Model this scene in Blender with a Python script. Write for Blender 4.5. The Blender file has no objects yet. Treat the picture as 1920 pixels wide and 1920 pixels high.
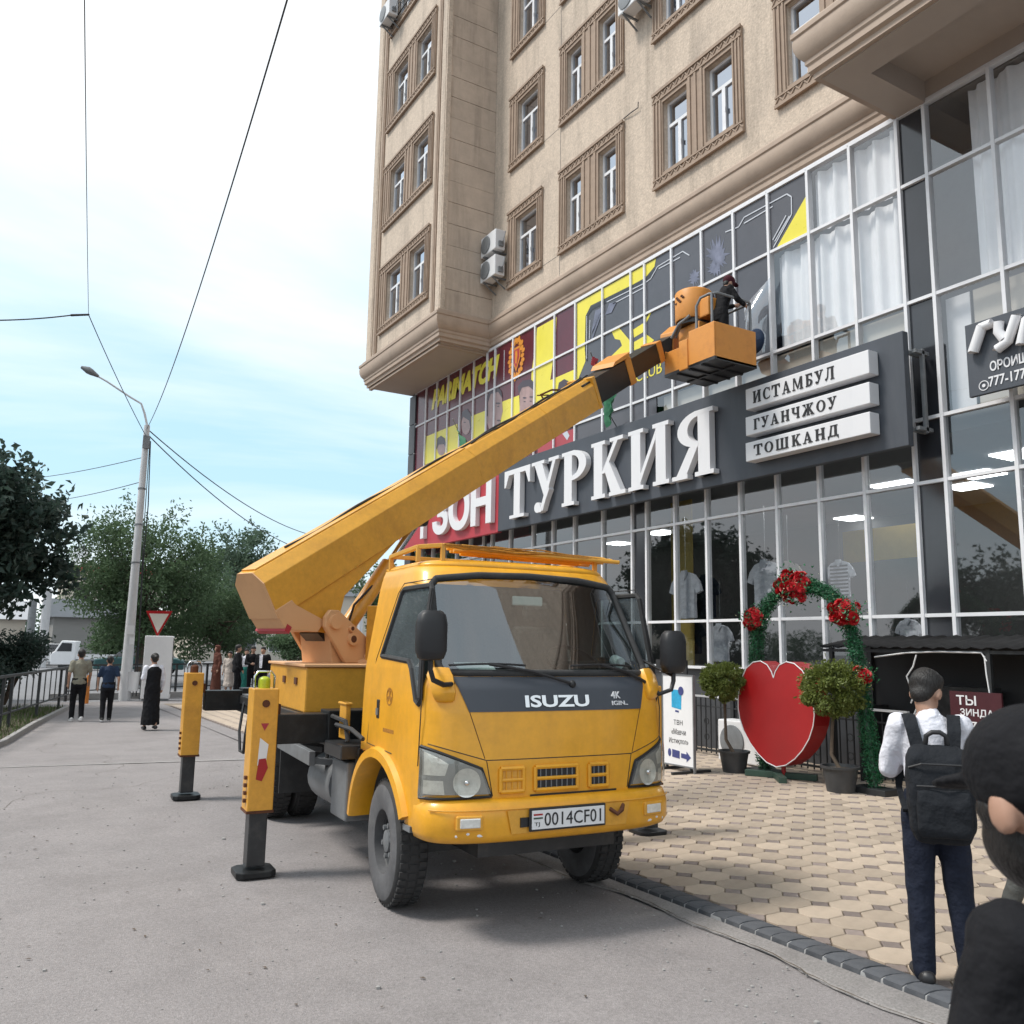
import bpy, math, random
import numpy as np
from mathutils import Vector, Matrix, Euler
R = math.radians
random.seed(7); rng = np.random.default_rng(7)
SC = bpy.context.scene
COL = SC.collection

# ------------------------------------------------------------------ camera
YAW, PITCH, ROLL, FPX, EYE = R(30.797), R(8.856), R(0.942), 1626.8, 1.7
cy, sy, cp, sp = math.cos(YAW), math.sin(YAW), math.cos(PITCH), math.sin(PITCH)
_f = np.array([sy*cp, cy*cp, sp]); _r = np.array([cy, -sy, 0.0]); _u = np.cross(_r, _f)
_c, _s = math.cos(ROLL), math.sin(ROLL)
CR, CU = _c*_r + _s*_u, -_s*_r + _c*_u
CAMP = np.array([0, 0, EYE])
cam = bpy.data.cameras.new('camera'); camo = bpy.data.objects.new('camera', cam); COL.objects.link(camo)
camo.matrix_world = Matrix(((CR[0], CU[0], -_f[0], 0), (CR[1], CU[1], -_f[1], 0), (CR[2], CU[2], -_f[2], EYE), (0, 0, 0, 1)))
cam.sensor_width = 36; cam.lens = 36*FPX/1920; cam.clip_start = 0.05; cam.clip_end = 3000
SC.camera = camo
cam.dof.use_dof = True; cam.dof.focus_distance = 9.0; cam.dof.aperture_fstop = 8.0

def ray(x, y): return (x-960)/FPX*CR + (960-y)/FPX*CU + _f
def gnd(x, y, z=0.0):
    d = ray(x, y); return CAMP + d*(z-EYE)/d[2]
def atx(x, y, X):
    d = ray(x, y); return CAMP + d*X/d[0]
def aty(x, y, Y):
    d = ray(x, y); return CAMP + d*Y/d[1]
def atd(x, y, D):
    d = ray(x, y); return CAMP + d*D/np.hypot(d[0], d[1])
def depth(p): return float(np.dot(np.array(p)-CAMP, _f))
def pix(p):
    q = np.array(p)-CAMP; w = q@_f
    return 960+FPX*(q@CR)/w, 960-FPX*(q@CU)/w

# ------------------------------------------------------------------ sky and sun
SUN_EL, SUN_AZ = R(56), R(-68)          # azimuth from +Y towards +X
SKYOFF = (5.0, 3.0, 0)
world = bpy.data.worlds.new('World'); SC.world = world; world.use_nodes = True
nt = world.node_tree; N = nt.nodes; L = nt.links
bg = N['Background']; bg.inputs[1].default_value = 0.14
sky = N.new('ShaderNodeTexSky'); sky.sky_type = 'NISHITA'; sky.sun_disc = False
sky.sun_elevation = SUN_EL; sky.sun_rotation = SUN_AZ; sky.air_density = 1.0; sky.dust_density = 2.5; sky.ozone_density = 1.0
tc = N.new('ShaderNodeTexCoord')
sep = N.new('ShaderNodeSeparateXYZ'); L.new(tc.outputs['Generated'], sep.inputs[0])
addz = N.new('ShaderNodeMath'); addz.operation = 'MAXIMUM'; addz.inputs[1].default_value = 0.0; L.new(sep.outputs[2], addz.inputs[0])
addk = N.new('ShaderNodeMath'); addk.operation = 'ADD'; addk.inputs[1].default_value = 0.22; L.new(addz.outputs[0], addk.inputs[0])
dx = N.new('ShaderNodeMath'); dx.operation = 'DIVIDE'; L.new(sep.outputs[0], dx.inputs[0]); L.new(addk.outputs[0], dx.inputs[1])
dy = N.new('ShaderNodeMath'); dy.operation = 'DIVIDE'; L.new(sep.outputs[1], dy.inputs[0]); L.new(addk.outputs[0], dy.inputs[1])
comb = N.new('ShaderNodeCombineXYZ'); L.new(dx.outputs[0], comb.inputs[0]); L.new(dy.outputs[0], comb.inputs[1])
mp = N.new('ShaderNodeMapping'); mp.inputs['Location'].default_value = SKYOFF; mp.inputs['Rotation'].default_value = (0, 0, R(25)); mp.inputs['Scale'].default_value = (0.55, 1.2, 1)
L.new(comb.outputs[0], mp.inputs[0])
n1 = N.new('ShaderNodeTexNoise'); n1.inputs['Scale'].default_value = 0.62; n1.inputs['Detail'].default_value = 7; n1.inputs['Roughness'].default_value = 0.56; n1.inputs['Distortion'].default_value = 0.35
L.new(mp.outputs[0], n1.inputs[0])
cr = N.new('ShaderNodeValToRGB'); cr.color_ramp.elements[0].position = 0.32; cr.color_ramp.elements[1].position = 0.60
L.new(n1.outputs[0], cr.inputs[0])
hz = N.new('ShaderNodeMix'); hz.data_type = 'RGBA'; hz.inputs[0].default_value = 0.8
L.new(sky.outputs[0], hz.inputs[6]); hz.inputs[7].default_value = (1.75, 2.75, 3.25, 1)
mx = N.new('ShaderNodeMix'); mx.data_type = 'RGBA'
L.new(cr.outputs[0], mx.inputs[0]); L.new(hz.outputs[2], mx.inputs[6]); mx.inputs[7].default_value = (3.85, 3.95, 4.05, 1)
L.new(mx.outputs[2], bg.inputs[0])
sun = bpy.data.lights.new('sun', 'SUN'); sun.energy = 1.5; sun.angle = R(14); sun.color = (1.0, 0.95, 0.88)
suno = bpy.data.objects.new('sun', sun); COL.objects.link(suno); suno.location = (-20, 10, 40)
sd = Vector((math.sin(SUN_AZ)*math.cos(SUN_EL), math.cos(SUN_AZ)*math.cos(SUN_EL), math.sin(SUN_EL)))
suno.rotation_euler = sd.to_track_quat('Z', 'Y').to_euler()
SC.view_settings.view_transform = 'Standard'; SC.view_settings.look = 'None'; SC.view_settings.exposure = 1.14; SC.view_settings.gamma = 1.0
SC.view_settings.use_curve_mapping = False
SC.cycles.max_bounces = 8; SC.cycles.transparent_max_bounces = 16; SC.cycles.caustics_reflective = False; SC.cycles.caustics_refractive = False

# ------------------------------------------------------------------ materials
MATS = {}
def mat(name, col, rough=0.6, metal=0.0, var=0.15, scale=6.0, bump=0.0, bscale=80.0, spec=0.5, coat=0.0, rnd=0.0, dirt=0.0, dirtcol=(0.08, 0.06, 0.045), dscale=3.0, stretch=None, emit=0.0, bdist=0.01):
    m = bpy.data.materials.new(name); m.use_nodes = True; MATS[name] = m
    n = m.node_tree.nodes; l = m.node_tree.links; b = n['Principled BSDF']
    b.inputs['Roughness'].default_value = rough; b.inputs['Metallic'].default_value = metal
    b.inputs['Specular IOR Level'].default_value = spec
    if coat: b.inputs['Coat Weight'].default_value = coat; b.inputs['Coat Roughness'].default_value = 0.15
    t = n.new('ShaderNodeTexCoord'); src = t.outputs['Object']
    if stretch:
        q = n.new('ShaderNodeMapping'); q.inputs['Scale'].default_value = stretch; l.new(src, q.inputs[0]); src = q.outputs[0]
    a = n.new('ShaderNodeTexNoise'); a.inputs['Scale'].default_value = scale; a.inputs['Detail'].default_value = 6; a.inputs['Roughness'].default_value = 0.65
    l.new(src, a.inputs[0])
    mr = n.new('ShaderNodeMapRange'); mr.inputs[1].default_value = 0.25; mr.inputs[2].default_value = 0.75
    mr.inputs[3].default_value = 1-var; mr.inputs[4].default_value = 1+var; l.new(a.outputs[0], mr.inputs[0])
    val = mr.outputs[0]
    if rnd:
        oi = n.new('ShaderNodeObjectInfo'); r2 = n.new('ShaderNodeMapRange'); r2.inputs[3].default_value = 1-rnd; r2.inputs[4].default_value = 1+rnd
        l.new(oi.outputs['Random'], r2.inputs[0]); mm = n.new('ShaderNodeMath'); mm.operation = 'MULTIPLY'
        l.new(val, mm.inputs[0]); l.new(r2.outputs[0], mm.inputs[1]); val = mm.outputs[0]
    mul = n.new('ShaderNodeVectorMath'); mul.operation = 'SCALE'; mul.inputs[0].default_value = col[:3]; l.new(val, mul.inputs['Scale'])
    out = mul.outputs[0]
    if dirt:
        d = n.new('ShaderNodeTexNoise'); d.inputs['Scale'].default_value = dscale; d.inputs['Detail'].default_value = 9; d.inputs['Roughness'].default_value = 0.7
        l.new(src, d.inputs[0])
        dr = n.new('ShaderNodeMapRange'); dr.inputs[1].default_value = 0.5; dr.inputs[2].default_value = 0.78; dr.inputs[3].default_value = 0; dr.inputs[4].default_value = dirt; l.new(d.outputs[0], dr.inputs[0])
        mi = n.new('ShaderNodeMix'); mi.data_type = 'RGBA'; l.new(dr.outputs[0], mi.inputs[0]); l.new(out, mi.inputs[6]); mi.inputs[7].default_value = (*dirtcol, 1); out = mi.outputs[2]
    l.new(out, b.inputs['Base Color'])
    rr = n.new('ShaderNodeMapRange'); rr.inputs[3].default_value = max(0.02, rough-0.1); rr.inputs[4].default_value = min(1, rough+0.1); l.new(a.outputs[0], rr.inputs[0]); l.new(rr.outputs[0], b.inputs['Roughness'])
    if bump:
        bn = n.new('ShaderNodeTexNoise'); bn.inputs['Scale'].default_value = bscale; bn.inputs['Detail'].default_value = 4; l.new(src, bn.inputs[0])
        bu = n.new('ShaderNodeBump'); bu.inputs['Strength'].default_value = bump; bu.inputs['Distance'].default_value = bdist; l.new(bn.outputs[0], bu.inputs['Height']); l.new(bu.outputs[0], b.inputs['Normal'])
    if emit:
        b.inputs['Emission Color'].default_value = (*col[:3], 1); b.inputs['Emission Strength'].default_value = emit
    return m

def speckle(name, scale, amt):
    """fine aggregate: light and dark grains over the base colour"""
    m = MATS[name]; n = m.node_tree.nodes; l = m.node_tree.links; b = n['Principled BSDF']; src = b.inputs['Base Color'].links[0].from_socket
    t = n.new('ShaderNodeTexCoord'); v = n.new('ShaderNodeTexNoise'); v.inputs['Scale'].default_value = scale; v.inputs['Detail'].default_value = 3; v.inputs['Roughness'].default_value = 0.8; l.new(t.outputs['Object'], v.inputs[0])
    r_ = n.new('ShaderNodeMapRange'); r_.inputs[1].default_value = 0.3; r_.inputs[2].default_value = 0.7; r_.inputs[3].default_value = 1-amt*1.2; r_.inputs[4].default_value = 1+amt; l.new(v.outputs[0], r_.inputs[0])
    s = n.new('ShaderNodeVectorMath'); s.operation = 'SCALE'; l.new(src, s.inputs[0]); l.new(r_.outputs[0], s.inputs['Scale']); l.new(s.outputs[0], b.inputs['Base Color'])
def streaks(name, amt):
    """vertical rain and dust streaks over the base colour"""
    m = MATS[name]; n = m.node_tree.nodes; l = m.node_tree.links; b = n['Principled BSDF']; src = b.inputs['Base Color'].links[0].from_socket
    t = n.new('ShaderNodeTexCoord'); q = n.new('ShaderNodeMapping'); q.inputs['Scale'].default_value = (1.6, 1.6, 0.16); l.new(t.outputs['Object'], q.inputs[0])
    v = n.new('ShaderNodeTexNoise'); v.inputs['Scale'].default_value = 1.5; v.inputs['Detail'].default_value = 7; v.inputs['Roughness'].default_value = 0.65; l.new(q.outputs[0], v.inputs[0])
    r_ = n.new('ShaderNodeMapRange'); r_.inputs[1].default_value = 0.48; r_.inputs[2].default_value = 0.70; r_.inputs[3].default_value = 1.0; r_.inputs[4].default_value = 1-amt; l.new(v.outputs[0], r_.inputs[0])
    s = n.new('ShaderNodeVectorMath'); s.operation = 'SCALE'; l.new(src, s.inputs[0]); l.new(r_.outputs[0], s.inputs['Scale']); l.new(s.outputs[0], b.inputs['Base Color'])
def glass(name, tint, refl_rough=0.02, ior=1.5, opac=0.0, opcol=(0.2, 0.22, 0.24), boost=0.0, wob=0.0, gcol=(0.95, 0.96, 0.98)):
    m = bpy.data.materials.new(name); m.use_nodes = True; MATS[name] = m
    n = m.node_tree.nodes; l = m.node_tree.links; n.remove(n['Principled BSDF']); o = n['Material Output']
    tr = n.new('ShaderNodeBsdfTransparent'); tr.inputs[0].default_value = (*tint, 1)
    gl = n.new('ShaderNodeBsdfGlossy'); gl.inputs['Roughness'].default_value = refl_rough; gl.inputs[0].default_value = (*gcol, 1)
    fr = n.new('ShaderNodeFresnel'); geo = n.new('ShaderNodeNewGeometry'); mri = n.new('ShaderNodeMapRange'); mri.inputs[3].default_value = ior; mri.inputs[4].default_value = 1/ior; l.new(geo.outputs['Backfacing'], mri.inputs[0]); l.new(mri.outputs[0], fr.inputs[0])   # same reflectance from both sides of the thin pane
    ma = n.new('ShaderNodeMath'); ma.operation = 'MULTIPLY_ADD'; ma.inputs[1].default_value = 1.6; ma.inputs[2].default_value = boost; ma.use_clamp = True; l.new(fr.outputs[0], ma.inputs[0])
    base = tr.outputs[0]
    if opac:
        df = n.new('ShaderNodeBsdfDiffuse'); df.inputs[0].default_value = (*opcol, 1)
        tc_ = n.new('ShaderNodeTexCoord'); no = n.new('ShaderNodeTexNoise'); no.inputs['Scale'].default_value = 2.5; no.inputs['Detail'].default_value = 6; l.new(tc_.outputs['Object'], no.inputs[0])
        mr = n.new('ShaderNodeMapRange'); mr.inputs[3].default_value = opac*0.5; mr.inputs[4].default_value = min(1, opac*1.5); l.new(no.outputs[0], mr.inputs[0])
        mo = n.new('ShaderNodeMixShader'); l.new(mr.outputs[0], mo.inputs[0]); l.new(base, mo.inputs[1]); l.new(df.outputs[0], mo.inputs[2]); base = mo.outputs[0]
    if wob:
        tc2 = n.new('ShaderNodeTexCoord'); no2 = n.new('ShaderNodeTexNoise'); no2.inputs['Scale'].default_value = 1.2; no2.inputs['Detail'].default_value = 1; l.new(tc2.outputs['Object'], no2.inputs[0])
        bu = n.new('ShaderNodeBump'); bu.inputs['Strength'].default_value = wob; bu.inputs['Distance'].default_value = 0.02; l.new(no2.outputs[0], bu.inputs['Height']); l.new(bu.outputs[0], gl.inputs['Normal'])
    mi = n.new('ShaderNodeMixShader'); l.new(ma.outputs[0], mi.inputs[0]); l.new(base, mi.inputs[1]); l.new(gl.outputs[0], mi.inputs[2]); l.new(mi.outputs[0], o.inputs[0])
    return m

mat('asphalt', (0.275, 0.254, 0.252), 0.9, var=0.14, scale=1.3, bump=0.7, bscale=150, dirt=0.6, dirtcol=(0.165, 0.152, 0.148), dscale=0.8)
speckle('asphalt', 55.0, 0.20); speckle('asphalt', 190.0, 0.17)
mat('road', (0.20, 0.20, 0.21), 0.9, var=0.1, scale=0.4, bump=0.3, bscale=100)
mat('gutter', (0.25, 0.235, 0.228), 0.9, var=0.2, scale=4, bump=0.7, bscale=90, dirt=0.6, dirtcol=(0.17, 0.16, 0.15), dscale=2.5)
speckle('gutter', 60.0, 0.25)
mat('concrete', (0.34, 0.33, 0.32), 0.9, var=0.15, scale=5, bump=0.5, bscale=90, dirt=0.5, dirtcol=(0.2, 0.19, 0.18))
mat('paver', (0.42, 0.343, 0.268), 0.9, var=0.14, scale=9, bump=0.5, bscale=120, rnd=0.17, dirt=0.5, dirtcol=(0.25, 0.205, 0.16), dscale=2.5)
mat('paver_dot', (0.25, 0.205, 0.185), 0.9, var=0.15, scale=14, bump=0.7, bscale=160, rnd=0.22)
mat('joint', (0.23, 0.19, 0.15), 0.95, var=0.2, scale=10, bump=0.3)
mat('kerb_brick', (0.07, 0.075, 0.085), 0.75, var=0.2, scale=12, bump=0.3, bscale=150, rnd=0.15, dirt=0.35, dirtcol=(0.24, 0.23, 0.22), dscale=5)
mat('mortar', (0.34, 0.34, 0.34), 0.9, var=0.2, scale=20)
mat('stucco', (0.57, 0.468, 0.375), 0.92, var=0.14, scale=6.5, bump=1.0, bscale=16, dirt=0.42, dirtcol=(0.30, 0.25, 0.21), dscale=1.1)
speckle('stucco', 22.0, 0.18); streaks('stucco', 0.30)
mat('tile_wall', (0.51, 0.415, 0.335), 0.85, var=0.12, scale=3.0, bump=0.4, bscale=30, dirt=0.35, dirtcol=(0.25, 0.205, 0.17), dscale=0.6)
streaks('tile_wall', 0.3)
mat('moulding', (0.335, 0.245, 0.182), 0.75, var=0.14, scale=5, bump=0.2, bscale=60, dirt=0.4, dirtcol=(0.15, 0.11, 0.08), dscale=2)
mat('cornice', (0.41, 0.315, 0.245), 0.7, var=0.1, scale=2, bump=0.15, bscale=40, dirt=0.5, dirtcol=(0.2, 0.15, 0.115), dscale=0.9)
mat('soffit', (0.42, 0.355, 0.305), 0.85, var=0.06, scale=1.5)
mat('white_frame', (0.74, 0.74, 0.76), 0.45, var=0.06, scale=4, dirt=0.25, dirtcol=(0.42, 0.41, 0.4), dscale=3)
mat('dark_stone', (0.06, 0.062, 0.068), 0.5, var=0.25, scale=3, bump=0.2)
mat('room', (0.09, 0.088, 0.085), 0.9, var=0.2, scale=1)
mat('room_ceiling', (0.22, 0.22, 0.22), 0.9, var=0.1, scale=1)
mat('yellow_panel', (0.50, 0.36, 0.09), 0.6, var=0.1)
mat('lightpanel', (1, 1, 1), 0.5, emit=6.0)
mat('curtain', (0.86, 0.86, 0.87), 0.9, var=0.05, scale=3)
mat('curtain_dark', (0.28, 0.29, 0.31), 0.9, var=0.1, scale=3)
mat('sheet_beige', (0.55, 0.51, 0.44), 0.9, var=0.1, scale=2)
mat('spandrel', (0.03, 0.032, 0.038), 0.12, var=0.2, scale=1.0, spec=0.8)
glass('glass_low', (0.54, 0.57, 0.58), boost=0.075, wob=0.008)
glass('glass_up', (0.96, 0.97, 0.98), boost=0.10, wob=0.008)
glass('glass_win', (0.34, 0.38, 0.44), boost=0.42, gcol=(0.86, 0.91, 1.0))
glass('glass_truck', (0.62, 0.72, 0.69), boost=0.12)
glass('glass_side', (0.30, 0.35, 0.37), boost=0.10, opac=0.4, opcol=(0.26, 0.30, 0.32))
glass('lens', (0.9, 0.9, 0.88), boost=0.03, opac=0.22, opcol=(0.62, 0.60, 0.5))
glass('film', (0.75, 0.78, 0.82), boost=0.10, opac=0.35, opcol=(0.5, 0.52, 0.56))
mat('truck_yellow', (0.80, 0.375, 0.016), 0.4, var=0.05, scale=1.6, coat=0.3, dirt=0.45, dirtcol=(0.55, 0.255, 0.03), dscale=3.5)
speckle('truck_yellow', 9.0, 0.06); streaks('truck_yellow', 0.16)
mat('boom_yellow', (0.70, 0.345, 0.04), 0.42, var=0.08, scale=1.1, coat=0.2, dirt=0.55, dirtcol=(0.40, 0.18, 0.03), dscale=2.5)
speckle('boom_yellow', 14.0, 0.08)
mat('basket_orange', (0.66, 0.27, 0.05), 0.5, var=0.1, scale=3, dirt=0.6, dirtcol=(0.28, 0.10, 0.03), dscale=3)
mat('pink_primer', (0.70, 0.40, 0.20), 0.55, var=0.06, scale=2, dirt=0.3, dirtcol=(0.45, 0.2, 0.1))
mat('rust', (0.10, 0.035, 0.015), 0.85, var=0.4, scale=20)
mat('tarp', (0.02, 0.02, 0.021), 0.95, var=0.3, scale=6, bump=0.4, bscale=20, spec=0.1)
mat('rust_print', (0.38, 0.16, 0.02), 0.5, var=0.5, scale=60)
mat('black', (0.016, 0.016, 0.018), 0.5, var=0.2, scale=8)
mat('black_metal', (0.028, 0.029, 0.031), 0.38, var=0.35, scale=5, dirt=0.5, dirtcol=(0.11, 0.10, 0.09), dscale=5)
mat('grease', (0.014, 0.015, 0.016), 0.4, var=0.4, scale=6, dirt=0.3, dirtcol=(0.06, 0.06, 0.058), dscale=6, spec=0.3)
mat('grey_metal', (0.20, 0.21, 0.22), 0.5, metal=0.3, var=0.2, scale=7, dirt=0.4)
mat('chrome', (0.7, 0.7, 0.7), 0.15, metal=1.0, var=0.05)
mat('rubber', (0.035, 0.035, 0.036), 0.85, var=0.25, scale=9, bump=0.2, dirt=0.3, dirtcol=(0.13, 0.125, 0.12), dscale=4)
mat('tyre_side', (0.10, 0.10, 0.105), 0.9, var=0.2, scale=6, bump=0.2, dirt=0.5, dirtcol=(0.22, 0.22, 0.225), dscale=5)
mat('rim', (0.05, 0.052, 0.055), 0.6, var=0.3, scale=9, dirt=0.5, dirtcol=(0.2, 0.19, 0.18), dscale=6)
mat('white_paint', (0.78, 0.78, 0.79), 0.5, var=0.05, scale=4)
mat('white_dirty', (0.70, 0.70, 0.71), 0.5, var=0.06, scale=5, dirt=0.3, dirtcol=(0.4, 0.38, 0.36), dscale=5)
mat('red_paint', (0.36, 0.008, 0.010), 0.4, var=0.08, scale=3, coat=0.2)
mat('red_board', (0.42, 0.035, 0.05), 0.5, var=0.08, scale=2, dirt=0.2)
mat('sign_dark', (0.055, 0.063, 0.078), 0.55, var=0.12, scale=1.5, dirt=0.35, dirtcol=(0.12, 0.125, 0.135), dscale=1.3, stretch=(1, 1.5, 0.3))
mat('letter_white', (0.72, 0.72, 0.74), 0.45, var=0.04, scale=3, dirt=0.2, dirtcol=(0.5, 0.5, 0.5), dscale=3, stretch=(1, 1, .3))
mat('letter_side', (0.36, 0.36, 0.37), 0.6, var=0.06, scale=3)
mat('ink', (0.02, 0.02, 0.022), 0.6, var=0.1)
mat('blue_ink', (0.05, 0.06, 0.2), 0.5, var=0.1)
mat('cyan_ink', (0.03, 0.35, 0.6), 0.4, var=0.25, scale=20)
mat('poster_maroon', (0.105, 0.016, 0.028), 0.22, var=0.25, scale=0.8, spec=0.6)
mat('poster_red', (0.40, 0.045, 0.06), 0.3, var=0.15, scale=1.5)
mat('poster_yellow', (0.78, 0.68, 0.07), 0.3, var=0.06, scale=2)
mat('poster_grey', (0.085, 0.085, 0.098), 0.2, var=0.15, scale=1, spec=0.6)
mat('poster_dark', (0.035, 0.037, 0.045), 0.25, var=0.2)
mat('poster_line', (0.55, 0.57, 0.62), 0.4, var=0.1)
mat('poster_blue', (0.15, 0.16, 0.22), 0.3, var=0.55, scale=4)
mat('poster_face', (0.36, 0.24, 0.23), 0.35, var=0.3, scale=3)
mat('poster_hair', (0.06, 0.045, 0.06), 0.3, var=0.2)
mat('poster_gold', (0.65, 0.25, 0.03), 0.4, var=0.25, scale=12)
mat('leaf_dark', (0.045, 0.075, 0.06), 0.55, var=0.55, scale=1.3, spec=0.4)
mat('leaf_mid', (0.095, 0.15, 0.075), 0.6, var=0.5, scale=0.9, spec=0.3)
mat('leaf_far', (0.09, 0.14, 0.09), 0.7, var=0.4, scale=0.6)
mat('leaf_box', (0.16, 0.20, 0.045), 0.55, var=0.45, scale=14)
mat('leaf_fake', (0.015, 0.12, 0.045), 0.45, var=0.45, scale=18)
mat('grass', (0.075, 0.115, 0.03), 0.8, var=0.4, scale=3)
mat('bark', (0.10, 0.075, 0.055), 0.95, var=0.3, scale=12, bump=0.8, bscale=40)
mat('soil', (0.09, 0.07, 0.05), 0.95, var=0.3, scale=12, bump=0.8, bscale=60)
mat('rose', (0.50, 0.012, 0.02), 0.6, var=0.35, scale=25)
mat('filler', (0.55, 0.55, 0.35), 0.7, var=0.3, scale=30)
mat('pot', (0.045, 0.047, 0.05), 0.5, var=0.2, scale=6, dirt=0.35, dirtcol=(0.14, 0.13, 0.12))
mat('green_metal', (0.035, 0.075, 0.055), 0.5, var=0.2, scale=5, dirt=0.3)
mat('skin', (0.40, 0.23, 0.16), 0.55, var=0.06, scale=9)
mat('hair', (0.012, 0.010, 0.009), 0.5, var=0.4, scale=20, bump=0.8, bscale=120, stretch=(1, 1, 0.25))
for nm, c_ in dict(cloth_white=(0.70, 0.70, 0.76), cloth_navy=(0.012, 0.016, 0.03), cloth_black=(0.008, 0.008, 0.010), cloth_olive=(0.25, 0.235, 0.185), cloth_teal=(0.03, 0.20, 0.17), cloth_brown=(0.11, 0.04, 0.028), cloth_cream=(0.5, 0.43, 0.38), cloth_maroon=(0.06, 0.012, 0.02), cloth_grey=(0.075, 0.078, 0.075), cloth_blue=(0.02, 0.035, 0.07), cloth_red=(0.4, 0.01, 0.02), cloth_back=(0.014, 0.016, 0.02)).items():
    mat(nm, c_, 0.85, var=0.15, scale=9, bump=1.0, bscale=9, spec=0.25, bdist=0.035)
mat('shoe', (0.02, 0.02, 0.022), 0.45, var=0.2)
mat('shoe_white', (0.6, 0.6, 0.6), 0.6, var=0.1)
mat('pole', (0.58, 0.58, 0.59), 0.6, var=0.1, scale=3, bump=0.2, dirt=0.35, dirtcol=(0.35, 0.33, 0.32), dscale=2)
mat('wire', (0.03, 0.03, 0.035), 0.6, var=0.1)
mat('house_wall', (0.52, 0.47, 0.40), 0.9, var=0.1, scale=1)
mat('house_grey', (0.23, 0.225, 0.215), 0.9, var=0.1, scale=1, stretch=(1, 1, 8))
mat('roof_grey', (0.34, 0.35, 0.37), 0.6, var=0.1, scale=1)
mat('orange_post', (0.6, 0.2, 0.03), 0.6)
mat('kiosk_maroon', (0.055, 0.010, 0.015), 0.5, var=0.15)
mat('flag_green', (0.03, 0.16, 0.08), 0.7, var=0.2)
mat('flag_white', (0.6, 0.6, 0.6), 0.7)
mat('fence_dark', (0.022, 0.024, 0.026), 0.5, var=0.2)
mat('car_teal', (0.02, 0.08, 0.08), 0.3, coat=0.5)
mat('lime', (0.45, 0.55, 0.03), 0.3)
mat('silver_lens', (0.78, 0.78, 0.74), 0.22, metal=0.3, var=0.2, scale=30)
mat('amber', (0.6, 0.18, 0.01), 0.3)

for nm in ('leaf_dark', 'leaf_mid', 'leaf_far', 'leaf_box'):      # thin leaves let light through
    n = MATS[nm].node_tree.nodes; l = MATS[nm].node_tree.links; b = n['Principled BSDF']; tr = n.new('ShaderNodeBsdfTranslucent'); ms = n.new('ShaderNodeMixShader'); ms.inputs[0].default_value = 0.4
    l.new(b.inputs['Base Color'].links[0].from_socket, tr.inputs[0]); l.new(b.outputs[0], ms.inputs[1]); l.new(tr.outputs[0], ms.inputs[2]); l.new(ms.outputs[0], n['Material Output'].inputs[0])
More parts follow.
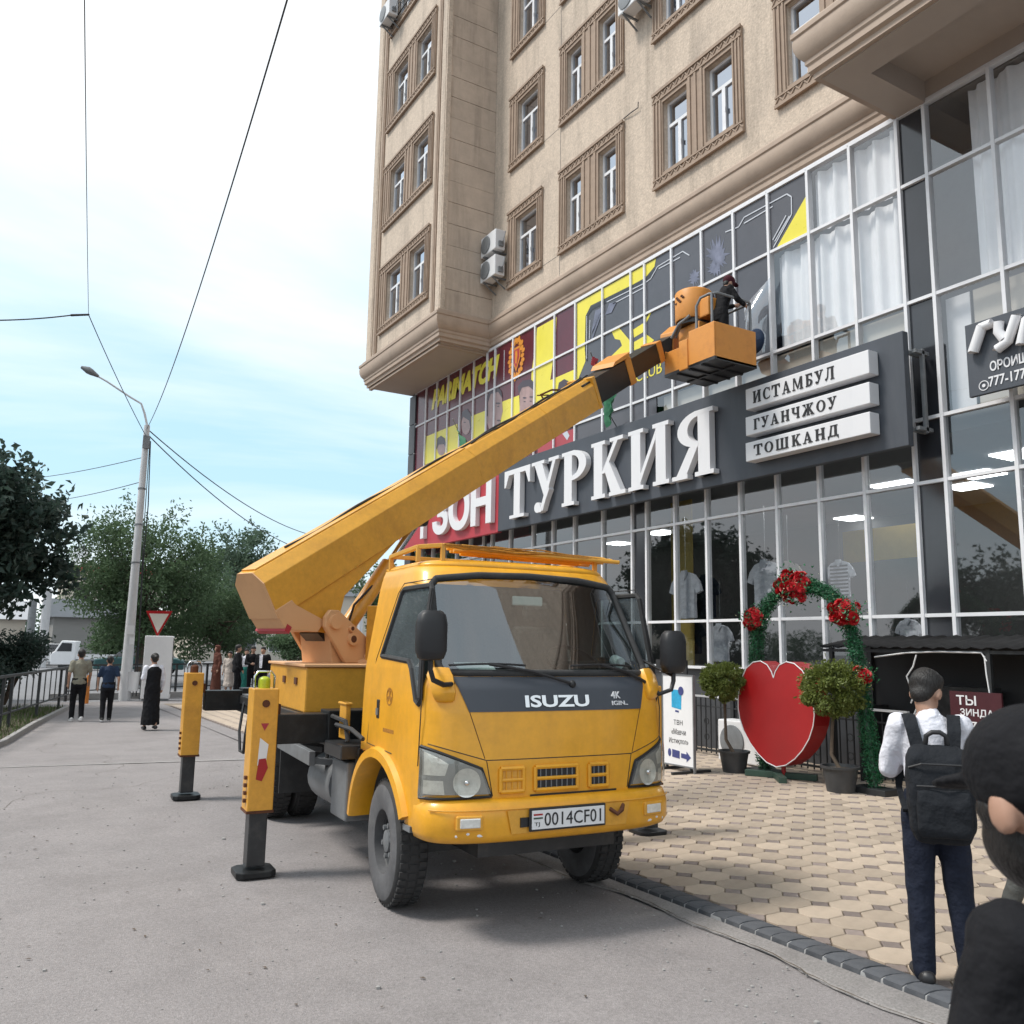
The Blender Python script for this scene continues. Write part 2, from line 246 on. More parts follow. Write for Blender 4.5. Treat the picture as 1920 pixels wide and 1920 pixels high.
# ------------------------------------------------------------------ mesh builder
WORLD = {}
def reg(o, loc=(0, 0, 0), rz=0.0): WORLD[o.name] = (np.array(loc, float), rz)
class MB:
    def __init__(s): s.v = []; s.f = []; s.mi = []; s.cur = 0
    def add(s, vs, fs):
        k = len(s.v); s.v += [tuple(float(c) for c in p) for p in vs]
        for f in fs: s.f.append(tuple(i+k for i in f)); s.mi.append(s.cur)
        return s
    def quad(s, *p): return s.add(p, [tuple(range(len(p)))])
    def hexa(s, p): return s.add(p, [(0, 3, 2, 1), (4, 5, 6, 7), (0, 1, 5, 4), (1, 2, 6, 5), (2, 3, 7, 6), (3, 0, 4, 7)])
    def box(s, c, d, rz=0.0, M=None):
        x, y, z = d[0]/2, d[1]/2, d[2]/2
        P = [(-x, -y, -z), (x, -y, -z), (x, y, -z), (-x, y, -z), (-x, -y, z), (x, -y, z), (x, y, z), (-x, y, z)]
        if M is not None: P = [tuple(M @ Vector(q)) for q in P]
        elif rz:
            a, b = math.cos(rz), math.sin(rz); P = [(a*q[0]-b*q[1], b*q[0]+a*q[1], q[2]) for q in P]
        return s.hexa([(q[0]+c[0], q[1]+c[1], q[2]+c[2]) for q in P])
    def bb(s, x0, x1, y0, y1, z0, z1): return s.box(((x0+x1)/2, (y0+y1)/2, (z0+z1)/2), (abs(x1-x0), abs(y1-y0), abs(z1-z0)))
    def beam(s, a, b, w, h, up=(0, 0, 1)):
        a = Vector(a); b = Vector(b); d = (b-a); l = d.length; d.normalize(); up = Vector(up)
        if abs(d.dot(up)) > 0.98: up = Vector((1, 0, 0))
        r = d.cross(up).normalized(); u = r.cross(d).normalized()
        P = []
        for o in (a, b):
            P += [o-r*w/2-u*h/2, o+r*w/2-u*h/2, o+r*w/2+u*h/2, o-r*w/2+u*h/2]
        return s.hexa(P)
    def tube(s, pts, r, n=8, cap=True):
        pts = [Vector(p) for p in pts]; m = len(pts); rr = r if hasattr(r, '__len__') else [r]*m
        vs = []; prev = None
        for i, p in enumerate(pts):
            d = (pts[min(i+1, m-1)]-pts[max(i-1, 0)])
            if d.length < 1e-9: d = Vector((0, 0, 1))
            d.normalize()
            if prev is None:
                ref = Vector((0, 0, 1)) if abs(d.z) < 0.9 else Vector((1, 0, 0)); a = d.cross(ref).normalized()
            else: a = (prev-d*prev.dot(d)); a = a.normalized() if a.length > 1e-6 else d.orthogonal().normalized()
            prev = a; b = d.cross(a)
            for k in range(n):
                t = 2*math.pi*k/n; vs.append(p+(a*math.cos(t)+b*math.sin(t))*rr[i])
        fs = []
        for i in range(m-1):
            for k in range(n): fs.append((i*n+k, i*n+(k+1) % n, (i+1)*n+(k+1) % n, (i+1)*n+k))
        if cap: fs.append(tuple(range(n-1, -1, -1))); fs.append(tuple((m-1)*n+k for k in range(n)))
        return s.add(vs, fs)
    def cyl(s, a, b, r, n=16): return s.tube([a, b], r, n)
    def lathe(s, prof, o=(0, 0, 0), axis=(0, 0, 1), n=24, closed=False, cap=True):
        o = Vector(o); ax = Vector(axis).normalized(); a = ax.orthogonal().normalized(); b = ax.cross(a); vs = []
        for (r, h) in prof:
            for k in range(n):
                t = 2*math.pi*k/n; vs.append(o+ax*h+(a*math.cos(t)+b*math.sin(t))*r)
        fs = []; m = len(prof)
        for i in range(m-1 if not closed else m):
            j = (i+1) % m
            for k in range(n): fs.append((i*n+k, i*n+(k+1) % n, j*n+(k+1) % n, j*n+k))
        if not closed and cap:
            if prof[0][0] > 1e-5: fs.append(tuple(range(n-1, -1, -1)))
            if prof[-1][0] > 1e-5: fs.append(tuple((m-1)*n+k for k in range(n)))
        return s.add(vs, fs)
    def ell(s, c, r, nu=14, nv=10, M=None):
        vs = []; fs = []
        for j in range(nv+1):
            t = math.pi*j/nv
            for i in range(nu):
                p = 2*math.pi*i/nu; q = Vector((r[0]*math.sin(t)*math.cos(p), r[1]*math.sin(t)*math.sin(p), r[2]*math.cos(t)))
                if M is not None: q = M @ q
                vs.append((q.x+c[0], q.y+c[1], q.z+c[2]))
        for j in range(nv):
            for i in range(nu): fs.append((j*nu+i, (j+1)*nu+i, (j+1)*nu+(i+1) % nu, j*nu+(i+1) % nu))
        return s.add(vs, fs)
    def caps(s, a, b, ra, rb, n=12):
        a = Vector(a); b = Vector(b); d = (b-a); l = d.length
        if l < 1e-6: return s.ell(a, (ra,)*3)
        d /= l; P = []; Q = []
        for t in (1.0, 0.87, 0.5): P.append(a-d*ra*t); Q.append(ra*math.sqrt(max(0.0004, 1-t*t)))
        P += [a, b]; Q += [ra, rb]
        for t in (0.5, 0.87, 1.0): P.append(b+d*rb*t); Q.append(rb*math.sqrt(max(0.0004, 1-t*t)))
        return s.tube(P, Q, n)
    def prism(s, poly, o, u, v, w):
        """poly in (u,v); extruded from o along vector w"""
        o = Vector(o); u = Vector(u); v = Vector(v); w = Vector(w)
        A = [o+u*p[0]+v*p[1] for p in poly]; B = [p+w for p in A]; n = len(poly)
        ar = sum(poly[i][0]*poly[(i+1) % n][1]-poly[(i+1) % n][0]*poly[i][1] for i in range(n))
        flip = (ar > 0) == (u.cross(v).dot(w) > 0)
        f0 = tuple(range(n)); f1 = tuple(n+i for i in range(n))
        fs = [f0[::-1], f1] if flip else [f0, f1[::-1]]
        for i in range(n):
            j = (i+1) % n; q = (i, j, n+j, n+i); fs.append(q if flip else q[::-1])
        return s.add(A+B, fs)
    def flat(s, poly, o, u, v):
        o = Vector(o); u = Vector(u); v = Vector(v); return s.add([o+u*p[0]+v*p[1] for p in poly], [tuple(range(len(poly)))])
    def loft(s, rings, cap=True):
        n = len(rings[0]); vs = [p for r in rings for p in r]; fs = []
        for i in range(len(rings)-1):
            for k in range(n): fs.append((i*n+k, i*n+(k+1) % n, (i+1)*n+(k+1) % n, (i+1)*n+k))
        if cap: fs.append(tuple(range(n-1, -1, -1))); fs.append(tuple((len(rings)-1)*n+k for k in range(n)))
        return s.add(vs, fs)
    def mesh(s, name, off=(0, 0, 0)):
        me = bpy.data.meshes.new(name); o = off
        me.from_pydata([(p[0]-o[0], p[1]-o[1], p[2]-o[2]) for p in s.v], [], s.f); return me
    def build(s, name, m, parent=None, space='world', smooth=None, bevel=0, base=True):
        off = np.zeros(3); rz = 0.0
        if parent is not None:
            if space == 'world':
                off, rz = WORLD[parent.name]
        elif base:
            P = np.array(s.v); off = np.array([(P[:, 0].min()+P[:, 0].max())/2, (P[:, 1].min()+P[:, 1].max())/2, P[:, 2].min()])
        if rz and space == 'world':
            a, b = math.cos(-rz), math.sin(-rz); V = []
            for p in s.v:
                x, y, z = p[0]-off[0], p[1]-off[1], p[2]-off[2]; V.append((a*x-b*y, b*x+a*y, z))
            me = bpy.data.meshes.new(name); me.from_pydata(V, [], s.f)
        else: me = s.mesh(name, off)
        ms = m if isinstance(m, (list, tuple)) else [m]
        for q in ms: me.materials.append(MATS[q])
        if len(ms) > 1: me.polygons.foreach_set('material_index', s.mi)
        if smooth is not None:
            me.polygons.foreach_set('use_smooth', [True]*len(me.polygons)); me.set_sharp_from_angle(angle=R(smooth))
        me.update()
        return link(name, me, parent, tuple(off) if parent is None else (0, 0, 0), bevel, (off, rz))
def split_build(mb, name, m, parent, **k):
    """one object per connected piece of mb"""
    par = list(range(len(mb.v)))
    def fd(i):
        while par[i] != i: par[i] = par[par[i]]; i = par[i]
        return i
    for f in mb.f:
        for q in f[1:]: par[fd(q)] = fd(f[0])
    gr = {}
    for f in mb.f: gr.setdefault(fd(f[0]), []).append(f)
    out = []
    for fs in gr.values():
        ids = sorted({i for f in fs for i in f}); mp_ = {i: j for j, i in enumerate(ids)}; t = MB(); t.add([mb.v[i] for i in ids], [tuple(mp_[i] for i in f) for f in fs]); out.append(t.build(name, m, parent, **k))
    return out
def link(name, me, parent=None, loc=(0, 0, 0), bevel=0, wreg=None):
    o = bpy.data.objects.new(name, me); COL.objects.link(o); o.location = loc
    if parent is not None: o.parent = parent
    if bevel:
        b = o.modifiers.new('bevel', 'BEVEL'); b.width = bevel; b.segments = 2; b.limit_method = 'ANGLE'; b.angle_limit = R(35); b.harden_normals = False
    WORLD[o.name] = wreg if wreg else (np.array(loc, float), 0.0)
    return o
def tag(o, label=None, cat=None, group=None, kind=None):
    if label: o['label'] = label
    if cat: o['category'] = cat
    if group: o['group'] = group
    if kind: o['kind'] = kind
    return o
def thing(name, label, cat, loc=(0, 0, 0), rz=0.0, group=None):
    o = bpy.data.objects.new(name, None); COL.objects.link(o); o.location = loc; o.rotation_euler = (0, 0, rz); o.empty_display_size = 0.2
    reg(o, loc, rz); return tag(o, label, cat, group)
def copy_tree(o, parent=None, loc=None, rz=None, label=None):
    c = o.copy(); COL.objects.link(c); c.parent = parent
    if loc is not None: c.location = loc
    if rz is not None: c.rotation_euler = (0, 0, rz)
    if label: c['label'] = label
    for ch in list(o.children): copy_tree(ch, c)
    return c
_tc = {}
def text_polys(body, bold=0.0, spacing=1.0, shear=0.0):
    key = (body, bold, spacing, shear)
    if key not in _tc:
        t = bpy.data.curves.new('txt', 'FONT'); t.body = body; t.offset = bold; t.space_character = spacing; t.shear = shear; t.resolution_u = 3; t.extrude = 0.5; t.fill_mode = 'BOTH'
        o = bpy.data.objects.new('txt', t); COL.objects.link(o); bpy.context.view_layer.update()
        me = bpy.data.meshes.new_from_object(o.evaluated_get(bpy.context.evaluated_depsgraph_get()))
        V = np.array([v.co[:] for v in me.vertices]); F = [tuple(p.vertices) for p in me.polygons]
        bpy.data.objects.remove(o); bpy.data.curves.remove(t); bpy.data.meshes.remove(me); _tc[key] = (V, F)
    return _tc[key]
def text(mb, body, o, u, v, h, w=None, bold=0.0, ext=0.01, spacing=1.0, shear=0.0, cap=None):
    """raised lettering: bounding box starts at o, height h along v, width w along u"""
    V, F = text_polys(body, bold, spacing, shear); V = V.copy(); o = Vector(o); u = Vector(u); v = Vector(v); n = u.cross(v)
    mn = V.min(0); mxx = V.max(0); s = h/(mxx[1]-mn[1]); sx = (w/(mxx[0]-mn[0])) if w else s
    P = [o+u*((p[0]-mn[0])*sx)+v*((p[1]-mn[1])*s)+n*((p[2]-mn[2])*ext) for p in V]
    mb.add(P, F); return (mxx[0]-mn[0])*sx
# ================================================================== ground
def struct(o): o['kind'] = 'structure'; return o
g = MB(); g.quad((-400, -400, -0.03), (600, -400, -0.03), (600, 900, -0.03), (-400, 900, -0.03)); struct(g.build('ground', 'road', base=False))
a = MB()
PVX = 4.37
# forecourt asphalt: fine sheet with slight settling
nx, ny = 40, 120
def az(x, y): return 0.006*math.sin(x*0.9+1)*math.sin(y*0.55)-0.006
xs = np.linspace(-14, 4.02, nx); ys = np.linspace(-8, 27.4, ny)
vs = [(x, y, az(x, y)-0.012*(abs(x-4.02) < 0.01)) for y in ys for x in xs]
a.add(vs, [(j*nx+i, j*nx+i+1, (j+1)*nx+i+1, (j+1)*nx+i) for j in range(ny-1) for i in range(nx-1)])
a.quad((3.98, 13.4, -0.004), (13, 13.4, -0.004), (13, 30.2, -0.004), (3.98, 27.4, -0.004))
struct(a.build('asphalt_forecourt', 'asphalt', smooth=40, base=False))
# patch seam in the asphalt (a pale filled trench line)
p = MB(); P0 = gnd(-10, 1440); P1 = gnd(560, 1420)
seam = []
for i in range(40):
    t = i/39; q = P0*(1-t)+P1*t; seam.append(q)
vs = []
for i, q in enumerate(seam):
    w = 0.02+0.02*random.random(); vs += [(q[0], q[1]-w, 0.005), (q[0], q[1]+w, 0.005)]
p.add(vs, [(2*i, 2*i+2, 2*i+3, 2*i+1) for i in range(39)]); struct(p.build('asphalt_seam', 'concrete', base=False))
# concrete strip with ragged broken edge beside the kerb
c = MB(); vs = []; n = 260
for i in range(n):
    y = -1.0+i*0.06; e = 3.98+0.05*math.sin(y*1.7)+0.03*math.sin(y*5.1+1)+0.014*(random.random()-.5)
    vs += [(e, y, -0.016), (e+0.02, y, -0.002), (4.16, y, 0.004), (4.16, y, -0.03)]
c.add(vs, [(4*i+k, 4*i+k+1, 4*i+5+k, 4*i+4+k) for i in range(n-1) for k in range(3)]); struct(c.build('concrete_gutter', 'gutter', base=False))
# crack: thin dark wandering line at the joint
c = MB(); vs = []
for i in range(n):
    y = -1.0+i*0.06; e = 3.968+0.05*math.sin(y*1.7)+0.03*math.sin(y*5.1+1)+0.02*(random.random()-.5); w = 0.0015+0.005*random.random()**2
    vs += [(e-w, y, 0.002), (e+w, y, 0.003)]
c.add(vs, [(2*i, 2*i+1, 2*i+3, 2*i+2) for i in range(n-1)]); struct(c.build('asphalt_crack', 'soil', base=False))
# wandering cracks and loose grit on the asphalt
for (x0, y0, ang, L_) in ((-.6, 9.5, 40, 4.5), (1.4, 12.5, 100, 5.0)):
    c = MB(); vs = []; x, y, a_ = x0, y0, R(ang)
    for i in range(int(L_/.05)):
        a_ += random.gauss(0, .22)+(R(ang)-a_)*.08; x += .05*math.cos(a_); y += .05*math.sin(a_); w_ = .001+.0025*random.random(); nx_, ny_ = -math.sin(a_)*w_, math.cos(a_)*w_; z_ = az(x, y)+.0035
        vs += [(x-nx_, y-ny_, z_), (x+nx_, y+ny_, z_)]
    c.add(vs, [(2*i, 2*i+1, 2*i+3, 2*i+2) for i in range(len(vs)//2-1)]); struct(c.build('asphalt_crack', 'soil', base=False))
c = MB()
for i in range(900):
    x = random.uniform(-2.0, 4.0) if i % 3 else random.uniform(3.2, 4.1); y = random.uniform(1.2, 13); s_ = random.uniform(.003, .011)
    if i % 40 == 0: s_ *= 2.0
    c.ell((x, y, az(x, y)+s_*.4), (s_, s_*random.uniform(.6, 1.3), s_*.6), 5, 3)
tag(c.build('loose_grit', 'concrete', base=False), 'loose grit and small stones scattered on the asphalt', 'grit', kind='stuff')
c = MB()
for i in range(160):
    x = random.uniform(-1.5, 4.0); y = random.uniform(1.4, 12); a_ = random.random()*6.28; s_ = random.uniform(.008, .022); u_ = (math.cos(a_)*s_, math.sin(a_)*s_); z_ = az(x, y)+.006
    c.add([(x-u_[0], y-u_[1], z_), (x+u_[1]*.4, y-u_[0]*.4, z_+s_*.25), (x+u_[0], y+u_[1], z_+.002), (x-u_[1]*.4, y+u_[0]*.4, z_+s_*.2)], [(0, 1, 2, 3)])
tag(c.build('leaf_litter', 'bark', base=False), 'dry leaf scraps scattered on the asphalt', 'litter', kind='stuff')
# kerb of rounded dark bricks
kb = thing('brick_kerb', 'low kerb of rounded dark grey bricks with pale mortar joints along the paving', 'kerb', (4.26, 5, 0))
def halfround(mb, y0, y1, w, h, sk):
    A = []; B = []
    for k in range(9):
        t = math.pi*k/8; x = -math.cos(t)*w/2; z = (max(0, math.sin(t))**0.7)*h-0.03*(k in (0, 8))
        A.append((x, y0+sk*x, z)); B.append((x, y1+sk*x, z))
    mb.loft([A, B])
m1 = MB(); halfround(m1, 0.006, 0.119, 0.188, 0.042, -0.45); me = m1.mesh('brick'); me.materials.append(MATS['kerb_brick']); me.update()
for i in range(128):
    o = link('brick', me, kb, (0.0+0.004*(random.random()-.5), -5.2-0.2+i*0.1255, 0.004*random.random()), bevel=0); o.rotation_euler = (0, 0, 0.03*(random.random()-.5))
m1 = MB(); halfround(m1, -5.4, 10.7, 0.185, 0.0365, 0); m1.build('mortar_bed', 'mortar', kb, 'local')

# paved forecourt: octagon pavers with diamond insets
pv = struct(thing('pavement', None, None, (7, 8, 0))); 
PX, PY, CUT = 0.303, 0.254, 0.078
bed = MB(); bed.quad((4.36, -1, 0.001), (11, -1, 0.001), (11, 26, 0.001), (4.36, 26, 0.001)); bed.build('paver_bed', 'joint', pv)
def octa(cut, h, g):
    a_, b_ = PX/2-g, PY/2-g; c_ = cut
    ring = [(-a_+c_, -b_), (a_-c_, -b_), (a_, -b_+c_), (a_, b_-c_), (a_-c_, b_), (-a_+c_, b_), (-a_, b_-c_), (-a_, -b_+c_)]
    m_ = MB(); top = [(x*0.965, y*0.965, h) for x, y in ring]; mid = [(x, y, h-0.004) for x, y in ring]; bot = [(x, y, -0.02) for x, y in ring]
    m_.loft([bot, mid, top]); return m_
def dia(h):
    d = CUT-0.006; ring = [(-d, 0), (0, -d), (d, 0), (0, d)]; m_ = MB()
    m_.loft([[(x, y, -0.02) for x, y in ring], [(x, y, h-0.003) for x, y in ring], [(x*.93, y*.93, h) for x, y in ring]]); return m_
mo = octa(CUT, 0.016, 0.0035); md = dia(0.014)
meo = mo.mesh('paver'); meo.materials.append(MATS['paver']); med = md.mesh('inset_paver'); med.materials.append(MATS['paver_dot'])
octs = []; dots = []
for i in range(22):
    for j in range(-2, 90):
        x = 4.71+PX*(i-0.5)-0.303*0; y = 3.99+PY*(j-6)
        if 4.4+PX*0.3 < x < 10.95 and -1 < y < 25: octs.append((x+PX*0.0, y+PY/2))
        if 4.40 < x-PX/2+0.0 < 10.95 and -1 < y < 25: dots.append((x-PX/2, y))
# the cut half pavers along the kerb simply continue under the kerb line
def vis(p):
    q = pix((p[0], p[1], 0)); return -40 < q[0] < 1960 and 1400 < q[1] < 1960 and depth((p[0], p[1], 0)) > 0.5
for lst, me, nm, mb_ in ((octs, meo, 'paver', mo), (dots, med, 'inset_paver', md)):
    near = sorted(lst, key=lambda p: (0 if vis(p) else 1000)+math.hypot(p[0], p[1]))
    for p in near[:300]:
        o = link(nm, me, pv, (p[0]-7, p[1]-8, 0.003*random.random())); o.rotation_euler = (0.008*(random.random()-.5), 0.008*(random.random()-.5), 0)
    rest = MB()
    for p in near[300:]:
        dz = 0.003*random.random(); rest.add([(v[0]+p[0], v[1]+p[1], v[2]+dz) for v in mb_.v], mb_.f)
    o = rest.build('distant_'+nm+'s', 'paver' if nm == 'paver' else 'paver_dot', pv); o['kind'] = 'stuff'

# grass verge and its kerb on the left
gv = MB(); e = [gnd(-250, 1500), gnd(0, 1397), gnd(60, 1361), gnd(122, 1330)]
E2 = [(q[0], q[1]) for q in e]
back = [(-16, 26.2), (-16, 4)]
gv.add([(x, y, 0.06) for x, y in [(-3.0, 4)]+E2+back], [tuple(range(len(E2)+3))]); struct(gv.build('grass_verge', 'soil', base=False))
kb2 = MB(); pts = [(-3.0, 4)]+E2
for i in range(len(pts)-1): kb2.beam((pts[i][0]+.04, pts[i][1], 0.03), (pts[i+1][0]+.04, pts[i+1][1]+.02, 0.03), 0.09, 0.11)
struct(kb2.build('verge_kerb', 'concrete', base=False, bevel=0.01))
# grass blades
def inpoly(x, y, poly):
    c_ = False; n_ = len(poly)
    for i in range(n_):
        x0, y0 = poly[i]; x1, y1 = poly[(i+1) % n_]
        if (y0 > y) != (y1 > y) and x < (x1-x0)*(y-y0)/(y1-y0)+x0: c_ = not c_
    return c_
vp_ = [(-3.0, 4)]+E2+back; vs = []; fs = []
cnt = 0
while cnt < 26000:
    x = random.uniform(-7, 2); y = random.uniform(7, 26)
    if not inpoly(x, y, vp_): continue
    cnt += 1; t = random.random()*6.28; h = random.uniform(0.05, 0.14); w = 0.008; dx_, dy_ = math.cos(t)*w, math.sin(t)*w; lx, ly = random.gauss(0, .04), random.gauss(0, .04)
    k = len(vs); vs += [(x-dx_, y-dy_, 0.05), (x+dx_, y+dy_, 0.05), (x+lx, y+ly, 0.06+h)]; fs.append((k, k+1, k+2))
gr = MB(); gr.v = vs; gr.f = fs; gr.mi = [0]*len(fs); tag(gr.build('grass', 'grass', base=False), 'short green grass on the verge beside the dark railing', 'grass', kind='stuff')
# street beyond the railing
st = MB(); st.quad((-120, 29.2, -0.016), (4, 28.6, -0.016), (200, 40, -0.016), (200, 66, -0.016), (-120, 62, -0.016)); struct(st.build('street', 'road', base=False))
fk = MB()
for i in range(60): fk.bb(-60+i*2.0, -60+i*2.0+1.98, 62.6+i*0.09, 62.9+i*0.09, -0.02, 0.13)
struct(fk.build('far_kerb', 'concrete', base=False))
nk = MB()
for i in range(14): nk.bb(1.7+i*1.0, 1.7+i*1.0+0.98, 28.55+i*0.12, 28.7+i*.12, -0.02, 0.16)
struct(nk.build('near_kerb', 'concrete', base=False))
# ================================================================== the building
FX = 11.0
YM = [24.45, 23.69, 22.93, 22.18, 21.4, 20.6, 19.85, 19.41, 18.48, 17.42, 16.55, 15.69, 14.65, 13.66, 13.21, 12.38, 11.53, 10.7, 9.88, 9.02, 8.19, 7.36, 6.91, 5.95, 5.0, 4.05, 3.1, 2.15, 1.2, 0.2]
FL = 3.35; NFL = 5; YE = -5.0
bld = thing('commercial_building', 'tall beige stucco building with a glass shop front and brown framed windows', 'building', (13, 12, 0))
def bbuild(mb, name, m, parent=None, **k): return mb.build(name, m, parent or bld, **k)
def wall_x(mb, X, y0, y1, z0, z1, holes, dep=0.22):
    """wall facing -X with rectangular holes (ya,yb,za,zb) and their reveals"""
    ys = sorted({y0, y1, *[h[0] for h in holes], *[h[1] for h in holes]}); zs = sorted({z0, z1, *[h[2] for h in holes], *[h[3] for h in holes]})
    ys = [y for y in ys if y0 <= y <= y1]; zs = [z for z in zs if z0 <= z <= z1]
    for i in range(len(ys)-1):
        for j in range(len(zs)-1):
            ym, zm = (ys[i]+ys[i+1])/2, (zs[j]+zs[j+1])/2
            if any(h[0] < ym < h[1] and h[2] < zm < h[3] for h in holes): continue
            mb.quad((X, ys[i+1], zs[j]), (X, ys[i], zs[j]), (X, ys[i], zs[j+1]), (X, ys[i+1], zs[j+1]))
    for (a_, b_, c_, d_) in holes:
        mb.quad((X, a_, c_), (X, a_, d_), (X+dep, a_, d_), (X+dep, a_, c_)); mb.quad((X, b_, d_), (X, b_, c_), (X+dep, b_, c_), (X+dep, b_, d_))
        mb.quad((X, b_, c_), (X, a_, c_), (X+dep, a_, c_), (X+dep, b_, c_)); mb.quad((X, a_, d_), (X, b_, d_), (X+dep, b_, d_), (X+dep, a_, d_))
# window columns: (X, list of (glass y0,y1), frame y0,y1)
WX = 11.0; BX = 9.45; ZT = 27.5
cols = [(WX, [(17.40, 18.43)], 17.16, 18.85), (WX, [(15.47, 16.10), (14.14, 14.80)], 13.88, 16.40), (WX, [(11.85, 12.58), (10.62, 11.34)], 10.37, 12.88), (WX, [(8.62, 9.33), (7.4, 8.1)], 7.14, 9.61),
        (WX, [(4.9, 5.6), (3.7, 4.4)], 3.4, 5.9), (WX, [(1.2, 1.9), (0.0, 0.7)], -0.3, 2.2), (BX, [(22.40, 23.46), (20.72, 21.75)], 20.46, 23.97)]
def zw(f): return 11.32+FL*f, 12.88+FL*f, 11.05+FL*f, 13.19+FL*f
mainh = []; bayh = []
for X, gl, f0, f1 in cols:
    for f in range(NFL):
        za, zb, _, _ = zw(f)
        for (a_, b_) in gl: (mainh if X == WX else bayh).append((a_, b_, za, zb))
w = MB(); wall_x(w, WX, YE, 19.7, 10.2, ZT, mainh); bbuild(w, 'wall', 'stucco')
w = MB(); wall_x(w, BX, 19.7, 24.9, 10.2, ZT, bayh); w.quad((BX, 24.9, 10.2), (BX, 24.9, ZT), (FX+9, 24.9, ZT), (FX+9, 24.9, 10.2)); bbuild(w, 'bay_wall', 'stucco')
# return wall of the bay, clad in large tiles with recessed joints
rw = MB(); rw.quad((BX+0.01, 19.72, 10.2), (FX, 19.72, 10.2), (FX, 19.72, ZT), (BX+0.01, 19.72, ZT)); rwo = bbuild(rw, 'bay_return_wall', 'joint')
k = 0; z = 10.45
while z < ZT-0.1:
    z1 = min(z+0.62, ZT)
    t = MB(); t.bb(BX+0.012, FX-0.006, 19.70-0.004*(k % 3)-0.004, 19.73, z+0.006, z1-0.006); o = t.build('tile', 'tile_wall', rwo); k += 1; z = z1
# pilaster strips on the bay corners
for (ya, yb) in ((19.66, 20.0), (24.5, 24.93)):
    t = MB(); t.bb(BX-0.035, BX+0.1, ya, yb, 10.42, ZT); t.bb(BX-0.05, BX, ya+.06, ya+.10, 10.42, ZT); bbuild(t, 'pilaster', 'stucco')
for ya in (20.14, 24.22):
    t = MB(); t.bb(BX-0.05, BX+.05, ya-0.1, ya+.1, 10.42, ZT); t.bb(BX-.065, BX, ya-.035, ya+.035, 10.42, ZT); bbuild(t, 'pilaster', 'moulding')
# dark vertical seam and horizontal joint lines on the main wall
t = MB(); t.bb(WX-0.004, WX+.02, 16.40, 16.412, 10.5, ZT); bbuild(t, 'wall_seam', 'dark_stone')
for f in range(NFL):
    t = MB(); z = 11.05+FL*f
    t.bb(WX-0.004, WX+.02, 16.41, 18.0, z+.02, z+.028); bbuild(t, 'wall_seam', 'dark_stone')
# stains below the air conditioners are in the stucco; a cable runs to a hook
t = MB(); t.tube([(WX-.02, 13.9, 13.25), (WX-.05, 13.6, 13.22), (WX-.05, 13.36, 13.2), (WX-.06, 13.34, 13.32)], 0.012, 6); bbuild(t, 'cable_hook', 'wire')

def surround(y0, y1, z0, z1, gl, za, zb):
    """moulded brown surround around the panes, projecting to -X"""
    m_ = MB(); mid = [(y0+gl[0][0])/2 if 0 else None]
    edges = sorted([g_[0] for g_ in gl]+[g_[1] for g_ in gl])
    bars = [(y0, edges[0])]+[(edges[i], edges[i+1]) for i in range(1, len(edges)-1, 2)]+[(edges[-1], y1)]
    for (a_, b_) in bars:
        m_.bb(-0.05, 0.0, a_, b_, z0, z1)
        c_ = (a_+b_)/2; w_ = (b_-a_)
        for q in ((-.33, .12), (.0, .12), (.33, .12)): m_.bb(-0.075, -0.05, c_+q[0]*w_-w_*q[1]/2, c_+q[0]*w_+w_*q[1]/2, z0+.20, z1-.24)
    for (zz0, zz1) in ((z0, za), (zb, z1)):
        for i in range(0, len(edges), 2): m_.bb(-0.05, 0.0, edges[i], edges[i+1], zz0, zz1)
    m_.bb(-0.085, -0.05, y0-.01, y1+.01, z0-.015, z0+.045); m_.bb(-0.075, -0.05, y0, y1, z0+.17, z0+.205)
    m_.bb(-0.085, -0.05, y0-.01, y1+.01, z1-.05, z1+.015); m_.bb(-0.075, -0.05, y0, y1, z1-.225, z1-.19)
    nz = int((y1-y0)/0.17); s_ = (y1-y0)/nz
    for (b0, b1) in ((z0+.06, z0+.16), (z1-.18, z1-.065)):
        for i in range(nz):
            y = y0+i*s_
            m_.prism([(0, 0), (s_*.5, b1-b0), (s_*.5-.035, b1-b0), (0, .03)], (-0.05, y, b0), (0, 1, 0), (0, 0, 1), (-0.018, 0, 0))
            m_.prism([(s_*.5, b1-b0), (s_, 0), (s_, .03), (s_*.5+.035, b1-b0)], (-0.05, y, b0), (0, 1, 0), (0, 0, 1), (-0.018, 0, 0))
    return m_
def wframe(a_, b_, za, zb):
    m_ = MB(); t_ = 0.055; X0, X1 = 0.09, 0.15; zm = za+(zb-za)*0.66
    m_.bb(X0, X1, a_, a_+t_, za, zb); m_.bb(X0, X1, b_-t_, b_, za, zb); m_.bb(X0, X1, a_+t_, b_-t_, za, za+t_); m_.bb(X0, X1, a_+t_, b_-t_, zb-t_, zb)
    m_.bb(X0-.004, X1, a_+t_, b_-t_, zm-.035, zm+.035); ym = (a_+b_)/2; m_.bb(X0-.006, X1, ym-.045, ym+.045, za+t_, zm-.035)
    m_.bb(X0-.02, X0, a_+t_, a_+t_+.04, za+t_, zm-.035); m_.bb(X0-.03, X0-.006, ym-.06, ym-.045, za+(zm-za)*.5-.05, za+(zm-za)*.5+.05)
    m_.bb(-0.03, X0, a_, b_, za-.02, za+.006)
    return m_
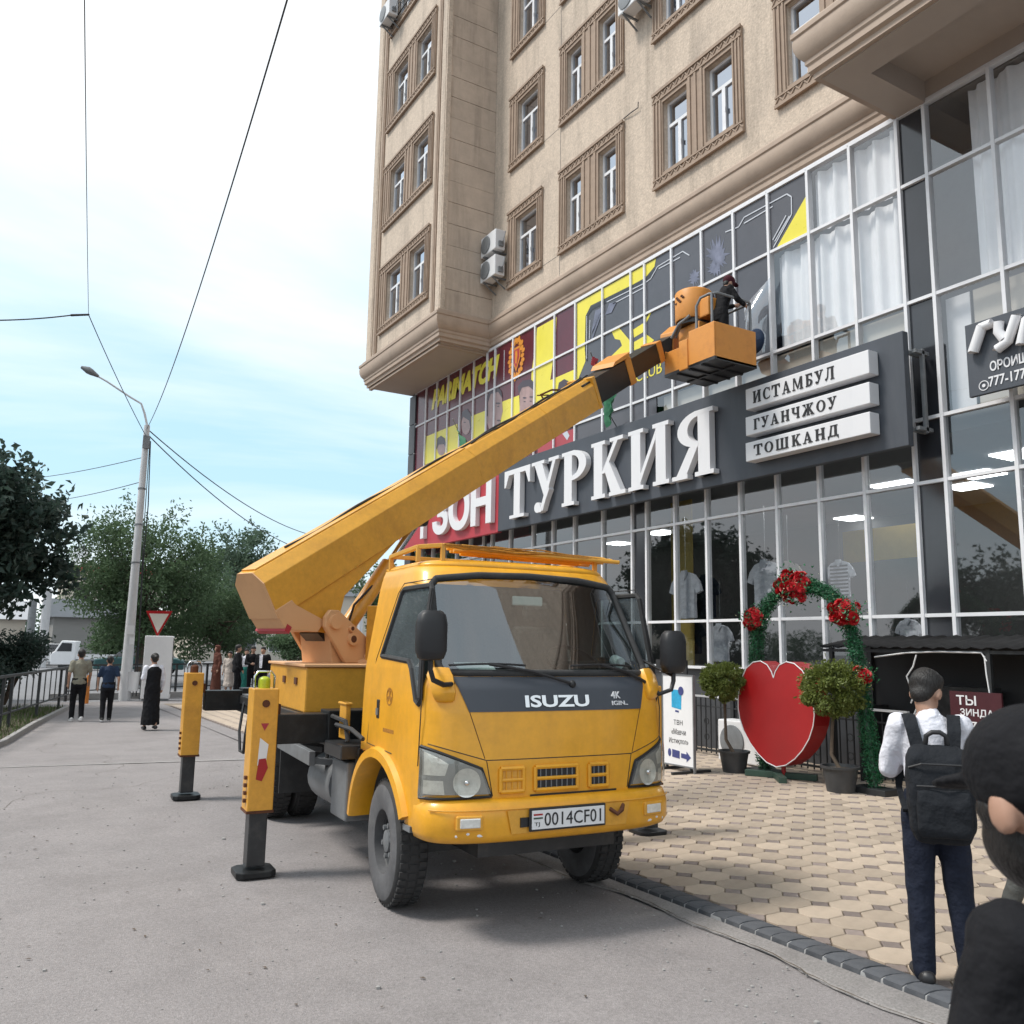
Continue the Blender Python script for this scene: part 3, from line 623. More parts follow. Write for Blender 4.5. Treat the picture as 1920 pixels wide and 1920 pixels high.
for ci, (X, gl, f0, f1) in enumerate(cols):
    za, zb, z0, z1 = zw(0)
    ms = surround(f0, f1, z0, z1, gl, za, zb); sm = ms.mesh('surround', (0, (f0+f1)/2, z0)); sm.materials.append(MATS['moulding']); sm.update()
    fr = MB()
    for (a_, b_) in gl: q = wframe(a_, b_, za, zb); fr.add(q.v, q.f)
    fm = fr.mesh('window', (0, (f0+f1)/2, z0)); fm.materials.append(MATS['white_frame'])
    for f in range(NFL):
        if f > 2 and X == WX and f1 < 10: continue
        wo = link('window', fm, bld, (X-13, (f0+f1)/2-12, z0+FL*f)); 
        s_ = link('surround', sm, wo, (0, 0, 0))
        for gi, (a_, b_) in enumerate(gl):
            pm = MB(); pm.quad((.125, b_-.05, za+.05), (.125, a_+.05, za+.05), (.125, a_+.05, zb-.05), (.125, b_-.05, zb-.05)); me = pm.mesh('pane', (0, (f0+f1)/2, z0)); me.materials.append(MATS['glass_win'])
            link('pane', me, wo)
            cm = MB(); n_ = 26
            vs = [(.32+.03*math.sin(k*1.9+ci), a_-.1+(b_-a_+.2)*(k/n_)*(0.45+.5*((ci*3+f*5+gi*2) % 3)/2), zz) for zz in (za-.1, zb+.1) for k in range(n_+1)]
            cm.add(vs, [(k, k+1, n_+2+k, n_+1+k) for k in range(n_)]); me = cm.mesh('curtain', (0, (f0+f1)/2, z0)); me.materials.append(MATS['curtain'])
            link('curtain', me, wo)
# dark interior box behind upper floors
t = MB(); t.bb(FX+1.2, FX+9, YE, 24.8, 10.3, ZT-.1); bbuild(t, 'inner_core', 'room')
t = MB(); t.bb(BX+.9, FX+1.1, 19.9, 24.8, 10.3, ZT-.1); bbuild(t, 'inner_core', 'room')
t = MB(); t.bb(BX-.1, FX+9.2, YE-.2, 25, ZT, ZT+.4); bbuild(t, 'roof', 'concrete')
t = MB(); t.bb(FX, FX+9, YE-.1, YE, 0, ZT); t.bb(FX+9, FX+9.1, YE, 24.9, 0, ZT); bbuild(t, 'side_wall', 'stucco')
# cornice: profile swept along main wall, bay and canopy
prof = [(0.0, 10.46), (-.10, 10.46), (-.115, 10.43), (-.115, 10.39), (-.19, 10.36), (-.19, 10.29), (-.165, 10.27), (-.175, 10.2), (-.165, 10.1), (-.13, 10.0), (-.075, 9.93), (-.06, 9.92), (-.06, 9.86), (-.035, 9.83), (-.035, 9.74), (0.02, 9.71), (.02, 9.63), (.16, 9.63)]
def sweep(path, name, m, dz=0.0):
    """path: list of (x,y) with outward normals to the -X/-Y side, mitred"""
    pts = [Vector((p[0], p[1])) for p in path]; rings = []
    for i, p in enumerate(pts):
        d0 = (pts[i]-pts[i-1]).normalized() if i else (pts[1]-pts[0]).normalized(); d1 = (pts[i+1]-pts[i]).normalized() if i < len(pts)-1 else d0
        n0 = Vector((-d0.y, d0.x)); n1 = Vector((-d1.y, d1.x)); m_ = (n0+n1); m_ = m_/max(0.2, m_.dot(n0))
        rings.append([(p.x+m_.x*-q[0], p.y+m_.y*-q[0], q[1]+dz) for q in prof])
    mb = MB(); n_ = len(prof)
    for i in range(len(rings)-1):
        mb.add(rings[i]+rings[i+1], [(k, k+1, n_+k+1, n_+k) for k in range(n_-1)])
    mb.add(rings[0], [tuple(range(n_))]); mb.add(rings[-1], [tuple(range(n_-1, -1, -1))])
    return bbuild(mb, name, m, smooth=32)
# path goes so that left normal points outwards (-X when moving +Y)
sweep([(WX, 7.3), (WX, 19.72), (BX, 19.72), (BX, 24.92), (WX+3, 24.92)], 'cornice', 'cornice')
CX = 9.2; CYL = 7.42
sweep([(CX, YE), (CX, CYL), (WX, CYL)], 'canopy_cornice', 'cornice')
# bay soffit and canopy slab with recessed panel
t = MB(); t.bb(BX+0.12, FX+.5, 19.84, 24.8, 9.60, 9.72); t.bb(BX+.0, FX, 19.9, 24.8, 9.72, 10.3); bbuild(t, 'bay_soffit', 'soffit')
t = MB(); t.bb(BX+.06, BX+.16, 19.9, 24.8, 9.54, 9.60); t.bb(BX+.16, FX, 19.9, 20.0, 9.54, 9.60); bbuild(t, 'soffit_trim', 'cornice')
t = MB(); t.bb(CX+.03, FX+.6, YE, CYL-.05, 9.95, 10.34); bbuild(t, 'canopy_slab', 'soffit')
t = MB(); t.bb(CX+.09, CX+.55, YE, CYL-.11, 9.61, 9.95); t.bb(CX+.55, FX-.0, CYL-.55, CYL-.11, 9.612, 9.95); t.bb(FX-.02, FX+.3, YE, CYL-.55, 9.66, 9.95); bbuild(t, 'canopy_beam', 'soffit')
# dark corner pier, plinth, floor slabs
t = MB()
for i in range(10): t.bb(FX-.06, FX+.3, 24.42, 24.85, 0.02+i*.955, .95+i*.955)
bbuild(t, 'corner_pier', 'dark_stone')
t = MB(); t.bb(FX+.05, FX+.4, YE, 24.4, 0, 1.36); bbuild(t, 'plinth', 'dark_stone')
t = MB(); t.bb(FX+.12, FX+6, YE, 24.4, 1.2, 1.32); bbuild(t, 'shop_floor', 'room_ceiling')
t = MB(); t.bb(FX+.10, FX+6, YE, 24.4, 4.72, 5.0); bbuild(t, 'shop_ceiling', 'room_ceiling')
t = MB(); t.bb(FX+.10, FX+6, YE, 24.4, 9.6, 9.8); bbuild(t, 'upper_ceiling', 'room_ceiling')
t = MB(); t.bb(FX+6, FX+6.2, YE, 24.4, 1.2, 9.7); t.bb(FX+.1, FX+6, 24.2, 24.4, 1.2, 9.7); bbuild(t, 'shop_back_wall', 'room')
t = MB(); t.bb(FX+1.6, FX+1.7, YE, 24.2, 5.0, 9.6); bbuild(t, 'upper_partition', 'curtain_dark')
# ceiling lights inside the shop (lit)
for (px_, py_, sx) in ((1600, 973, .6), (1490, 1018, .6), (1520, 1045, .6), (1160, 1020, .6), (1160, 1052, .6), (1900, 940, 1.2), (1440, 1052, .5), (1565, 1060, .9), (1690, 1045, .6), (1240, 1000, .8), (1300, 1030, .8), (1380, 1010, .8), (1760, 1000, .8)):
    d = ray(px_, py_); tt = (4.69-EYE)/d[2]; q = CAMP+d*tt
    if not FX+.5 < q[0] < FX+5.9: q = np.array([FX+2+2.5*random.random(), min(24, 13-8*random.random()), 4.69])
    t = MB(); t.bb(q[0]-.3, q[0]+.3, q[1]-sx/2, q[1]+sx/2, 4.69, 4.715); o = t.build('ceiling_light', 'lightpanel', bld)
# curtain wall: mullions, transoms, panes
ROWS = [1.40, 2.22, 4.05, 4.95, 6.70, 8.50, 9.62]
cw = MB(); cw.bb(FX-.03, FX+.05, 0.2, 24.42, 9.60, 9.68); cwo = bbuild(cw, 'curtain_wall', 'white_frame')
for i, y in enumerate(YM):
    t = MB(); t.bb(FX-.052, FX+.06, y-.025, y+.025, 1.36, 9.60); t.build('mullion', 'white_frame', cwo)
for z in ROWS:
    for i in range(len(YM)-1):
        t = MB(); t.bb(FX-.042, FX+.05, YM[i+1]+.025, YM[i]-.025, z-.024, z+.024); t.build('transom', 'white_frame', cwo)
DARK = {(7.36, 6.91), (13.66, 13.21), (19.85, 19.41)}
for i in range(len(YM)-1):
    for j in range(len(ROWS)-1):
        y1, y0, z0, z1 = YM[i]-.027, YM[i+1]+.027, ROWS[j]+.026, ROWS[j+1]-.026
        dark = (YM[i], YM[i+1]) in DARK
        m_ = 'spandrel' if dark else ('glass_low' if j < 3 else 'glass_up')
        tl_ = 0.0015*(random.random()-.5)
        t = MB(); t.quad((FX+.005+tl_, y1, z0), (FX+.005-tl_, y0, z0), (FX+.005-tl_, y0, z1), (FX+.005+tl_, y1, z1)); t.build('pane', m_, cwo)
# curtains behind the upper panes
def drape(y0, y1, z0, z1, m_, X, amp=.045, fr_=9, name='curtain'):
    n_ = max(8, int((y1-y0)*40)); t = MB(); vs = []
    for zz in np.linspace(z0, z1, 5):
        for k in range(n_+1):
            y = y0+(y1-y0)*k/n_; vs.append((X+amp*math.sin(y*fr_*2+.5*math.sin(y*5)+.15*zz)+.4*amp*math.sin(y*fr_*4.7), y, zz))
    for r_ in range(4):
        t.add(vs[r_*(n_+1):(r_+2)*(n_+1)], [(k, k+1, n_+2+k, n_+1+k) for k in range(n_)])
    return t.build(name, m_, bld, smooth=60)
drape(7.40, 9.85, 6.75, 8.45, 'curtain', FX+.14); drape(7.40, 9.0, 8.54, 9.56, 'curtain', FX+.14)
drape(5.0, 6.35, 6.75, 9.56, 'curtain', FX+.16); drape(1, 5, 6.75, 9.56, 'curtain', FX+.4)
t = MB(); t.bb(FX+.1, FX+.12, 7.4, 12.8, 5.0, 6.66); bbuild(t, 'window_lining', 'sheet_beige')
t = MB(); t.bb(FX+.2, FX+.22, 6.55, 6.9, 5.0, 6.66); bbuild(t, 'window_lining', 'white_paint')
t = MB(); t.bb(FX+.2, FX+.22, 1.0, 6.5, 5.0, 6.66); bbuild(t, 'window_lining', 'sheet_beige')
t = MB(); t.bb(FX+.5, FX+.53, 12.5, 13.1, 1.4, 4.6); t.bb(FX+3, FX+3.05, 9.2, 11, 3.4, 4.0); bbuild(t, 'display_panel', 'yellow_panel')
# shirts hanging in the shop window
def shirt(label, px_, py_, hpx, m_, X=FX+.22, stripes=False, long=False, yaw=0.0):
    c_ = atx(px_, py_, X); s_ = hpx/FPX*depth(c_)/0.72
    o = thing('hanging_shirt', label, 'shirt', tuple(c_-np.array([0, 0, .36*s_])), group=None)
    half = [(0, .68), (.07, .70), (.20, .66), (.30, .55), (.36, .40), (.25, .36), (.22, .44), (.21, .2), (.22, 0), (0, -.01)]
    poly = [(x*s_, z*s_) for x, z in half]+[(-x*s_, z*s_) for x, z in half[::-1][1:-1]]
    t = MB()
    t.prism(poly, c_-np.array([.02, 0, .36*s_]), (0, -1, 0), (0, 0, 1), (.06*s_, 0, 0))
    b_ = t.build('fabric', m_, o, bevel=.012)
    t = MB(); t.prism([(-.08*s_, .68*s_), (0, .58*s_), (.08*s_, .68*s_), (.06*s_, .73*s_), (-.06*s_, .73*s_)], c_-np.array([.035, 0, .36*s_]), (0, -1, 0), (0, 0, 1), (.02, 0, 0)); t.build('collar', m_, o)
    t = MB(); t.tube([c_+np.array([.01, 0, .36*s_]), c_+np.array([.01, 0, 1.2*s_])], .004, 5); t.build('hanger_cord', 'chrome', o)
    if stripes:
        t = MB()
        for k_ in range(9): t.bb(c_[0]-.026, c_[0]-.021, c_[1]-.205*s_, c_[1]+.205*s_, c_[2]+(-.33+k_*.07)*s_, c_[2]+(-.30+k_*.07)*s_)
        t.build('stripe', 'cloth_navy', o)
shirt('white short sleeved polo shirt hanging above the left potted tree', 1285, 1115, 88, 'cloth_white')
shirt('dark blue shirt hanging beside the white polo shirt', 1322, 1118, 80, 'cloth_navy', X=FX+.7)
shirt('pale shirt hanging inside the left end of the flower arch', 1435, 1095, 90, 'cloth_white', X=FX+.35)
shirt('cream shirt hanging behind the flower arch top', 1478, 1090, 75, 'cloth_cream', X=FX+.5)
shirt('black and white striped shirt in the window right of the arch top', 1575, 1085, 70, 'cloth_white', stripes=True)
shirt('white shirt low in the window above the left potted tree', 1350, 1205, 70, 'cloth_white', X=FX+.3)
shirt('white blouse low in the window right of the flower arch', 1705, 1190, 60, 'cloth_white', X=FX+.25)
shirt('small navy top low in the window behind the wing mirror', 1302, 1195, 60, 'cloth_navy', X=FX+.6)
# stacked air conditioners
def ac(label, loc, W=.80, H=.56, D=.30, grp='air conditioner units', rz=0.0):
    o = thing('air_conditioner', label, 'air conditioner', loc, rz, grp)
    t = MB(); t.bb(-D/2, D/2, -W/2, W/2, 0, H); b_ = t.build('casing', 'white_dirty', o, 'local', bevel=.02)
    t = MB(); t.lathe([(.215, 0), (.24, .004), (.24, .022), (.215, .026)], (-D/2, .12, H/2), (-1, 0, 0), 28); t.build('fan_ring', 'grey_metal', o, 'local', smooth=40)
    t = MB(); t.lathe([(.0, .0), (.215, .0), (.215, .004), (0, .004)], (-D/2, .12, H/2), (-1, 0, 0), 28); t.build('fan_opening', 'black', o, 'local')
    t = MB()
    for k_ in range(1, 5): t.lathe([(.043*k_, .01), (.043*k_+.006, .01), (.043*k_+.006, .016), (.043*k_, .016)], (-D/2, .12, H/2), (-1, 0, 0), 24, closed=True)
    for k_ in range(6):
        a_ = k_*math.pi/6; t.beam((-D/2-.013, .12-.22*math.cos(a_), H/2-.22*math.sin(a_)), (-D/2-.013, .12+.22*math.cos(a_), H/2+.22*math.sin(a_)), .007, .007)
    t.build('grille', 'white_dirty', o, 'local')
    t = MB(); t.bb(-.06, .08, -W/2-.05, -W/2, .08, .22); t.tube([(0, -W/2-.03, .15), (.02, -W/2-.12, .2), (.1, -W/2-.1, .5)], .014, 6); t.build('valve', 'grey_metal', o, 'local')
    return o
def bracket(o, D=.3, W=.8):
    t = MB()
    for s_ in (-1, 1): t.bb(-D/2, D/2+.12, s_*W*.3-.02, s_*W*.3+.02, -.04, 0); t.beam((-D/2+.03, s_*W*.3, -.03), (D/2+.11, s_*W*.3, -.28), .03, .03)
    split_build(t, 'bracket', 'grey_metal', o, space='local')
bracket(ac('upper of the two stacked air conditioners beside the bay corner', (10.72, 19.22, 12.12)))
bracket(ac('lower of the two stacked air conditioners beside the bay corner', (10.72, 19.22, 11.40)))
q = atx(1190, 8, 10.72); bracket(ac('air conditioner above the paired windows at the top of the photo', (10.72, q[1], q[2]-.1)))
q = atx(722, 35, BX-.3); bracket(ac('air conditioner at the upper left corner of the building', (BX-.3, q[1]-.3, q[2]-.3)))
# iron window grille at the top of the bay
o = thing('window_grille', 'dark iron scroll window grille near the top of the bay', 'grille', (BX-.1, 22.2, 21.6))
t = MB()
zz = 21.4
for k_ in range(15): t.beam((BX-.12, 20.6+k_*.24, zz), (BX-.12, 20.6+k_*.24, zz+.9), .018, .018)
t.beam((BX-.12, 20.5, zz), (BX-.12, 24.1, zz), .03, .03); t.beam((BX-.12, 20.5, zz+.9), (BX-.12, 24.1, zz+.9), .03, .03)
t.build('bars', 'fence_dark', o)
t = MB()
for k_ in range(14): t.lathe([(.09, 0), (.1, 0), (.1, .015), (.09, .015)], (BX-.125, 20.72+k_*.24, zz+.3), (-1, 0, 0), 12, closed=True)
t.build('scrolls', 'fence_dark', o)
# ================================================================== signs and posters
U, V_ = Vector((0, -1, 0)), Vector((0, 0, 1))
def arc(cx, cz, rx, rz, a0, a1, n=14): return [(cx+rx*math.cos(R(a0+(a1-a0)*i/n)), cz+rz*math.sin(R(a0+(a1-a0)*i/n))) for i in range(n+1)]
def ring(cx, cz, rx, rz, tx, tz, a0, a1, n=16): return arc(cx, cz, rx, rz, a0, a1, n)+arc(cx, cz, rx-tx, rz-tz, a1, a0, n)
def rc(a, b, c, d): return [(a, b), (c, b), (c, d), (a, d)]
S_ = .065
def stem(x0, x1, e=.07): return [rc(x0, 0, x1, 1), rc(x0-e, 0, x1+e, S_), rc(x0-e, 1-S_, x1+e, 1)]
GL = {
 'Т': (.92, [rc(.35, 0, .57, 1), rc(.2, 0, .72, S_), rc(0, .9, .92, 1), [(0, .9), (0, .66), (.05, .66), (.16, .9)], [(.92, .9), (.92, .66), (.87, .66), (.76, .9)]]),
 'У': (.86, [[(.08, .97), (.33, .97), (.58, .40), (.46, .20)], [(.70, .97), (.79, .97), (.47, .22), (.38, .02), (.28, .02)], rc(0, 1-S_, .42, 1), rc(.56, 1-S_, .88, 1), arc(.20, .10, .10, .10, 0, 360, 14)[:-1], [(.18, 0), (.32, 0), (.42, .14), (.33, .10)]]),
 'Р': (.80, stem(.13, .36)+[ring(.36, .725, .42, .275, .21, .085, -90, 90)]),
 'К': (.92, stem(.13, .36)+[[(.34, .42), (.42, .42), (.78, .96), (.68, .96)], [(.40, .52), (.53, .62), (.86, .03), (.60, .03)], rc(.56, 1-S_, .90, 1), rc(.54, 0, .96, S_)]),
 'И': (1.02, stem(.12, .34)+stem(.70, .92)+[[(.34, .10), (.34, .24), (.70, .90), (.70, .76)]]),
 'Я': (.86, stem(.52, .75)+[ring(.52, .725, .42, .275, .21, .085, 90, 270), [(.34, .46), (.54, .50), (.26, .03), (.05, .03)], rc(-.02, 0, .3, S_)]),
 'С': (.84, [ring(.46, .5, .44, .5, .22, .08, 55, 305, 22), [(.70, .90), (.80, .98), (.80, .66), (.74, .66)], [(.68, .09), (.82, .26), (.78, .08)]]),
 'А': (.96, [[(.14, .03), (.23, .03), (.50, .96), (.42, 1.0)], [(.40, 1), (.54, 1), (.88, .03), (.62, .03)], rc(.26, .28, .68, .35), rc(.02, 0, .34, S_), rc(.54, 0, .96, S_)]),
 'М': (1.16, [rc(.10, 0, .19, 1), rc(.86, 0, 1.07, 1), [(.10, 1), (.30, 1), (.60, .22), (.54, .05)], [(.86, 1), (.96, 1), (.60, .05), (.54, .05)], rc(.0, 0, .3, S_), rc(.78, 0, 1.15, S_)]),
 'Б': (.78, stem(.13, .35)+[rc(.35, .9, .74, 1), [(.74, .9), (.74, .7), (.69, .7), (.60, .9)], ring(.35, .29, .42, .29, .2, .08, -90, 90)]),
 'Л': (.96, [rc(.62, 0, .84, 1), rc(.54, 0, .92, S_), rc(.22, 1-S_, .92, 1), [(.30, 1), (.39, 1), (.30, .25), (.14, .02), (.06, .06), (.22, .3)], arc(.1, .09, .09, .09, 0, 360, 12)[:-1]]),
 'Г': (.74, stem(.13, .35)+[rc(.35, .91, .74, 1), [(.74, .91), (.74, .66), (.69, .66), (.58, .91)]]),
 'Н': (1.0, stem(.12, .34)+stem(.68, .90)+[rc(.34, .46, .68, .54)]),
 'Ч': (.92, stem(.60, .82)+[rc(.10, .58, .30, 1), rc(.02, 1-S_, .38, 1), ring(.42, .62, .32, .22, .2, .1, 180, 290), rc(.4, .40, .62, .48)]),
 'Ж': (1.3, stem(.54, .76)+[[(.5, .5), (.58, .46), (.28, .97), (.18, .97)], [(.8, .5), (.72, .46), (1.02, .97), (1.12, .97)], [(.42, .58), (.56, .52), (.30, .03), (.05, .03)], [(.88, .58), (.74, .52), (1.0, .03), (1.25, .03)], rc(.02, 0, .36, S_), rc(.94, 0, 1.28, S_), rc(.1, 1-S_, .38, 1), rc(.92, 1-S_, 1.2, 1)]),
 'О': (.96, [ring(.48, .5, .46, .5, .21, .07, 0, 180, 18), ring(.48, .5, .46, .5, .21, .07, 180, 360, 18)]),
 'Ш': (1.42, stem(.12, .32)+stem(.60, .80)+stem(1.08, 1.28)+[rc(.2, 0, 1.2, .08)]),
 'Д': (1.0, [rc(.62, .06, .84, 1), rc(.26, 1-S_, .92, 1), [(.32, 1), (.41, 1), (.30, .1), (.14, .06)], rc(.02, .05, .98, .13), [(.02, .13), (.02, -.16), (.07, -.16), (.14, .05)], [(.98, .13), (.98, -.16), (.93, -.16), (.86, .05)]]),
}
def serif(mb, ch, o, h, sx, depth_):
    w, ps = GL[ch]
    for i, p in enumerate(ps): mb.prism([(x*h*sx, z*h) for x, z in p], o, U, V_, (-(depth_+0.0008*i), 0, 0))
    return w*h*sx
def plane_poly(mb, pts, X): mb.add([tuple(atx(x, y, X)) for x, y in pts], [tuple(range(len(pts)))])

# ---- main sign board
SX = 10.5; SZ0, SZ1 = 4.50, 6.13
sg = thing('shop_sign', 'long dark grey sign board with big white raised Cyrillic letters', 'sign', (10.55, 12.7, SZ0))
t = MB(); t.bb(SX, SX+.12, 7.12, 18.28, SZ0, SZ1); t.build('board', 'sign_dark', sg, bevel=.008)
t = MB()
for y in (7.0, 9.6, 12.4, 15.2, 17.8):
    for z in (4.75, 5.85): t.beam((SX+.12, y+.25 if y > 7.1 else 7.16, z), (FX-.03, y+.25 if y > 7.1 else 7.16, z), .05, .05)
t.beam((SX+.14, 7.06, 4.75), (FX-.05, 7.06, 4.75), .05, .05); t.beam((SX+.14, 7.06, 5.85), (FX-.05, 7.06, 5.85), .05, .05); t.beam((FX-.18, 7.06, 4.7), (FX-.18, 7.06, 5.9), .05, .05)
split_build(t, 'support_arm', 'grey_metal', sg)
LX = [(946, 1012), (1003, 1082), (1047, 1105), (1108, 1172), (1170, 1252), (1256, 1343)]
# letter cells measured at the letters' front plane
LF = SX-.14
ya = atx(946, 930, LF)[1]; yb = atx(1341, 800, LF)[1]
zt_ = atx(1338, 760, LF)[2]; zb_ = atx(1338, 886, LF)[2]
word = 'ТУРКИЯ'; tot = sum(GL[c][0] for c in word)+.06*5; H_ = zt_-zb_; sx = (ya-yb)/tot/H_
y = ya
for chx in word:
    t = MB(); wd = serif(t, chx, (SX-.015, y, zb_), H_, sx, .13); o = t.build('letter', 'letter_white', sg); y -= wd+.06*H_*sx
# white boxes with black serif words
for (tl_, bl_, tr_, br_, wd_, x0, x1) in (((1398, 727), (1398, 767), (1628, 659), (1630, 702), 'ИСТАМБУЛ', 1411, 1565), ((1398, 783), (1398, 817), (1630, 715), (1631, 757), 'ГУАНЧЖОУ', 1411, 1566), ((1398, 831), (1398, 865), (1631, 771), (1632, 813), 'ТОШКАНД', 1411, 1568)):
    BXf = SX-.22; A = atx(*tl_, BXf); B = atx(*bl_, BXf); C_ = atx(*tr_, BXf); D_ = atx(*br_, BXf); z1 = (A[2]+C_[2])/2; z0 = (B[2]+D_[2])/2; y1 = (A[1]+B[1])/2; y0 = (C_[1]+D_[1])/2
    bo = thing('light_box', 'white sign box reading %s' % {'И': 'ИСТАМБУЛ, uppermost of the three', 'Г': 'ГУАНЧЖОУ, middle of the three', 'Т': 'ТОШКАНД, lowest of the three'}[wd_[0]], 'sign', (SX-.1, (y0+y1)/2, z0), group='white boxes on the dark sign')
    t = MB(); t.bb(BXf, SX-.01, y0, y1, z0, z1); t.build('box', 'letter_white', bo, bevel=.01)
    Xl = atx(x0, 730, BXf)[1]; Xr = atx(x1, 700, BXf)[1]; hh = (z1-z0)*.56; ww = sum(GL[c][0] for c in wd_)+.22*(len(wd_)-1); s2 = (Xl-Xr)/ww/hh; y = Xl
    for c in wd_:
        t = MB(); wdt = serif(t, c, (BXf-.001, y, z0+(z1-z0)*.22), hh, s2, .008); t.build('letter', 'ink', bo); y -= wdt+.22*hh*s2
# ---- red board on the left
rs = thing('red_sign', 'red sign board with white raised letters behind the boom', 'sign', (10.5, 20, SZ0))
t = MB(); t.bb(SX, SX+.12, 18.285, 24.3, SZ0-.02, SZ1+.02); t.build('board', 'red_board', rs, bevel=.008)
y0 = atx(922, 950, SX-.1)[1]; y1 = atx(812, 970, SX-.1)[1]
t = MB(); text(t, 'ЗОН', (SX-.002, y1, SZ0+.22), U, V_, 1.18, y1-y0, bold=.035, ext=.12, spacing=.95); t.build('letters', 'letter_white', rs)
t = MB(); text(t, 'Т', (SX-.002, atx(806, 1000, SX-.1)[1]+.9, SZ0+.22), U, V_, 1.18, .8, bold=.035, ext=.12); t.build('letters', 'letter_white', rs)
t = MB()
for y in (19, 21, 23.5): t.beam((SX+.12, y, 4.7), (FX-.03, y, 4.7), .05, .05); t.beam((SX+.12, y, 5.8), (FX-.03, y, 5.8), .05, .05)
split_build(t, 'support_arm', 'grey_metal', rs)
# ---- right hand sign
r2 = thing('corner_sign', 'dark sign with rounded white letters and a phone number at the right edge', 'sign', (10.55, 4, 4.95))
yL = (atx(1806, 612, SX)[1]+atx(1820, 745, SX)[1])/2; z1 = atx(1806, 612, SX)[2]; z0 = atx(1820, 745, SX)[2]
t = MB(); t.bb(SX, SX+.06, 1.6, yL, z0, z1); t.build('board', 'sign_dark', r2, bevel=.006)
def pp(x, y, X): q = atx(x, y, X); return (q[0], q[1], q[2])
t = MB()
for pl_, rad in (([(1825, 660), (1841, 612)], .066), ([(1838, 615), (1860, 606)], .06), ([(1873, 604), (1872, 622), (1884, 637)], .062), ([(1906, 592), (1890, 640), (1870, 655)], .06), ([(1915, 645), (1925, 600), (1945, 585)], .062)):
    qs = [pp(x, y, SX-.06) for x, y in pl_]; t.tube([qs[0]]+qs+[qs[-1]], rad, 14)
t.build('letters', 'letter_white', r2, smooth=50)
t = MB()
q = pp(1857, 697, SX-.003); e_ = pp(1918, 683, SX-.003); text(t, 'ОРОИШ', q, U, V_, .13, (q[1]-e_[1])*1.15, bold=.02, ext=.006)
q = pp(1855, 726, SX-.003); e_ = pp(1918, 712, SX-.003); text(t, '777-177', q, U, V_, .13, (q[1]-e_[1])*1.1, bold=.015, ext=.006)
q = Vector(pp(1845, 723, SX-.004)); t.lathe([(.055, 0), (.065, 0), (.065, .006), (.055, .006)], q, (-1, 0, 0), 20, closed=True); t.lathe([(0, 0), (.022, 0), (.022, .006), (0, .006)], q, (-1, 0, 0), 12)
t.build('lettering', 'letter_white', r2)
t = MB()
for y in (6.0, 4.0, 2.0): t.beam((SX+.06, y, 5.1), (FX-.03, y, 5.1), .05, .05); t.beam((SX+.06, y, 5.8), (FX-.03, y, 5.8), .05, .05)
split_build(t, 'support_arm', 'grey_metal', r2)
# ---- posters (printed film on the panes)
def poster(name, label, items, loc):
    o = thing(name, label, 'poster', loc)
    for i, (nm, m_, mb) in enumerate(items):
        if nm.endswith('_print') and nm != 'line_print': split_build(mb, nm, m_, o)
        else: mb.build(nm, m_, o)
    return o
def PL(cx0, cy0, s): return lambda pts: [(cx0+x/s, cy0+y/s) for x, y in pts]
c2 = PL(780, 560, 5.647); c3 = PL(1060, 340, 4.0)
XP = FX-.008
def spiky(cx_, cy_, rx, ry, n, sd):
    q_ = random.Random(sd); return [(cx_+rx*math.cos(6.2832*i/n)*(q_.uniform(.55, 1.0) if i % 2 else q_.uniform(.3, .55)), cy_+ry*math.sin(6.2832*i/n)*(q_.uniform(.55, 1.0) if i % 2 else q_.uniform(.3, .55))) for i in range(n)]
def pm(*polys, X=XP, cv=c2):
    m_ = MB()
    for p in polys: plane_poly(m_, cv(p), X)
    return m_
def el(cx_, cy_, rx, ry, n=20): return [(cx_+rx*math.cos(6.2832*i/n), cy_+ry*math.sin(6.2832*i/n)) for i in range(n)]
b_ = MB(); b_.quad((XP, 24.42, 5.2), (XP, 15.70, 5.2), (XP, 15.70, 9.59), (XP, 24.42, 9.59))
ye = pm([(1283, 310), (1490, 195), (1475, 490), (1422, 862), (1700, 740), (1705, 900), (1280, 1140), (1200, 1180), (1225, 770), (1272, 440)], [(112, 1457), (435, 1325), (470, 1590), (90, 1760)], [(585, 1245), (735, 1185), (750, 1470), (590, 1540)], [(915, 1090), (1092, 1022), (1100, 1230), (890, 1360)], X=XP-.004)
fa = pm(el(528, 1330, 48, 110), [(762, 1020), (850, 965), (908, 1020), (918, 1190), (885, 1340), (790, 1430), (752, 1310)], [(1098, 960), (1150, 920), (1225, 930), (1258, 1010), (1258, 1140), (1190, 1210), (1096, 1230)], el(268, 1590, 44, 70), X=XP-.008)
ha = pm([(478, 1300), (485, 1200), (540, 1165), (582, 1225), (580, 1400), (560, 1290), (500, 1250)], [(735, 1250), (738, 1060), (790, 960), (860, 930), (905, 980), (915, 1060), (870, 985), (790, 1010), (760, 1100), (762, 1240)], [(1090, 1010), (1076, 930), (1128, 868), (1220, 855), (1266, 905), (1263, 1050), (1240, 965), (1190, 925), (1120, 942)], [(215, 1600), (225, 1480), (265, 1450), (305, 1480), (322, 1590), (295, 1540), (240, 1545)], [(1500, 960), (1512, 890), (1570, 850), (1625, 880), (1640, 930)], el(868, 1108, 26, 10, 10), el(870, 1140, 12, 7, 8), el(1150, 1050, 22, 8, 10), el(1220, 1040, 22, 8, 10), el(1215, 1085, 12, 6, 8), el(1150, 1090, 12, 6, 8), el(1170, 1190, 26, 8, 10), el(515, 1310, 14, 6, 8), el(875, 1290, 22, 9, 8), X=XP-.012)
lo = MB(); q0 = pp(809, 770, XP-.004); q1 = pp(936, 706, XP-.004); zt2 = pp(930, 678, XP-.004)[2]
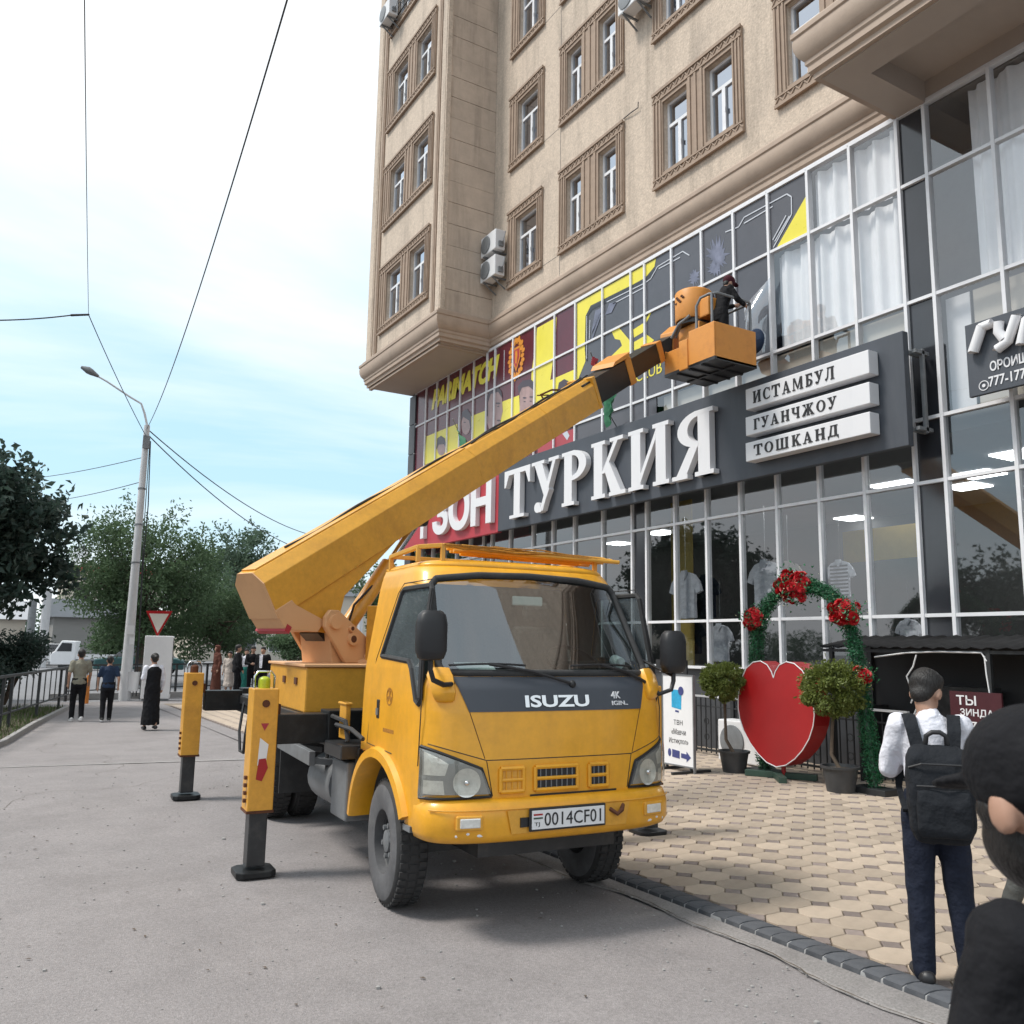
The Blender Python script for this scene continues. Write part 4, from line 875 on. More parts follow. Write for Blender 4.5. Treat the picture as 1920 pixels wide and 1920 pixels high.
text(lo, 'PARIMATCH', (q0[0], q0[1], q0[2]), U, V_, .62, q0[1]-q1[1], bold=.05, ext=.004, spacing=.95, shear=.3)
cr1 = MB()
cc = c2([(1062, 632)])[0]; ctr = Vector(pp(*cc, XP-.006)); ra_, rb_ = .30, .46
for k_ in range(26):
    a_ = 6.283*k_/26; w_ = 1+.14*(k_ % 2); o_ = ctr+U*ra_*math.cos(a_)*w_+V_*rb_*math.sin(a_)*w_
    cr1.prism(el(0, 0, .085, .06, 8), o_, U*math.cos(a_)+V_*math.sin(a_), -U*math.sin(a_)+V_*math.cos(a_), (-.003-.0002*k_, 0, 0))
cr1.prism([(-.2, .3), (.2, .3), (.2, .0), (.0, -.36), (-.2, .0)], ctr, U, V_, (-.002, 0, 0))
cr2 = MB(); cr2.prism([(-.15, .24), (.15, .24), (.15, .01), (.0, -.27), (-.15, .01)], ctr+Vector((-.0032, 0, 0)), U, V_, (-.002, 0, 0))
cr3 = MB(); cr3.prism([(-.05, .2), (.05, .2), (.07, .05), (.02, -.16), (-.04, -.1)], ctr+Vector((-.0062, 0, 0)), U, V_, (-.002, 0, 0))
ln = pm([(932, 545), (938, 545), (933, 865), (927, 865)], X=XP-.004)
rd = pm([(1480, 1440), (1690, 1370), (1690, 1500), (1290, 1640), (1290, 1590)], X=XP-.004)
wh = pm([(1550, 1430), (1600, 1400), (1625, 1450), (1600, 1500)], X=XP-.008)
poster('window_poster', 'maroon and yellow window poster with faces and a betting slogan', [('background', 'poster_maroon', b_), ('yellow_print', 'poster_yellow', ye), ('face_print', 'poster_face', fa), ('hair_print', 'poster_hair', ha), ('lettering', 'poster_yellow', lo), ('crest_wreath', 'poster_gold', cr1), ('crest_shield', 'poster_red', cr2), ('crest_figure', 'poster_gold', cr3), ('divider_line', 'poster_line', ln), ('red_print', 'poster_red', rd), ('white_print', 'poster_line', wh)], (XP, 20, 5.2))
b_ = MB(); b_.quad((XP, 15.68, 6.72), (XP, 9.89, 6.72), (XP, 9.89, 9.59), (XP, 15.68, 9.59)); b_.quad((XP, 9.88, 8.52), (XP, 9.03, 8.52), (XP, 9.03, 9.59), (XP, 9.88, 9.59)); b_.quad((XP, 15.68, 5.6), (XP, 12.9, 5.6), (XP, 12.9, 6.72), (XP, 15.68, 6.72))
ye = pm([(90, 915), (680, 580), (668, 640), (600, 722), (510, 772), (190, 932), (152, 1010), (146, 1260), (152, 1345), (90, 1500)], [(340, 1112), (392, 1085), (480, 1190), (492, 1292), (350, 1330), (330, 1325), (425, 1232), (410, 1190), (372, 1182)], [(510, 1112), (590, 1060), (645, 960), (640, 995), (605, 1065), (582, 1132), (515, 1172)], [(515, 1205), (610, 1150), (665, 1190), (640, 1218), (515, 1268)], [(1806, 108), (1822, 402), (1588, 492)], X=XP-.004, cv=c3)
gy = pm([(190, 940), (600, 730), (668, 650), (665, 700), (600, 770), (310, 910), (200, 965), (170, 1010), (165, 1350), (150, 1345), (152, 1010)], X=XP-.008, cv=c3)
def pline(pts, w=.022, X=XP-.012, cv=c3):
    m_ = MB(); Q = [Vector(pp(x, y, X)) for x, y in cv(pts)]
    for i in range(len(Q)-1):
        d = (Q[i+1]-Q[i]).normalized(); n_ = Vector((0, -d.z, d.y))*w/2; m_.add([Q[i]-n_, Q[i+1]-n_, Q[i+1]+n_, Q[i]+n_], [(0, 1, 2, 3)])
    return m_
li = MB()
for pts in ([(310, 905), (600, 760), (640, 730), (690, 640), (880, 525), (930, 555)], [(700, 655), (860, 570)], [(355, 920), (600, 790)], [(160, 1010), (160, 1330)], [(185, 1040), (180, 1180)], [(1200, 380), (1280, 350), (1300, 340), (1340, 270), (1660, 95), (1695, 115), (1697, 245), (1560, 495)], [(1340, 315), (1555, 188)], [(1555, 440), (1655, 255)], [(1570, 450), (1680, 260)]):
    q = pline(pts); li.add(q.v, q.f)
st_ = pm([(195, 1140), (225, 970), (285, 940), (215, 1100)], [(300, 1000), (330, 915), (385, 905), (345, 985)], [(195, 1180), (255, 1000), (270, 1000), (205, 1180)], X=XP-.012, cv=c3)
bl = pm(spiky(965, 720, 62, 95, 26, 1), spiky(1140, 560, 105, 175, 34, 2), X=XP-.004, cv=c3)
lo = MB(); q0 = pp(*c3([(530, 1510)])[0], XP-.004); q1 = pp(*c3([(725, 1455)])[0], XP-.004); text(lo, 'CLUB', q0, U, V_, .24, q0[1]-q1[1], bold=.0, ext=.004)
sm_ = MB(); q0 = pp(*c3([(218, 900)])[0], XP-.008); q1 = pp(*c3([(360, 820)])[0], XP-.008); text(sm_, 'ТОШКЕНТ НЕТ', q0, U, V_, .1, q0[1]-q1[1], ext=.002) if False else None
pit = [('background', 'poster_grey', b_), ('yellow_print', 'poster_yellow', ye), ('dark_border', 'poster_dark', gy), ('line_print', 'poster_line', li), ('stripe_print', 'poster_blue', st_), ('glow_print', 'poster_blue', bl), ('smoke_print', 'poster_blue', pm(spiky(1120, 660, 75, 70, 20, 3), X=XP-.0075, cv=c3)), ('lettering', 'poster_yellow', lo)]
poster('window_poster', 'dark grey and yellow window poster for a club behind the lift basket', pit, (XP, 12, 5.6))
# peeled sheet of film bulging off the glass beside the basket
fl = MB(); nu, nv = 10, 14; vs = []
A = np.array(pp(1395, 575, FX-.25)); B = np.array(pp(1444, 520, FX-.12)); C_ = np.array(pp(1400, 668, FX-.35)); D_ = np.array(pp(1434, 660, FX-.12))
for j in range(nv+1):
    for i in range(nu+1):
        u_, v2 = i/nu, j/nv; p = (A*(1-u_)+B*u_)*(1-v2)+(C_*(1-u_)+D_*u_)*v2; p = p+np.array([-.18*math.sin(math.pi*u_)*math.sin(math.pi*v2), 0, 0]); vs.append(tuple(p))
fl.add(vs, [(j*(nu+1)+i, j*(nu+1)+i+1, (j+1)*(nu+1)+i+1, (j+1)*(nu+1)+i) for j in range(nv) for i in range(nu)])
tag(fl.build('poster_film', 'film', smooth=80), 'loose sheet of printed film hanging off the glass beside the basket', 'film')
fb = MB(); fb.ell(pp(1416, 640, FX-.3), (.08, .2, .22)); 
tag(fb.build('water_bucket', 'cyan_ink', smooth=60) if False else fb.build('rolled_film', 'cloth_blue', smooth=60), 'rolled dark blue film bundle at the right end of the basket', 'film roll')
# security cameras under the sign
o = thing('security_camera', 'pair of small white security cameras under the dark sign', 'camera', pp(1150, 945, SX+.2))
for (x, y, dx_) in ((1146, 950, .12), (1157, 945, -.1)):
    q = Vector(pp(x, y, SX+.2)); t = MB(); t.cyl(q, q+Vector((-.14, dx_, -.03)), .035, 12); t.cyl(q, q+Vector((0, 0, .1)), .012, 8); t.build('camera_body', 'white_paint', o, smooth=40)
# small flags on short poles
def flag(label, px0, px1, pts, m_, X=10.3):
    a = np.array(pp(*px0, X)); b = np.array(pp(*px1, FX-.05)); o = thing('wall_flag', label, 'flag', tuple(a), group='small flags on the shop front')
    t = MB(); t.tube([a, b], .012, 6); t.build('flag_pole', 'grey_metal', o)
    q = [np.array(pp(x, y, X)) for x, y in pts]; t = MB(); n_ = 8
    vs = []
    for j in range(n_+1):
        f_ = j/n_; l_ = q[0]*(1-f_)+q[3]*f_; r_ = q[1]*(1-f_)+q[2]*f_
        for i in range(7): g_ = i/6; p = l_*(1-g_)+r_*g_; vs.append((p[0]+.06*math.sin(i*1.3+j*.7), p[1], p[2]))
    t.add(vs, [(j*7+i, j*7+i+1, j*7+8+i, j*7+7+i) for j in range(n_) for i in range(6)]); t.build('cloth', m_, o, smooth=70)
flag('green flag hanging below the black boom section', (1122, 742), (1156, 800), [(1125, 745), (1152, 738), (1148, 770), (1140, 803)], 'flag_green')
flag('drooping dark green flag above the lower boom', (849, 785), (872, 838), [(855, 805), (868, 820), (886, 838), (868, 842)], 'flag_green')
flag('small dark red flag above the boom joint', (1107, 660), (1118, 690), [(1110, 668), (1118, 672), (1120, 688), (1112, 686)], 'poster_red')
# ================================================================== the lift truck
TH = R(3.5); TO = np.array([3.25, 5.6, 0.0])
TEX = np.array([math.cos(TH), -math.sin(TH), 0]); TEY = np.array([math.sin(TH), math.cos(TH), 0])
def t2l(p): q = np.array(p)-TO; return np.array([q@TEX, q@TEY, q[2]])
def l2w(l): return TO+TEX*l[0]+TEY*l[1]+np.array([0, 0, l[2]])
def tpx(x, y, ax, v):
    c_ = t2l(CAMP); e_ = t2l(TO+ray(x, y)); k_ = (v-c_[ax])/e_[ax]; return c_+e_*k_
truck = thing('lift_truck', 'yellow bucket lift truck with raised telescopic boom and black outriggers', 'truck', tuple(TO), -TH)
def tb(mb, name, m, parent=None, **k): return mb.build(name, m, parent or truck, 'local', **k)
def lerp(tab, z):
    if z <= tab[0][0]: return tab[0][1]
    for (a, b), (c, d) in zip(tab, tab[1:]):
        if z <= c: return b+(d-b)*(z-a)/(c-a)
    return tab[-1][1]
YF = [(.55, -.93), (.8, -.93), (1.0, -.925), (1.3, -.90), (1.45, -.865), (1.53, -.81), (2.13, -.485), (2.20, -.435), (2.24, -.40)]
HW = [(.55, .885), (1.0, .90), (1.35, .895), (1.55, .885), (2.1, .80), (2.2, .775), (2.24, .755)]
YB = .40; CD = .34; NS = 3.6
def yf(z): return lerp(YF, z)
def hw(z): return lerp(HW, z)
def front(x, z, off=0.0):
    """point on the cab front at signed x, pushed out by off"""
    w = hw(z); f = yf(z); s = max(-.9999, min(.9999, x/w)); c_ = (1-abs(s)**NS)**(1/NS); p = np.array([x, f+CD*(1-c_), z])
    if off:
        g = abs(s)**(NS-1)*(1-abs(s)**NS)**(1/NS-1)*CD/w*math.copysign(1, s); n_ = np.array([g, -1, -.35 if z > 1.5 else -.05]); n_ = np.array([n_[0], n_[1], .45 if z > 1.52 else .06]); n_ /= np.linalg.norm(n_); p = p+n_*off
    return p
def side(y, z, sg, off=0.0): return np.array([sg*(hw(z)+off), y, z])
nf, nsd = 120, 84
def footprint(z):
    w = hw(z); f = yf(z); P = []
    ys = np.linspace(YB, f+CD, nsd)
    for y in ys[:-1]: P.append((-w, y))
    for i in range(nf+1):
        a_ = -math.pi/2+math.pi*i/nf; s = math.sin(a_); s = math.copysign(abs(s)**(2/NS), s); c_ = abs(math.cos(a_))**(2/NS); P.append((w*s, f+CD*(1-c_)))
    for y in ys[::-1][1:]: P.append((w, y))
    return P
WS = [(-.755, 1.535), (.755, 1.535), (.775, 1.58), (.722, 2.10), (.685, 2.145), (.40, 2.178), (0, 2.19), (-.40, 2.178), (-.685, 2.145), (-.722, 2.10), (-.775, 1.58)]
SW = [(.09, 1.625), (-.09, 2.06), (-.13, 2.085), (-.60, 2.085), (-.63, 2.06), (-.665, 1.62), (-.70, 1.38), (-.685, 1.345), (-.64, 1.36), (-.52, 1.55), (-.45, 1.60)]
zs = np.linspace(.60, 2.24, 132); sh = MB(); npt = None; rings = [[(x, y, z) for x, y in footprint(z)] for z in zs]; npt = len(rings[0])
vs = [p for r_ in rings for p in r_]; fs = []
for i in range(len(zs)-1):
    for k_ in range(npt-1):
        a = rings[i][k_]; b = rings[i+1][k_+1]; mx_, my, mz = (a[0]+b[0])/2, (a[1]+b[1])/2, (a[2]+b[2])/2
        isside = k_ < nsd-1 or k_ >= npt-nsd
        if inpoly(mx_, mz, WS) and my < yf(mz)+CD*.95 and not isside: continue
        if inpoly(my, mz, SW) and abs(mx_) > hw(mz)*.86: continue
        if abs(mx_) > .5*hw(mz) and ((my-.0)**2+(mz-.40)**2 < .545**2 or (my > -.05 and mz < .96) or (my > -.50 and mz < .62)): continue
        if not isside and my < -.2 and mz < .78 and abs(mx_) < .8*hw(mz): continue
        fs.append((i*npt+k_, i*npt+k_+1, (i+1)*npt+k_+1, (i+1)*npt+k_))
sh.add(vs, fs)
# roof dome
top = rings[-1]; prev = top; cyR = -.02
rr_ = []
for s, dz in ((.985, .028), (.955, .05), (.91, .066), (.8, .083), (.6, .094), (.3, .1), (0.02, .1)):
    rr_.append([(p[0]*s, cyR+(p[1]-cyR)*s, 2.24+dz*.66) for p in top])
allr = [top]+rr_; sh2 = [p for r_ in allr for p in r_]
sh.add(sh2, [(i*npt+k_, i*npt+k_+1, (i+1)*npt+k_+1, (i+1)*npt+k_) for i in range(len(allr)-1) for k_ in range(npt-1)])
sh.quad((-.88, YB, .95), (.88, YB, .95), (.755, YB, 2.24), (-.755, YB, 2.24)); sh.quad((-.755, YB, 2.24), (.755, YB, 2.24), (.45, YB*.62, 2.296), (-.45, YB*.62, 2.296))
cab = tb(sh, 'cab', 'truck_yellow', smooth=38)
sol = cab.modifiers.new('thick', 'SOLIDIFY'); sol.thickness = .02; sol.offset = -1; cab.data.materials.append(MATS['cloth_grey']); sol.material_offset = 1
def fpatch(poly, off, nz=14, nx=18):
    """patch of the cab front bounded by convex polygon in (x,z)"""
    m_ = MB(); z0 = min(p[1] for p in poly); z1 = max(p[1] for p in poly); vs = []
    for j in range(nz+1):
        z = z0+(z1-z0)*(j/nz); zc = min(max(z, z0+1e-4), z1-1e-4); X_ = []
        for i in range(len(poly)):
            (xa, za), (xb, zb) = poly[i], poly[(i+1) % len(poly)]
            if (za-zc)*(zb-zc) < 0: X_.append(xa+(xb-xa)*(zc-za)/(zb-za))
        xl, xr = min(X_), max(X_)
        for i in range(nx+1): vs.append(tuple(front(xl+(xr-xl)*i/nx, z, off)))
    m_.add(vs, [(j*(nx+1)+i, j*(nx+1)+i+1, (j+1)*(nx+1)+i+1, (j+1)*(nx+1)+i) for j in range(nz) for i in range(nx)]); return m_
def fline(pts, off, r, n=6, closed=False, sub=10):
    P = []; pts = pts+[pts[0]] if closed else pts
    for (a, b), (c, d) in zip(pts, pts[1:]):
        for i in range(sub): t_ = i/sub; P.append(tuple(front(a+(c-a)*t_, b+(d-b)*t_, off)))
    P.append(tuple(front(*pts[-1], off))); m_ = MB(); m_.tube(P, r, n); return m_
def sline(pts, sg, off, r, closed=False, n=6):
    pts = pts+[pts[0]] if closed else pts; m_ = MB(); m_.tube([tuple(side(y, z, sg, off)) for y, z in pts], r, n); return m_
ws = fpatch(WS, -.004, 20, 40); tb(ws, 'windscreen', 'glass_truck', cab, smooth=60)
g_ = fline(WS, .0, .024, 8, True); tb(g_, 'windscreen_seal', 'rubber', cab, smooth=50)
band = fpatch([(-.635, 1.305), (.635, 1.305), (.715, 1.515), (-.715, 1.515)], .006, 10, 40); bo_ = tb(band, 'front_panel', 'sign_dark', cab, smooth=60); bo_['label'] = 'dark grey panel under the windscreen'
def ftext(body, x0, x1, z0, z1, name, m_, off=.008, bold=.03, ext=.006, parent=None, spacing=1.0):
    V, F = text_polys(body, bold, spacing); mn = V.min(0); mxx = V.max(0); P = []
    for p in V:
        x = x0+(p[0]-mn[0])/(mxx[0]-mn[0])*(x1-x0); z = z0+(p[1]-mn[1])/(mxx[1]-mn[1])*(z1-z0); P.append(tuple(front(x, z, off+(p[2]-mn[2])*ext)))
    m2 = MB(); m2.add(P, F); return tb(m2, name, m_, parent or cab)
ftext('ISUZU', -.262, .21, 1.328, 1.402, 'badge_letters', 'chrome', bold=.03)
ftext('4K', .39, .465, 1.375, 1.42, 'badge_letters', 'letter_white', bold=.02); ftext('IGIN..', .39, .52, 1.332, 1.36, 'badge_letters', 'letter_white', bold=.02)
# door seams and body seams
for sg in (-1, 1):
    tb(sline([(-.72, .98), (-.735, 1.3), (-.70, 1.6), (-.655, 2.06), (-.60, 2.125), (-.1, 2.125), (-.02, 2.06), (.19, 1.6), (.26, 1.02), (-.25, 1.0)], sg, .0005, .0035), 'door_seam', 'black', cab)
    tb(sline(SW, sg, -.002, .018, True), 'window_seal', 'rubber', cab)
    m_ = MB(); vs = [tuple(side(y, z, sg, -.006)) for y, z in SW]; m_.add(vs, [tuple(range(len(vs)))]); tb(m_, 'side_window', 'glass_side', cab)
    m_ = MB(); m_.bb(sg*.893-.008, sg*.893+.008, .03, .09, 1.20, 1.33); o = tb(m_, 'door_handle', 'black', cab, bevel=.01)
    m_ = MB(); m_.bb(sg*.902-.006, sg*.902+.006, .04, .08, 1.225, 1.27); tb(m_, 'handle_pull', 'grey_metal', o)
    # wheel arch flare
    P = []; 
    for k_ in range(22):
        a_ = R(176-k_*6.0) if 0 else R(8+k_*7.0); P.append((math.cos(a_)*.55, .40+math.sin(a_)*.55))
    m_ = MB(); A = []
    for (y, z) in P:
        d = np.array([y, z-.4]); d /= np.linalg.norm(d); x0, x1 = hw(z)-.03, hw(z)+.035
        A.append([(sg*x0, y+d[0]*.085, z+d[1]*.085), (sg*x1, y+d[0]*.055, z+d[1]*.055), (sg*(x1+.005), y, z), (sg*(x1-.02), y-d[0]*.012, z-d[1]*.012), (sg*(x0-.1), y, z)])
    m_.loft(A); tb(m_, 'wheel_arch', 'truck_yellow', cab, smooth=50)
    m_ = MB(); m_.bb(sg*.90, sg*.70, -.62, -.50, .575, .61); tb(m_, 'step_trim', 'grey_metal', cab)
# faded prints on the doors
for sg in (-1, 1):
    m_ = MB(); m_.lathe([(.048, 0), (.06, 0), (.06, .001), (.048, .001)], (sg*(hw(1.36)+.0015), -.16, 1.36), (sg, 0, 0), 24, closed=True)
    for k_ in range(3):
        a_ = k_*2.09+1.57; m_.prism([(-.008, 0), (.008, 0), (.02, .04), (-.02, .04)], (sg*(hw(1.36)+.0015), -.16, 1.36), (0, math.cos(a_-1.57), math.sin(a_-1.57)), (0, math.cos(a_), math.sin(a_)), (sg*.001, 0, 0))
    tb(m_, 'door_emblem', 'rust_print', cab)
    m_ = MB(); text(m_, 'DONGFENG' if False else 'ЛИФТ', (sg*(hw(1.12)+.001), -.08 if sg < 0 else -.30, 1.12), (0, -1 if sg < 0 else 1, 0), (0, 0, 1), .03, .2, ext=.001) if False else m_.bb(sg*(hw(1.13)+.0005)-.0005, sg*(hw(1.13)+.0005)+.0005, -.27, -.06, 1.125, 1.15)
    tb(m_, 'door_print', 'rust_print', cab)
# thin seam lines on the front
for pts in ([(-.70, 1.50), (-.63, 1.30), (-.54, 1.03)], [(.70, 1.50), (.63, 1.30), (.54, 1.03)]):
    tb(fline(pts, .0005, .0025), 'panel_seam', 'rust', cab)
tb(fline([(-.53, 1.02), (.53, 1.02)], .0005, .003), 'panel_seam', 'black', cab)
tb(fline([(-.86, 1.115), (-.53, 1.02), (-.49, .81)], .0005, .003), 'panel_seam', 'black', cab); tb(fline([(.86, 1.115), (.53, 1.02), (.49, .81)], .0005, .003), 'panel_seam', 'black', cab)
# corner housings under the A pillars
for sg in (-1, 1):
    m_ = MB(); Z = [(1.36, .045, .0), (1.375, .06, .022), (1.42, .07, .045), (1.52, .075, .05), (1.555, .06, .035)]
    A = []
    for z, hwid, o_ in Z: A.append([tuple(front(sg*(.77)+d*hwid, z, o2)) for d, o2 in ((-1, -.02), (-.8, o_), (.0, o_+.012), (.8, o_), (1, -.02))])
    m_.loft(A); tb(m_, 'corner_housing', 'truck_yellow', cab, smooth=40)
# grille openings
for (xa, xb, name, mm) in ((-.44, -.285, 'grille', 'truck_yellow'), (-.205, .10, 'grille', 'black'), (.19, .33, 'grille', 'black')):
    o = tb(fpatch([(xa, .832), (xb, .832), (xb, .968), (xa, .968)], .003, 4, 8), name, mm if mm == 'black' else 'boom_yellow', cab)
    m_ = MB()
    def fb_(x0, x1, z0, z1, o_): 
        q = fpatch([(x0, z0), (x1, z0), (x1, z1), (x0, z1)], o_, 2, 6); m_.add(q.v, q.f)
        for (pa, pb) in (((x0, z0), (x1, z0)), ((x0, z1), (x1, z1))): pass
    t_ = .014
    for (pa, pb) in (((xa, .832), (xb, .832)), ((xa, .968), (xb, .968)), ((xa, .832), (xa, .968)), ((xb, .832), (xb, .968)), ((xa, .90), (xb, .90))):
        q = fline([pa, pb], .006, t_ if pa[1] != pb[1] or pa[1] != .90 else .012, 6, sub=4); m_.add(q.v, q.f)
    tb(m_, 'grille_frame', 'truck_yellow', o, smooth=50)
    m_ = MB(); n_ = int((xb-xa)/.034)
    for k_ in range(1, n_): q = fline([(xa+(xb-xa)*k_/n_, .838), (xa+(xb-xa)*k_/n_, .962)], .006, .0045, 5, sub=2); m_.add(q.v, q.f)
    tb(m_, 'grille_bar', 'grey_metal' if mm == 'black' else 'truck_yellow', o)
# lower intake slot
tb(fpatch([(-.24, .775), (.40, .775), (.40, .808), (-.24, .808)], .004, 2, 8), 'intake_slot', 'black', cab)
# headlights
for sg in (-1, 1):
    hp = [(sg*.884, 1.10), (sg*.56, .972), (sg*.50, .81), (sg*.884, .798)]
    o = tb(fpatch(hp, .004, 12, 20), 'headlight', 'grey_metal', cab, smooth=60)
    tb(fline(hp, .006, .009, 6, True), 'headlight_trim', 'black', o, smooth=50)
    c_ = front(sg*.655, .895, .012); m_ = MB(); n_ = Vector((sg*.25, -1, .05)).normalized()
    m_.lathe([(0.0, .004), (.03, .004), (.055, .008), (.078, .018), (.084, .02)], Vector(c_)-n_*.008, n_, 28, cap=False); tb(m_, 'reflector', 'silver_lens', o, smooth=60)
    m_ = MB(); m_.ell(Vector(c_)+n_*.012, (.016, .016, .016)); tb(m_, 'bulb', 'chrome', o, smooth=60)
    q = fpatch([(sg*.775, .825), (sg*.872, .825), (sg*.872, .905), (sg*.785, .905)], .01, 4, 4); tb(q, 'side_lamp', 'silver_lens', o)
    q = fpatch([(sg*.775, .935), (sg*.872, .935), (sg*.872, 1.07), (sg*.755, 1.01)], .01, 4, 4); tb(q, 'side_lamp', 'silver_lens', o)
    tb(fpatch([(sg*.88, 1.09), (sg*.565, .966), (sg*.507, .816), (sg*.88, .803)], .03, 12, 20), 'lens', 'lens', o, smooth=60)
# bumper
def bring(z, f, w, inset):
    P = []
    for i in range(61):
        a_ = -math.pi/2+math.pi*i/60; s = math.sin(a_); s = math.copysign(abs(s)**(2/3.4), s); c_ = abs(math.cos(a_))**(2/3.4); P.append(((w-inset)*s, f+inset+.34*(1-c_), z))
    return P
m_ = MB(); BR = [bring(.545, -1.0, .90, .16), bring(.545, -1.0, .90, .05), bring(.56, -1.0, .90, .02), bring(.60, -1.0, .90, .0), bring(.70, -1.0, .90, .0), bring(.735, -1.0, .90, .006), bring(.775, -1.0, .90, .02), bring(.795, -1.0, .90, .045), bring(.80, -1.0, .90, .12)]
n_ = 61; m_.add([p for r_ in BR for p in r_], [(i*n_+k_, i*n_+k_+1, (i+1)*n_+k_+1, (i+1)*n_+k_) for i in range(len(BR)-1) for k_ in range(n_-1)])
bump = tb(m_, 'bumper', 'truck_yellow', smooth=40)
def bump_y(x): 
    s = abs(x)/.90; return -1.0+.34*(1-max(0, 1-s**3.4)**(1/3.4))
m_ = MB(); m_.tube([(x, bump_y(x)-.002, .742) for x in np.linspace(-.87, .87, 50)], .0045, 6); tb(m_, 'bumper_crease', 'boom_yellow', bump)
for sg in (-1, 1):
    x = sg*.66; y = bump_y(x); a_ = sg*.17
    m_ = MB(); m_.box((x, y-.004, .675), (.165, .03, .085), rz=a_); o = tb(m_, 'fog_lamp', 'boom_yellow', bump, bevel=.01)
    m_ = MB(); m_.box((x, y-.016, .675), (.125, .018, .055), rz=a_); tb(m_, 'fog_lens', 'silver_lens', o, bevel=.006)
    m_ = MB()
    for k_ in range(3): m_.ell((x+sg*(-.05+.07*k_)+.02, bump_y(x+sg*(-.05+.07*k_)+.02)+.004, .60+.012*(k_ % 2)), (.026-.008*k_, .006, .009), 7, 5)
    tb(m_, 'chipped_paint', 'white_paint', bump)
m_ = MB(); m_.prism([(-.40, .60), (.42, .60), (.45, .735), (-.43, .735)], (0, -1.001, 0), (1, 0, 0), (0, 0, 1), (0, -.004, 0)); tb(m_, 'plate_recess', 'boom_yellow', bump)
m_ = MB(); m_.bb(-.345, -.285, -1.012, -1.004, .635, .69); tb(m_, 'tow_hole', 'black', bump)
m_ = MB(); m_.tube([(.30, -1.0, .70), (.34, -1.03, .67), (.38, -1.02, .69), (.40, -1.0, .72)], .014, 6); tb(m_, 'tow_hook', 'rust', bump)
m_ = MB(); m_.box((-.02, -1.022, .675), (.545, .014, .135)); pl_ = tb(m_, 'number_plate', 'black', bump, bevel=.006)
m_ = MB(); m_.box((-.02, -1.031, .675), (.515, .006, .108)); tb(m_, 'plate_face', 'white_paint', pl_)
m_ = MB(); text(m_, '0014CF01', (-.193, -1.034, .637), (1, 0, 0), (0, 0, 1), .076, .405, bold=.0, ext=.003, spacing=1.02); text(m_, 'TJ', (-.262, -1.034, .634), (1, 0, 0), (0, 0, 1), .027, .036, ext=.002); tb(m_, 'plate_letters', 'ink', pl_)
for z, mm in ((.70, 'red_paint'), (.69, 'white_paint'), (.68, 'green_metal')): m_ = MB(); m_.bb(-.268, -.206, -1.0365, -1.034, z, z+.01); tb(m_, 'plate_flag', mm, pl_)
# wipers
for (x0, x1, hx) in ((-.72, -.22, .10), (.12, .6, .73)):
    m_ = MB(); m_.tube([tuple(front(x0+(x1-x0)*t_, 1.572+.01*math.sin(t_*3), .03)) for t_ in np.linspace(0, 1, 10)], .008, 6); m_.tube([tuple(front(hx, 1.47, .02)), tuple(front(hx+(.5*(x0+x1)-hx)*.5, 1.53, .045)), tuple(front(.5*(x0+x1), 1.578, .035))], .011, 6); m_.ell(tuple(front(hx, 1.468, .015)), (.025, .02, .025))
    tb(m_, 'wiper', 'black', cab, smooth=50)
# mirrors
ML = tpx(809, 1191, 1, -.98); MR_ = tpx(1262, 1222, 1, -.86)
for sg, hx, hy, hz in ((-1, *ML), (1, *MR_)):
    m_ = MB(); A = []
    for k_, (z, s) in enumerate(((-.145, .55), (-.135, .82), (-.09, 1.0), (.07, 1.0), (.12, .88), (.145, .6))):
        A.append([(hx+math.copysign(abs(math.cos(t_))**.6, math.cos(t_))*.092*s, hy+math.copysign(abs(math.sin(t_))**.6, math.sin(t_))*.06*s, hz+z) for t_ in np.linspace(0, 2*math.pi, 20, endpoint=False)])
    m_.loft(A); o = tb(m_, 'mirror', 'black', smooth=50)
    m_ = MB(); P = [(hx, hy, hz-.10), (hx+.0*sg, hy, hz-.20), (hx-sg*.02, hy+.0, hz-.26), (hx-sg*.1, hy+.03, hz-.29), tuple(front(sg*.72, 1.47, .01))]; m_.tube(P, .016, 8); m_.tube([(hx, hy, hz-.17), tuple(front(sg*.80, 1.62, .01))], .010, 6); tb(m_, 'mirror_arm', 'black', o, smooth=60)
# interior
m_ = MB(); m_.bb(-.72, .72, -.62, -.36, 1.25, 1.55); tb(m_, 'dashboard', 'grey_metal', bevel=.04)
for x in (-.45, .42):
    m_ = MB(); m_.bb(x-.24, x+.24, -.30, .18, 1.15, 1.32); m_.bb(x-.23, x+.23, .12, .28, 1.30, 1.86); m_.bb(x-.12, x+.12, .14, .26, 1.90, 2.05); tb(m_, 'seat', 'cloth_grey', bevel=.05)
m_ = MB(); m_.lathe([(.19, -.012), (.205, -.012), (.205, .012), (.19, .012)], (.40, -.38, 1.60), (0, -.55, .83), 28, closed=True); m_.cyl((.40, -.38, 1.60), (.40, -.5, 1.45), .03, 10); m_.beam((.22, -.38, 1.60), (.58, -.38, 1.60), .03, .02); tb(m_, 'steering_wheel', 'black', smooth=50)
m_ = MB(); m_.box((-.0, -.42, 2.02), (.24, .02, .065)); tb(m_, 'rear_view_mirror', 'letter_white', bevel=.01)
m_ = MB(); m_.box((-.47, -.60, 1.565), (.26, .14, .006), M=Matrix.Rotation(R(25), 3, 'X')); tb(m_, 'paper_sheet', 'white_paint')
m_ = MB(); m_.cyl((.66, -.60, 1.60), (.66, -.52, 1.62), .04, 16); tb(m_, 'dash_gauge', 'white_paint')
